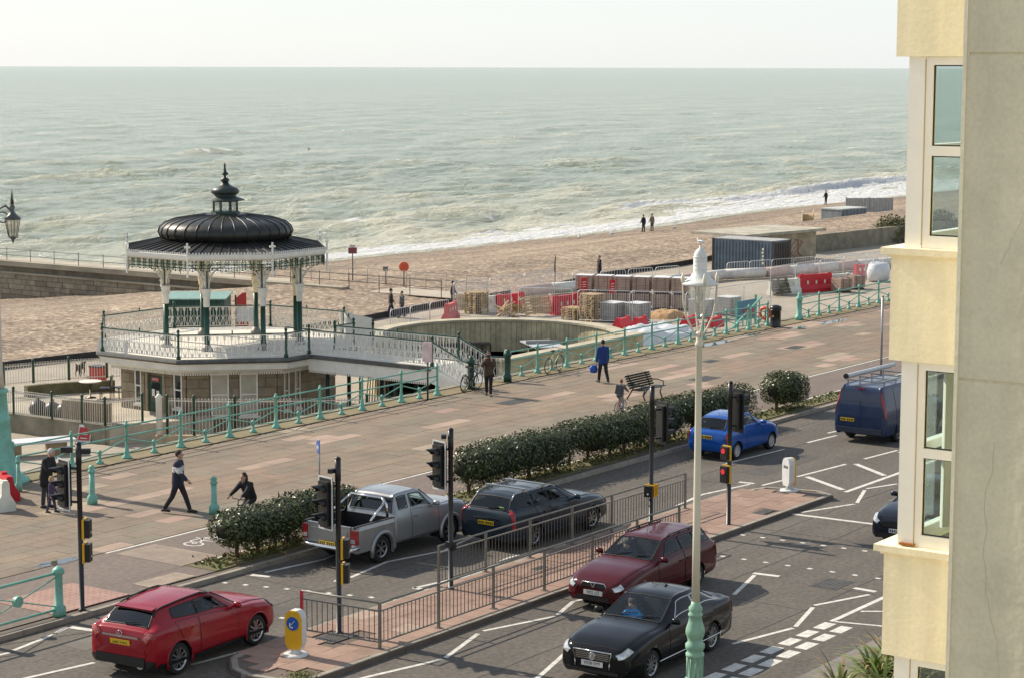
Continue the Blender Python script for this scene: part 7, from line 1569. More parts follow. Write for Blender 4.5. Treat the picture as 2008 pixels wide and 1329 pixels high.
# ---- 6. blue small hatchback
CP = paint('bright_blue',(0.010,0.085,0.36),0.22,0.2)
st = [(1.86,0.48,0.28,0.62,0.40,0.68,0.70,0),(1.78,0.68,0.24,0.69,0.55,0.77,0.80,0),(1.5,0.77,0.22,0.78,0.60,0.87,0.91,0),(1.15,0.785,0.22,0.86,0.62,0.94,0.98,0),(0.70,0.79,0.22,0.90,0.63,0.99,1.02,0),(0.05,0.79,0.22,0.93,0.53,1.34,1.39,0),(-0.4,0.79,0.22,0.94,0.54,1.38,1.43,0),(-0.9,0.79,0.22,0.95,0.53,1.35,1.41,0),(-1.3,0.785,0.23,0.95,0.50,1.28,1.34,0),(-1.66,0.76,0.26,0.93,0.56,0.98,1.0,0),(-1.80,0.72,0.28,0.85,0.55,0.88,0.90,0),(-1.86,0.58,0.32,0.56,0.45,0.62,0.64,0)]
mic, sh, pm = car('blue_hatchback','small bright blue hatchback driving away beside the long hedge','car',(62.15,34.62,0.0),rad(0),st,CP,dict(axles=(1.2,-1.16),R=0.28,rim=0.19,spokes=12,rimmat=M('hubcap_grey',(0.5,0.5,0.5),0.4,metal=0.3),
  side=[((4.6,3.35),(6.3,3.3),(6.25,3.85),(5.02,3.85)),((6.4,3.3),(7.75,3.4),(7.6,3.84),(6.35,3.86))],screen=(4.1,4.93,4.3,4.25),rear=(8.1,8.93,4.3,4.2),rearwiper=True,cabin=(3.6,8.9),
  doors=[((4.2,1.0),(6.32,1.0),(6.32,3.2),(4.25,3.1))],bonnet=(1.0,3.9,4.2),lamps=[('headlight',HLAMP,((0.4,2.75),(1.5,3.0),(1.4,3.8),(0.4,3.6))),('tail_light',TLAMP,((9.15,2.1),(10.1,2.1),(10.0,3.1),(9.1,3.1)))],mirror=(4.35,3.25),seat=(0.25,0.40)))
plate(mic,-1.868,0.06,0.76,-1,None,YPL,0.15); b = MB(); b.box(-1.90,-1.80,-0.62,0.62,0.42,0.54); b.build('bumper', CP, mic); b = MB(); b.tube([(-1.0,0,1.40),(-1.15,0,1.52)],0.006,4); b.build('aerial', FRIT, mic)
# ---- 7. dark blue van with roof rack
NB = paint('van_navy',(0.028,0.045,0.095),0.25,0.15)
st = [(2.45,0.6,0.32,0.80,0.5,0.88,0.90,0),(2.36,0.86,0.28,0.88,0.70,0.98,1.02,0),(2.05,0.96,0.26,0.98,0.75,1.10,1.14,0),(1.75,0.985,0.26,1.06,0.78,1.18,1.22,0),(1.45,0.985,0.26,1.12,0.80,1.28,1.32,0),(0.75,0.985,0.26,1.16,0.72,1.86,1.90,0),(0.2,0.985,0.26,1.18,0.74,1.93,1.96,0),(-1.0,0.985,0.26,1.2,0.76,1.94,1.97,0),(-2.2,0.985,0.26,1.2,0.76,1.93,1.96,0),(-2.42,0.98,0.28,1.2,0.74,1.86,1.88,0),(-2.50,0.95,0.32,1.12,0.80,1.40,1.42,0),(-2.54,0.88,0.36,0.80,0.78,0.92,0.94,0)]
van, sh, pm = car('blue_van','dark blue panel van with silver roof rack, cut off by the cream building','van',(68.6,31.9,0.0),rad(-1),st,NB,dict(axles=(1.5,-1.45),R=0.33,rim=0.21,spokes=7,rimmat=M('steel_rim',(0.2,0.2,0.2),0.5,metal=0.5),
  side=[((4.5,3.3),(6.4,3.3),(6.35,3.85),(5.0,3.85))],screen=(4.1,4.93,4.3,4.25),cabin=(3.6,6.6),doors=[((4.2,0.9),(6.4,0.9),(6.4,3.2),(4.25,3.1)),((6.5,0.9),(7.5,0.9),(7.5,3.9),(6.5,3.9))],bonnet=(1.0,3.9,4.2),
  lamps=[('headlight',HLAMP,((0.4,2.75),(1.6,3.0),(1.5,3.8),(0.4,3.6))),('tail_light',TLAMP,((9.0,2.35),(9.75,2.4),(9.85,3.9),(9.05,3.95)))],mirror=(4.35,3.25),seat=(1.0,0.6),two=True))
cpatch(sh,9.15,9.92,4.25,0.012,8,8,v0b=4.0).build('rear_panel_recess', paint('van_recess',(0.02,0.032,0.07),0.15), van)  # window-like recess, drawn only by darker paint on a raised panel
b = MB(); b.tube([(-2.55,0,0.45),(-2.53,0,1.0),(-2.52,0,1.38),(-2.45,0,1.85)],0.008,4); b.build('door_split', FRIT, van)
plate(van,-2.56,0.45,0.80,-1,None,YPL,0.03); b = MB(); b.box(-2.60,-2.45,-0.86,0.86,0.36,0.54); b.build('bumper', M('van_bumper',(0.02,0.028,0.05),0.5), van); b = MB(); b.cbox((-2.46,0,1.90),(0.05,0.3,0.035)); b.build('brake_light', TLAMP, van)
b = MB(); b.cbox((-2.57,-0.05,1.04),(0.02,0.16,0.05)); b.build('badge', CHROME, van)
rk = None; b = MB(); b.bar((-2.3,-0.70,2.16),(1.2,-0.70,2.16),0.04,0.04); b.bar((-2.3,0.70,2.16),(1.2,0.70,2.16),0.04,0.04)
for x in (-2.1,-1.2,-0.3,0.6): b.bar((x,-0.74,2.10),(x,0.74,2.10),0.04,0.04); b.bar((x,-0.68,1.93),(x,-0.68,2.10),0.04,0.04); b.bar((x,0.68,1.93),(x,0.68,2.10),0.04,0.04)
rk = b.build('roof_rack', ALLOY, van); b = MB(); b.tube([(-2.35,0.62,2.26),(1.3,0.62,2.26)],0.075,10); b.build('pipe_carrier', SWH, rk); b = MB(); b.tube([(-2.42,0.62,2.26),(-2.34,0.62,2.26)],0.09,10); b.build('carrier_cap', FRIT, rk)
# ---- 8. silver pickup with open load bed
SP_ = paint('silver',(0.33,0.34,0.345),0.3,0.55)
st = [(2.45,0.6,0.40,0.86,0.5,0.94,0.96,0),(2.36,0.82,0.38,0.92,0.66,1.0,1.03,0),(2.05,0.88,0.38,1.0,0.72,1.08,1.11,0),(1.6,0.885,0.38,1.06,0.74,1.12,1.15,0),(1.05,0.885,0.38,1.08,0.75,1.15,1.18,0),(0.42,0.885,0.38,1.10,0.62,1.58,1.63,0),(-0.05,0.885,0.38,1.11,0.64,1.63,1.68,0),(-0.55,0.885,0.38,1.12,0.64,1.62,1.67,0),(-0.72,0.885,0.38,1.12,0.66,1.55,1.58,0),(-0.86,0.885,0.38,1.12,0.72,1.16,1.18,0),(-0.90,0.87,0.40,1.0,0.74,1.06,1.07,0)]
pk, sh, pm = car('silver_pickup','silver king cab pickup truck with open load bed and chrome roll bar','pickup',(44.05,34.95,0.0),rad(0),st,SP_,dict(axles=(1.50,-1.45),R=0.37,rim=0.22,spokes=6,rimmat=ALLOY,
  side=[((4.55,3.35),(6.2,3.3),(6.15,3.85),(5.02,3.85)),((6.45,3.3),(7.55,3.3),(7.3,3.85),(6.4,3.85))],screen=(4.1,4.93,4.3,4.25),rear=(8.05,8.9,4.2,4.15),cabin=(3.6,8.95),doors=[((4.1,0.9),(6.3,0.9),(6.3,3.2),(4.15,3.1))],bonnet=(1.0,3.9,4.2),
  lamps=[('headlight',HLAMP,((0.4,2.75),(1.5,3.0),(1.4,3.8),(0.4,3.6)))],mirror=(4.4,3.25),seat=(0.4,0.62),two=True,archtrim=SP_,archr=0.05))
BEDB = M('bed_liner',(0.012,0.012,0.013),0.6)
for sd_ in (1,-1):   # bed sides with wheel arch cut
    b = MB()
    N_ = 30; top = []; bot = []
    for k in range(N_+1):
        x = -0.94+(-2.52+0.94)*k/N_; dx = x+1.45; z0 = 0.42; rr = 0.425
        if abs(dx) < rr: z0 = max(z0, 0.37+math.sqrt(rr*rr-dx*dx))
        bot.append((x,z0)); top.append((x,1.10))
    prof = [(0.86,1.10),(0.885,1.02),(0.89,0.80)]
    for k in range(N_):
        (xa,za),(xb,zb_) = bot[k],bot[k+1]
        b.add([(xa,sd_*0.86,1.10),(xb,sd_*0.86,1.10),(xb,sd_*0.885,1.0),(xa,sd_*0.885,1.0)],[(0,1,2,3)],0,True)
        b.add([(xa,sd_*0.885,1.0),(xb,sd_*0.885,1.0),(xb,sd_*0.875,zb_),(xa,sd_*0.875,za)],[(0,1,2,3)],0,True)
    b.box(-2.52,-0.94,min(sd_*0.80,sd_*0.86),max(sd_*0.80,sd_*0.86),1.06,1.10,0)
    bed = b.build('bed_side', SP_, pk)
b = MB(); b.box(-2.47,-0.95,-0.80,0.80,0.60,0.66); b.box(-2.47,-0.95,-0.80,-0.77,0.66,1.115); b.box(-2.47,-0.95,0.77,0.80,0.66,1.115); b.box(-0.98,-0.94,-0.77,0.77,0.66,1.10); b.box(-2.53,-0.94,0.78,0.87,1.102,1.125); b.box(-2.53,-0.94,-0.87,-0.78,1.102,1.125); b.build('load_bed', BEDB, pk)
b = MB(); b.box(-2.56,-2.50,-0.70,0.70,0.58,1.11); tg = b.build('tailgate', SP_, pk); b = MB(); b.box(-2.575,-2.56,-0.62,0.62,0.66,0.98); b.box(-2.58,-2.562,-0.16,0.16,0.90,0.96); b.build('pressing', SP_, tg)
for sd_ in (1,-1):
    b = MB(); b.box(-2.56,-2.42,min(sd_*0.705,sd_*0.885),max(sd_*0.705,sd_*0.885),0.66,1.02); tl = b.build('tail_light', TLAMP, pk); b = MB(); b.box(-2.567,-2.56,min(sd_*0.73,sd_*0.86),max(sd_*0.73,sd_*0.86),0.70,0.80); b.build('reverse_lamp', HLAMP, tl)
    b = MB(); ap = [(-1.45+0.45*math.cos(a),sd_*0.90,0.37+0.45*math.sin(a)) for a in np.linspace(-0.15,math.pi+0.15,16)]; b.tube(ap,0.06,6); b.build('wheel_arch', SP_, pk)
    b = MB(); b.box(-2.52,-2.40,min(sd_*0.71,sd_*0.875),max(sd_*0.71,sd_*0.875),0.44,0.655); b.build('corner_panel', SP_, pk); b = MB(); b.box(-2.52,-2.40,min(sd_*0.71,sd_*0.875),max(sd_*0.71,sd_*0.875),1.025,1.10); b.build('corner_panel', SP_, pk)
b = MB(); b.tube([(-2.42,-0.86,0.54),(-2.66,-0.80,0.54),(-2.70,-0.5,0.54),(-2.70,0.5,0.54),(-2.66,0.80,0.54),(-2.42,0.86,0.54)],0.06,8); b.build('rear_bumper', CHROME, pk)
plate(pk,-2.64,0.0,0.62,-1,None,YPL,0.0)
b = MB()
for sd_ in (1,-1): b.tube([(-1.02,sd_*0.70,1.12),(-1.02,sd_*0.66,1.45),(-1.02,sd_*0.52,1.60)],0.04,8); b.tube([(-1.02,sd_*0.62,1.52),(-1.75,sd_*0.72,1.13)],0.035,8)
b.tube([(-1.02,-0.52,1.60),(-1.02,0.52,1.60)],0.04,8); b.build('roll_bar', CHROME, pk)
b = MB(); b.box(-2.3,-0.95,-0.45,0.45,0.42,0.58); b.build('chassis', UNDER, pk)
# drivers
def seat_person(label, car_, x, y, z, mat):
    c, s = math.cos(car_.rotation_euler.z), math.sin(car_.rotation_euler.z)
    t = thing('person', label, 'person', (car_.location.x+c*x-s*y, car_.location.y+s*x+c*y, z), car_.rotation_euler.z)
    o = driver(t, 0, 0, 0, mat); o.parent = t; o.name = 'torso'
    b = MB(); b.ball((-0.02,0,0.72),0.10,10,sx=1.05,sy=0.85,sz=1.2); b.tube([(0.075,0,0.72),(0.10,0,0.69)],[0.018,0.014],5); hd = b.build('head', M('skin_light',(0.42,0.26,0.19),0.6), t); b = MB(); b.lathe([(0.10,0.73),(0.108,0.77),(0.09,0.84),(0.001,0.86)],(-0.03,0,0),10); b.build('hair', M('hair_dark',(0.03,0.022,0.018),0.8), hd)
seat_person('driver in a bright blue top behind the black saloon windscreen', pas, 0.12, -0.36, 0.46, M('top_bright_blue',(0.015,0.30,0.78),0.7,var=0.3,vs=20))
seat_person('driver in dark clothes inside the burgundy estate', bur, 0.14, -0.36, 0.46, M('top_dark',(0.03,0.03,0.035),0.8))
# ================================================================ PEOPLE
def fuse(mb, name, mat, par, vox):
    """weld overlapping tapered forms into one continuous skin"""
    o = ob(name, mb.mesh(name, mat)); r = o.modifiers.new('r','REMESH'); r.mode = 'VOXEL'; r.voxel_size = vox; r.use_smooth_shade = True
    m = o.modifiers.new('s','SMOOTH'); m.iterations = 3; m.factor = 0.5
    dg = bpy.context.evaluated_depsgraph_get(); me = bpy.data.meshes.new_from_object(o.evaluated_get(dg)); bpy.data.objects.remove(o); me.materials.clear(); me.materials.append(mat); me.name = name
    return ob(name, me, par)
SKN = [M('skin_%d'%i,c,0.6) for i,c in enumerate([(0.45,0.28,0.21),(0.38,0.23,0.16)])]
def cloth(name, c): return M('cloth_'+name, c, 0.85, var=0.25, vs=9, bump=0.35, bs=14)
def limb(p, L, a, o=0.0): return (p[0]+L*math.sin(a)*math.cos(o), p[1]+L*math.sin(o), p[2]-L*math.cos(a)*math.cos(o))
def person(label, loc, rz, h=1.75, lean=0.0, legs=((0.35,0.1),(-0.3,0.15)), arms=((0.3,0.3,0.08),(-0.3,0.3,0.08)), head=0.0, top='navy', topc=(0.02,0.025,0.04), legc=(0.02,0.02,0.025), shoec=(0.02,0.018,0.016), hairc=(0.04,0.025,0.018), skinm=0, hair='short', stripe=None, coat=0.0, seat=None, group=None, hatc=None, bulk=1.0):
    t = thing('person', label, 'person', loc, rz, 0 or group); s = h/1.75; big = 1.12 if h < 1.2 else 1.0
    def Lr(p, piv=(0,0,0.93)):
        x, z = p[0]-piv[0], p[2]-piv[2]; c, sn = math.cos(lean), math.sin(lean); return (piv[0]+x*c+z*sn, p[1], piv[2]-x*sn+z*c)
    P = dict(pel=(0,0,0.93), sp=Lr((0.0,0,1.12)), ch=Lr((0.0,0,1.33)), nk=Lr((0,0,1.47)), jw=Lr((0.03,0,1.55)), hd=Lr((0.02+head*0.1,0,1.64)))
    H = P['hd']; parts = {}
    for sd_, nm, (a,k), (aa,e,oo) in ((1,'l',legs[0],arms[0]),(-1,'r',legs[1],arms[1])):
        hp = (0,0.09*sd_,0.90); kn = limb(hp,0.43,a); an = limb(kn,0.42,a-k); to = (an[0]+0.15*math.cos(a-k)*1.0,an[1]+0.02*sd_,an[2]-0.04-0.15*math.sin(max(-0.6,min(0.6,-(a-k))))*-0.0)
        sh_ = Lr((0.0,0.175*sd_,1.40)); el = limb(sh_,0.28,aa,oo*sd_); wr = limb(el,0.25,aa+e,oo*sd_*(-1.8 if e > 1.2 else 0.5)); pm_ = limb(wr,0.09,aa+e,0)
        parts[nm] = dict(hp=hp,kn=kn,an=an,to=to,sh=sh_,el=el,wr=wr,pm=pm_)
    mz = min(parts['l']['an'][2],parts['r']['an'][2]); dz = 0.075-mz if seat is None else seat-0.93
    sc = lambda p: (p[0]*s,p[1]*s,(p[2]+dz)*s)
    V = ['pel','sp','ch','nk','jw','hd']; v = [sc(P[k]) for k in V]; e = [(i,i+1) for i in range(5)]; r = [0.115,0.105,0.11,0.055,0.07*big,0.088*big]
    for nm in 'lr':
        q = parts[nm]; b = len(v); v += [sc(q[k]) for k in ('hp','kn','an','to','sh','el','wr','pm')]; e += [(0,b),(b,b+1),(b+1,b+2),(b+2,b+3),(2,b+4),(b+4,b+5),(b+5,b+6),(b+6,b+7)]; r += [0.085,0.058,0.04,0.035,0.06,0.042,0.03,0.034]
    VX = 0.020*s
    def tb(mb, pts, rr): 
        mb.tube([sc(p) for p in pts], [x*s for x in rr], 10)
        for p, x in zip(pts, rr): mb.ball(sc(p), x*s*0.99, 10)
    off = lambda p, y: (p[0], p[1]+y, p[2])
    b = MB()
    for y in (-0.055,0.055): tb(b, [off(P['pel'],y), off(P['sp'],y), off(P['ch'],y*1.3)], [0.095,0.085,0.095])
    tb(b, [P['ch'], P['nk'], P['jw']], [0.06,0.052,0.05])
    hx_, hy_, hz_ = sc(P['hd']); hb = s*big; b.ball((hx_,hy_,hz_), 0.092*hb, 14, sx=1.08, sy=0.84, sz=1.22); b.ball((hx_+0.02*hb,hy_,hz_-0.06*hb), 0.062*hb, 10, sx=1.1, sy=0.85)
    b.tube([(hx_+0.085*hb,hy_,hz_+0.02*hb),(hx_+0.112*hb,hy_,hz_-0.022*hb),(hx_+0.085*hb,hy_,hz_-0.03*hb)],[0.013*hb,0.018*hb,0.010*hb],6)
    for nm in 'lr':
        q = parts[nm]; tb(b, [q['hp'],q['kn'],q['an']], [0.085,0.058,0.04]); tb(b, [q['an'],q['to']], [0.04,0.034]); tb(b, [q['sh'],q['el'],q['wr'],q['pm']], [0.055,0.042,0.03,0.036])
    body = fuse(b, 'body', SKN[skinm], t, VX*0.8)
    # fingers and thumb on each hand
    for nm, sd_ in (('l',1),('r',-1)):
        q = parts[nm]; w, p = Vector(sc(q['wr'])), Vector(sc(q['pm'])); d = (p-w).normalized(); sdv = d.cross(Vector((0,1,0)));
        if sdv.length < 0.1: sdv = Vector((1,0,0))
        sdv.normalize(); curl = Vector((0,-sd_*1.0,0)); b = MB()
        for k, L in enumerate((0.068,0.078,0.072,0.055)):
            st_ = p+sdv*(0.026-0.017*k)*s+d*0.01*s; b.tube([st_, st_+d*L*0.55*s, st_+d*L*0.85*s+curl*0.03*s],[0.010*s,0.009*s,0.007*s],5)
        st_ = w+(p-w)*0.4+sdv*0.025*s; b.tube([st_, st_+sdv*0.035*s+d*0.02*s, st_+sdv*0.04*s+d*0.05*s],[0.012*s,0.010*s,0.008*s],5)
        b.build('fingers', SKN[skinm], t)
    # jacket
    tm = cloth(top, topc); b = MB(); B_ = bulk; hem = Lr((0,0,0.86)) if seat is None else P['pel']
    for y in (-0.075,0.075): tb(b, [off(hem,y), off(P['sp'],y), off(P['ch'],y*1.12), off(Lr((0,0,1.42)),y*0.8)], [0.128*B_,0.122*B_,0.122*B_,0.075*B_])
    tb(b, [Lr((0,0,1.40)), Lr((0,0,1.475))], [0.09,0.066])
    if coat and seat is None:
        for y in (-0.075,0.075): tb(b, [off((0,0,0.93),y), off((0.0,0,0.93-0.45*coat),y*1.15)], [0.13,0.15])
    for nm in 'lr': q = parts[nm]; wc = tuple(q['el'][i]*0.08+q['wr'][i]*0.92 for i in range(3)); tb(b, [q['sh'],q['el'],wc], [0.082*B_,0.066*B_,0.05*B_])
    jk = fuse(b, 'jacket', tm, t, VX)
    if stripe:
        jk.data.materials.append(cloth('stripe_white',(0.55,0.55,0.53)))
        for p in jk.data.polygons:
            z = p.center.z/s-dz
            if 1.19 < z < 1.335: p.material_index = 1
    # trousers and shoes
    lm = cloth('trousers_%02d'%(int(legc[0]*900)%97), legc); b = MB()
    for y in (-0.06,0.06): tb(b, [off((0,0,1.02),y), off((0,0,0.92),y)], [0.112,0.118])
    for nm in 'lr': q = parts[nm]; lo = tuple(q['kn'][i]*0.10+q['an'][i]*0.90 for i in range(3)); tb(b, [q['hp'],q['kn'],lo], [0.105,0.076,0.062])
    fuse(b, 'trousers', lm, t, VX)
    for nm in 'lr':
        q = parts[nm]; an, to = q['an'], q['to']; v = [sc((an[0]-0.05,an[1],an[2]-0.035)), sc((an[0]+0.03,an[1],an[2]-0.02)), sc((to[0]+0.03,to[1],an[2]-0.045))]
        b = MB(); b.tube(v, [0.044*s,0.05*s,0.038*s], 8); b.ball(v[0],0.044*s,8); b.ball(v[2],0.038*s,8); fuse(b, 'shoe', M('shoe_%02d'%(int(shoec[0]*900)%97),shoec,0.6), t, VX*0.8)
    # head details
    hx, hy, hz = sc(H); R = 0.09*big*s; b = MB()
    b.ball((hx-0.024*s,hy,hz+0.030*s), R*1.04, 14, sx=1.08, sy=0.92, sz=1.12)
    if hatc: b.lathe([(R*1.0,0.052*s),(R*1.1,0.055*s),(R*1.0,0.065*s)],(hx+0.02*s,hy,hz),12,sx=1.25,sy=0.9)
    if hair == 'long': b.tube([(hx-0.06*s,hy,hz+0.02*s),(hx-0.08*s,hy,hz-0.1*s),(hx-0.08*s,hy,hz-0.2*s)],[0.085*s,0.08*s,0.04*s],8)
    b.build('hair' if hatc is None else 'hat', M('hair_%02d'%(int((hatc or hairc)[0]*900)%97), hatc or hairc, 0.8, var=0.3, vs=20), t)
    for sy in (-1,1):
        b = MB(); b.ball((hx+R*1.0,hy+sy*0.032*s,hz+0.012*s),0.011*s,6); b.build('eye', M('eye_dark',(0.03,0.025,0.02),0.3), t)
        b = MB(); b.ball((hx-0.005,hy+sy*R*0.88,hz-0.01*s),0.024*s,6,sx=0.7,sy=0.4); b.build('ear', SKN[skinm], t)
    b = MB(); b.bar((hx+R*0.98,hy-0.022*s,hz-0.068*s),(hx+R*0.98,hy+0.022*s,hz-0.068*s),0.012*s,0.008*s); b.build('mouth', M('lip',(0.28,0.10,0.09),0.6), t)
    return t, parts, sc
person('person in a navy padded jacket with a white chest band striding right past the bollard', (43.63,42.34,0.125), rad(-62), 1.84, 0.05, ((0.40,0.08),(-0.34,0.25)), ((-0.4,0.3,0.35),(0.5,0.35,0.4)), topc=(0.018,0.024,0.045), stripe=True, bulk=1.2)
person('white-haired person in a long black coat bending over beside the lamp column', (41.93,45.92,0.125), rad(-75), 1.74, 0.20, ((0.06,0.05),(-0.06,0.05)), ((0.35,1.3,0.1),(0.4,1.2,0.1)), head=0.5, topc=(0.012,0.012,0.014), top='black', legc=(0.05,0.045,0.06), hairc=(0.55,0.54,0.52), coat=0.5, bulk=1.18)
person('small child in a purple coat with fair hair beside the signal head', (41.55,45.30,0.125), rad(-60), 1.04, 0.02, ((0.25,0.1),(-0.2,0.1)), ((0.2,0.4,0.2),(-0.1,0.3,0.2)), top='purple', topc=(0.075,0.05,0.10), legc=(0.045,0.05,0.10), hairc=(0.42,0.30,0.15), hair='long', coat=0.3)
t, q, sc_ = person('person in a brown jacket holding a camera up at the end of the footbridge', (66.66,48.02,0.125), rad(212), 1.74, 0.0, ((0.28,0.05),(-0.22,0.1)), ((0.75,1.85,0.22),(0.75,1.85,0.22)), top='brown', topc=(0.075,0.048,0.032), legc=(0.012,0.012,0.014), hatc=(0.035,0.03,0.028))
tag(MB().cbox((0,0,0),(0.08,0.15,0.09)).build('camera_body', BK, None, (66.66-0.26*0.848,48.02-0.26*0.53,1.70), rad(212)), 'small black camera held to the face of the person in brown', 'camera')
person('person in a royal blue jacket walking away with a blue carrier bag', (72.11,46.26,0.125), rad(55), 1.74, 0.04, ((0.3,0.08),(-0.3,0.3)), ((0.15,0.15,0.12),(-0.1,0.25,0.12)), top='royal', topc=(0.012,0.04,0.17), legc=(0.015,0.015,0.018), hairc=(0.025,0.018,0.014), bulk=1.15)
t = thing('carrier_bag', 'bright blue plastic carrier bag hanging from the blue-jacketed walker\'s hand', 'bag', (71.98,46.62,0.52), rad(55)); BB = M('bag_blue',(0.015,0.08,0.42),0.45,bump=0.5,bs=12); b = MB(); b.lathe([(0.12,0),(0.16,0.05),(0.17,0.2),(0.13,0.3)],n=10,sx=0.6); b.build('sack', BB, t); b = MB(); b.tube([(0,-0.06,0.29),(0,0,0.42),(0,0.06,0.29)],0.012,4); b.build('handles', BB, t)
# riders
bicycle('bicycle','black bicycle ridden left along the cycle lane behind the first hedge',(42.75,38.95,0.135),rad(182),('black',(0.02,0.02,0.022)),0.0,None)
person('cyclist in a black jacket and sunglasses riding left behind the first hedge', (42.95,38.95,0.135), rad(182), 1.7, 0.42, ((1.1,1.0),(0.75,1.1)), ((0.95,0.12,0.1),(0.95,0.12,0.1)), top='black', topc=(0.012,0.012,0.014), legc=(0.02,0.02,0.03), hairc=(0.03,0.02,0.015), hair='long', seat=0.98)
bicycle('bicycle','small bicycle ridden by the child beside the bench',(65.9,41.5,0.125),rad(12),('red',(0.25,0.03,0.03)),0.0,None,s=0.72)
kid,_,_ = person('red-haired child with a backpack riding a small bike beside the bench', (65.85,41.5,0.125), rad(12), 1.28, 0.30, ((1.0,0.9),(0.6,0.9)), ((0.9,0.15,0.12),(0.9,0.15,0.12)), top='grey', topc=(0.16,0.14,0.15), legc=(0.36,0.36,0.37), hairc=(0.30,0.09,0.04), seat=0.96)
b = MB(); b.cbox((-0.10,0,0.93),(0.15,0.24,0.32),taper=0.85,ry=0.3); b.build('backpack', cloth('pack',(0.05,0.05,0.06)), kid)
# far figures
person('person in dark clothes and cap on the esplanade path beyond the footbridge, left of two', (101.7,80.6,ESP_Z), rad(-40), 1.75, topc=(0.03,0.03,0.035), top='slate', legc=(0.04,0.045,0.07), hatc=(0.03,0.03,0.03))
person('person with grey rucksack on the esplanade path, right of the pair', (101.9,79.9,ESP_Z), rad(160), 1.62, topc=(0.10,0.10,0.105), top='grey2', legc=(0.045,0.05,0.08))
person('person in dark coat standing behind the mesh panels left of the pallets', (107.6,80.3,ESP_Z), rad(-60), 1.72, legs=((0.05,0),(-0.05,0)), topc=(0.03,0.03,0.035), top='slate')
person('person in a long dark coat walking alone along the beach edge', (128.8,83.0,ESP_Z), rad(150), 1.72, topc=(0.022,0.02,0.024), top='charcoal', legc=(0.05,0.05,0.06), coat=0.7)
for x, y, l, c, lc in ((188.5,116.1,'person in black at the water\'s edge, left of the couple',(0.02,0.02,0.022),(0.05,0.055,0.08)),(189.7,115.8,'person in a beige coat at the water\'s edge, right of the couple',(0.26,0.19,0.13),(0.12,0.09,0.07)),(249.3,126.0,'lone dark figure standing before the breaking wave at far right',(0.025,0.025,0.03),(0.03,0.03,0.035))):
    person(l, (x,y,float(beach_z(x,y))), rad(80), 1.78, legs=((0.06,0),(-0.08,0)), top='far%02d'%int(x%97), topc=c, legc=lc)
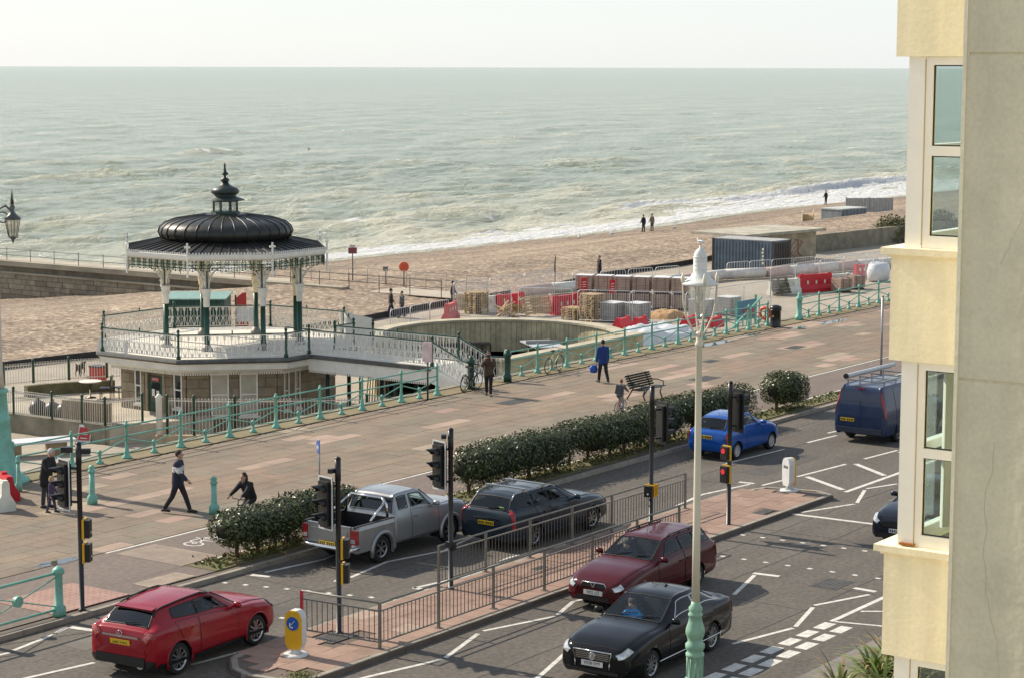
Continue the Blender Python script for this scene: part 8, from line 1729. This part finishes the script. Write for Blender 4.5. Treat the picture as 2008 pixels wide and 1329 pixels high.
# ================================================================ HEDGES AND PLANTS
LEAF = [M('hedge_leaf_%d'%i,c,0.42,spec=0.45) for i,c in enumerate([(0.034,0.050,0.013),(0.054,0.074,0.020),(0.078,0.104,0.029),(0.13,0.145,0.05)])]  # palest tone brightened to stand for light shining on the leaves
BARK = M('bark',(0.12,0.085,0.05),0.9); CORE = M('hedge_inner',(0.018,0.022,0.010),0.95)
def hedge(name, label, x0, x1, y, w, h, n, seed, zlo=0.28, gaps=(), ls=0.10, cat='hedge'):
    t = thing(name, label, cat, ((x0+x1)/2,y,0.135)); rg = np.random.default_rng(seed); L = (x1-x0)/2; 
    def hh(x): return h*(0.90+0.26*(fbm(x*0.9+seed,x*0+1.7,3,seed)-0.45))
    def lo(x):
        z = zlo+0.18*(fbm(x*1.3+seed,x*0+7.1,3,seed+5)-0.3)
        for g0, g1, gz in gaps: z = np.where((x > g0) & (x < g1), np.maximum(z, gz), z)
        return z
    x = rg.uniform(-L,L,n); a = rg.uniform(0,2*math.pi,n); k = 3.2
    ca, sa = np.cos(a), np.sin(a); rr = (np.abs(ca)**k+np.abs(sa)**k)**(-1/k); rad_ = rr*(0.78+0.28*rg.random(n)+0.02*(rg.random(n) > 0.97)*8+0.14*(fbm(x*2.2,a*1.1,3,seed+3)-0.4)*2)
    zl, zh = lo(x), hh(x); zc, zr = (zl+zh)/2, (zh-zl)/2
    endf = np.clip((L-np.abs(x))/(0.45), 0.0, 1)**0.5; endf = 0.35+0.65*endf
    Yv = ca*rad_*w/2*endf; Zv = zc+sa*rad_*zr*endf
    pts = np.stack([x,Yv,Zv],1); nr = np.stack([np.sign(x)*np.clip(1-(L-np.abs(x))/0.5,0,1)*1.2, ca, sa*1.2],1)
    leaf_mass('foliage', t, pts, nr, LEAF, ls, seed, weights=(0.34,0.34,0.25,0.07))
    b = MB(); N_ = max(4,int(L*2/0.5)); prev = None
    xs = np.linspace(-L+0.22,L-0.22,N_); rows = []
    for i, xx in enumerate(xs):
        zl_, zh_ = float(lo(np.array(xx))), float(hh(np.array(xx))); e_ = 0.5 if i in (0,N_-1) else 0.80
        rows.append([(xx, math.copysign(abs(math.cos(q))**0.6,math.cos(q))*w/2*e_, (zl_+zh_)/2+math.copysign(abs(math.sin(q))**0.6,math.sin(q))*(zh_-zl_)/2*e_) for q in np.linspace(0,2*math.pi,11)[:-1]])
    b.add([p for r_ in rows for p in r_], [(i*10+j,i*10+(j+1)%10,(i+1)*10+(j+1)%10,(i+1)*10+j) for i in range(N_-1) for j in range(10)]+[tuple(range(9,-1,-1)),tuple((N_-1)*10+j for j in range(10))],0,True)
    b.build('dark_core', CORE, t)  # solid dark core added to block the view through the leaves
    for i in range(max(1,int(L*2/1.1))):
        xx = -L+0.5+i*1.1+rg.uniform(-0.2,0.2); yy = rg.uniform(-0.15,0.15); b = MB()
        b.tube([(xx,yy,-0.05),(xx+rg.uniform(-.1,.1),yy,0.25),(xx+rg.uniform(-.3,.3),yy+rg.uniform(-.2,.2),0.7)],[0.06,0.05,0.03],6); b.tube([(xx,yy,0.1),(xx+rg.uniform(-.4,.4),yy+rg.uniform(-.2,.2),0.6)],[0.035,0.02],5); b.build('stem', BARK, t)
    lit = rg.uniform(-L,L,int(90*L)); lp = np.stack([lit, rg.normal(0,w*0.33,len(lit)), np.full(len(lit),0.02)],1)
    leaf_mass('leaf_litter', t, lp, np.tile([0,0,1.0],(len(lit),1)), [M('dry_leaf_%d'%i,c,0.8) for i,c in enumerate([(0.30,0.18,0.08),(0.22,0.13,0.06),(0.36,0.26,0.12)])], 0.12, seed+9)
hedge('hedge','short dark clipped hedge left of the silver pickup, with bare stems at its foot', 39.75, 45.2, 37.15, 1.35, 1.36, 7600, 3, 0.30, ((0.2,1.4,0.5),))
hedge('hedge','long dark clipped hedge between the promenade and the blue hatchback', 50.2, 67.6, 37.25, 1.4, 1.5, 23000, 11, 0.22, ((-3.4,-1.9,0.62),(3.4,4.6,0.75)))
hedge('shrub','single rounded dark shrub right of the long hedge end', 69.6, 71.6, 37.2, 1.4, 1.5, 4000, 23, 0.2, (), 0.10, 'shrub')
# rough grass tufts round the hedge feet
rg = np.random.default_rng(8); n = 2600; gx = np.concatenate([rg.uniform(39.2,47,900),rg.uniform(49.5,75.3,1700)]); gp = np.stack([gx, rg.uniform(36.65,37.6,n), np.full(n,0.16)],1)
g_ = leaf_mass('verge_grass', None, gp, np.stack([rg.normal(0,1,n),rg.normal(0,1,n),np.full(n,0.25)],1), [M('grass_blade_%d'%i,c,0.8) for i,c in enumerate([(0.11,0.13,0.03),(0.17,0.16,0.05),(0.07,0.10,0.025)])], 0.13, 4)
# strappy garden plant in front of the building
t = thing('garden_plant','strap-leaved green and tan garden plant at the foot of the cream building','plant',(40.3,18.35,0.12))
rg = np.random.default_rng(77); SL = [M('strap_leaf_%d'%i,c,0.55) for i,c in enumerate([(0.10,0.16,0.025),(0.16,0.22,0.04),(0.34,0.26,0.10),(0.26,0.17,0.07)])]
mbs = [MB() for _ in SL]
for c in range(9):
    cx_, cy_ = rg.normal(-0.1,0.85), rg.normal(-0.05,0.45)
    for k in range(46):
        a = rg.uniform(0,2*math.pi); L_ = rg.uniform(0.8,1.75); el = rg.uniform(0.5,1.4); w_ = rg.uniform(0.018,0.035); m = 0 if k < 16 else 1 if k < 30 else 2 if k < 40 else 3
        if m >= 2: el *= 0.8
        pts = []; 
        for u in np.linspace(0,1,6): e2 = el-1.5*u*u*(0.7 if m < 2 else 1.1); pts.append(Vector((cx_+math.cos(a)*L_*u*math.cos(el*0.9), cy_+math.sin(a)*L_*u*math.cos(el*0.9), 0.1+L_*(math.sin(el)*u-0.55*u*u*math.cos(el*0.5)))))
        sdv = Vector((-math.sin(a),math.cos(a),0)); ws = [w_*0.7,w_,w_,w_*0.85,w_*0.5,0.002]; vs = []
        for p, w2 in zip(pts,ws): vs += [p-sdv*w2, p+sdv*w2]
        mbs[m].add(vs, [(2*i,2*i+1,2*i+3,2*i+2) for i in range(5)],0,True)
for mb_, m in zip(mbs,SL): mb_.build('leaves', m, t, kind='stuff')
mb = MB(); mb.prism([(38.4,15),(42.5,15),(42.5,19.0),(41.2,19.6),(38.4,19.2)], 0.0, 0.16); struct(mb,'planting_bed',SOIL)
# grass patch at the bottom edge of the island
rg = np.random.default_rng(18); n = 500; gp = np.stack([rg.normal(33.1,0.16,n), rg.normal(28.7,0.14,n), np.full(n,0.15)],1)
ig = leaf_mass('island_moss', None, gp, np.tile([0,0,1.0],(n,1)), [MATS['grass_blade_0'],MATS['grass_blade_1']], 0.06, 6)
# ================================================================ CREAM BUILDING WITH BAY WINDOWS, GREY FLANK WALL
GW = M('grey_render',(0.82,0.72,0.48),0.9,var=0.10,vs=1.3,bump=0.5,bs=7,fine=0.05,streak=(2.2,2.2,0.07,0.18))
CRM = M('cream_stucco',(0.95,0.855,0.59),0.75,var=0.06,vs=1.6,bump=0.22,bs=18,fine=0.03,streak=(5,5,0.10,0.3))
UPV = M('white_upvc',(0.86,0.845,0.77),0.4,var=0.04,vs=3)
GLB = GLASS('window_glass',(0.88,0.935,0.92),0.03)
fw_ = thing('grey_flank_wall','grey rendered flank wall filling the right edge with a fine crack','building',(20,2,0))
b = MB()
for z0,z1 in ((0,9.905),(9.93,12.905),(12.93,22)): b.box(-1.42,3,-10,5.99,z0,z1)
for z0,z1 in ((9.905,9.93),(12.905,12.93)): b.box(-1.405,3,-10,5.98,z0,z1)
b.build('wall', GW, fw_)
b = MB(); b.box(-1.435,-1.40,5.985,6.02,0,22); b.build('sunlit_edge', CRM, fw_)  # cream strip puts the sunlit corner edge into colour
b = MB(); pts = [(-1.424,5.55,10.9)]; rg = random.Random(4); y, z = 5.62, 11.4
pts = []
for i in range(60):
    z = 9.35-0.06*i; y += rg.uniform(-0.018,0.016); pts.append((-1.421, min(5.9,max(5.45,y+0.12*math.sin(i*0.11))), z))
b.tube(pts,0.0022,4); pts = [(-1.421,5.60-0.012*i+rg.uniform(-0.01,0.01),11.0+0.028*i) for i in range(30)]; b.tube(pts,0.002,4); b.build('crack', M('crack_dark',(0.60,0.53,0.37),1.0), fw_)
cb = thing('cream_building','cream rendered building with stacked white bay windows beside the grey flank wall','building',(22,5,0)); CL = (-22,-5,0)
XB, YF = 20.18, 9.44
for z0, z1 in ((0,3.56),(6.68,7.78),(9.80,10.88),(12.90,16.5)):
    b = MB(); b.box(XB,24.5,4.0,YF,z0,z1); b.build('spandrel', CRM, cb, CL)
for z in (4.64,7.79,10.89):
    b = MB(); b.ext([(XB-0.07,4.0,z),(XB-0.07,YF+0.09,z),(XB-0.07,YF+0.09,z+0.055),(XB-0.0,YF+0.02,z+0.085),(XB,4.0,z+0.085)],(0,0,0)) if False else b.box(XB-0.07,24.5,4.0,YF+0.09,z,z+0.07); b.build('sill', CRM, cb, CL)
    b = MB(); b.box(XB-0.025,24.5,4.0,YF+0.035,z-0.03,z-0.002); b.build('sill_drip', CRM, cb, CL)
b = MB(); b.box(XB,24.5,4.0,YF,3.56,4.62); b.build('spandrel', CRM, cb, CL)
XW, YW = 20.225, 9.315
def bay_storey(z0, z1, curtain):
    # white corner posts and heads
    for (x,y) in ((XW,YW-0.18),(24.0,YW-0.18)): b = MB(); b.box(x,x+0.17,y,y+0.18,z0,z1); b.build('corner_post', UPV, cb, CL)
    # side window facing us
    h = z1-z0; y1 = YW-0.185; y0 = 7.6; f = MB(); xx = XW+0.01
    zt, zb_ = z1-0.085, z0+0.13; zm = (zt+zb_)/2
    for a in ((y0,y1,zt,z1-0.002),(y0,y1,z0+0.002,zb_),(y1-0.07,y1,zb_,zt),(y0,y0+0.07,zb_,zt),(y0+0.07,y1-0.07,zm-0.05,zm+0.05)): f.box(xx,xx+0.09,a[0],a[1],a[2],a[3])
    w = f.build('side_window', UPV, cb, CL); g2 = MB()
    for a,c in ((zb_,zm-0.05),(zm+0.05,zt)):
        for q in ((y0+0.07,y1-0.07,c-0.012,c),(y0+0.07,y1-0.07,a,a+0.012),(y1-0.082,y1-0.07,a+0.012,c-0.012),(y0+0.07,y0+0.082,a+0.012,c-0.012)): g2.box(xx+0.03,xx+0.05,*q)
    g2.build('gasket', FRIT, w)
    for a,c in ((zb_,zm-0.05),(zm+0.05,zt)): f = MB(); f.box(xx+0.038,xx+0.044,y0+0.08,y1-0.08,a+0.01,c-0.01); f.build('pane', GLB, w)
    f = MB(); f.box(xx-0.012,xx,YW-0.182,YW-0.176,z0+0.03,z1-0.03); f.build('frame_joint', M('sealant_tan',(0.5,0.42,0.28),0.8), w)
    # sea-facing windows
    x0 = XW+0.18; n = 3; wd = (24.0-x0)/n
    for i in range(n):
        f = MB(); a0, a1 = x0+wd*i+0.004, x0+wd*(i+1)-0.004
        for q in ((a0,a1,zt,z1-0.002),(a0,a1,z0+0.002,zb_),(a0,a0+0.08,zb_,zt),(a1-0.08,a1,zb_,zt),(a0+0.08,a1-0.08,zm-0.05,zm+0.05)): f.box(q[0],q[1],YW-0.12,YW-0.02,q[2],q[3])
        w = f.build('front_window', UPV, cb, CL)
        for a,c in ((zb_,zm-0.05),(zm+0.05,zt)): f = MB(); f.box(a0+0.085,a1-0.085,YW-0.075,YW-0.069,a+0.005,c-0.005); f.build('pane', GLB, w)
    if curtain:
        for (xc,yc,ln) in ((XW+0.35,8.55,0.45),(XW+0.5,YW-0.28,0.7)):
            b = MB(); k = 16; vs = []
            for i in range(k+1):
                u = i/k; p = (xc+0.05*math.sin(u*20), yc-ln*u) if ln < 0.5 else (xc+ln*u, yc+0.05*math.sin(u*24)); vs += [(p[0],p[1],z0+0.12),(p[0],p[1],z1-0.1)]
            b.add(vs,[(2*i,2*i+2,2*i+3,2*i+1) for i in range(k)],0,True); b.build('curtain', M('curtain_white',(0.75,0.73,0.68),0.9), cb, CL)
    b = MB(); b.box(XB+0.06,24.4,4.0,YW-0.2,z0-0.002,z0+0.004); b.build('room_floor', M('room_floor',(0.30,0.24,0.17),0.7), cb, CL)
    b = MB(); b.box(24.3,24.45,4.0,YW-0.2,z0+0.006,z1-0.004); b.box(XB+0.3,24.29,3.9,4.0,z0+0.006,z1-0.004); b.build('room_wall', M('room_wall',(0.62,0.57,0.45),0.9), cb, CL)
bay_storey(4.71, 6.68, False); bay_storey(7.86, 9.80, True); bay_storey(10.96, 12.90, False)
b = MB(); b.cbox((XW-0.02,YW-0.12,7.885),(0.05,0.16,0.025)); b.build('rust_stain', M('rust',(0.30,0.12,0.03),0.9), cb, CL)
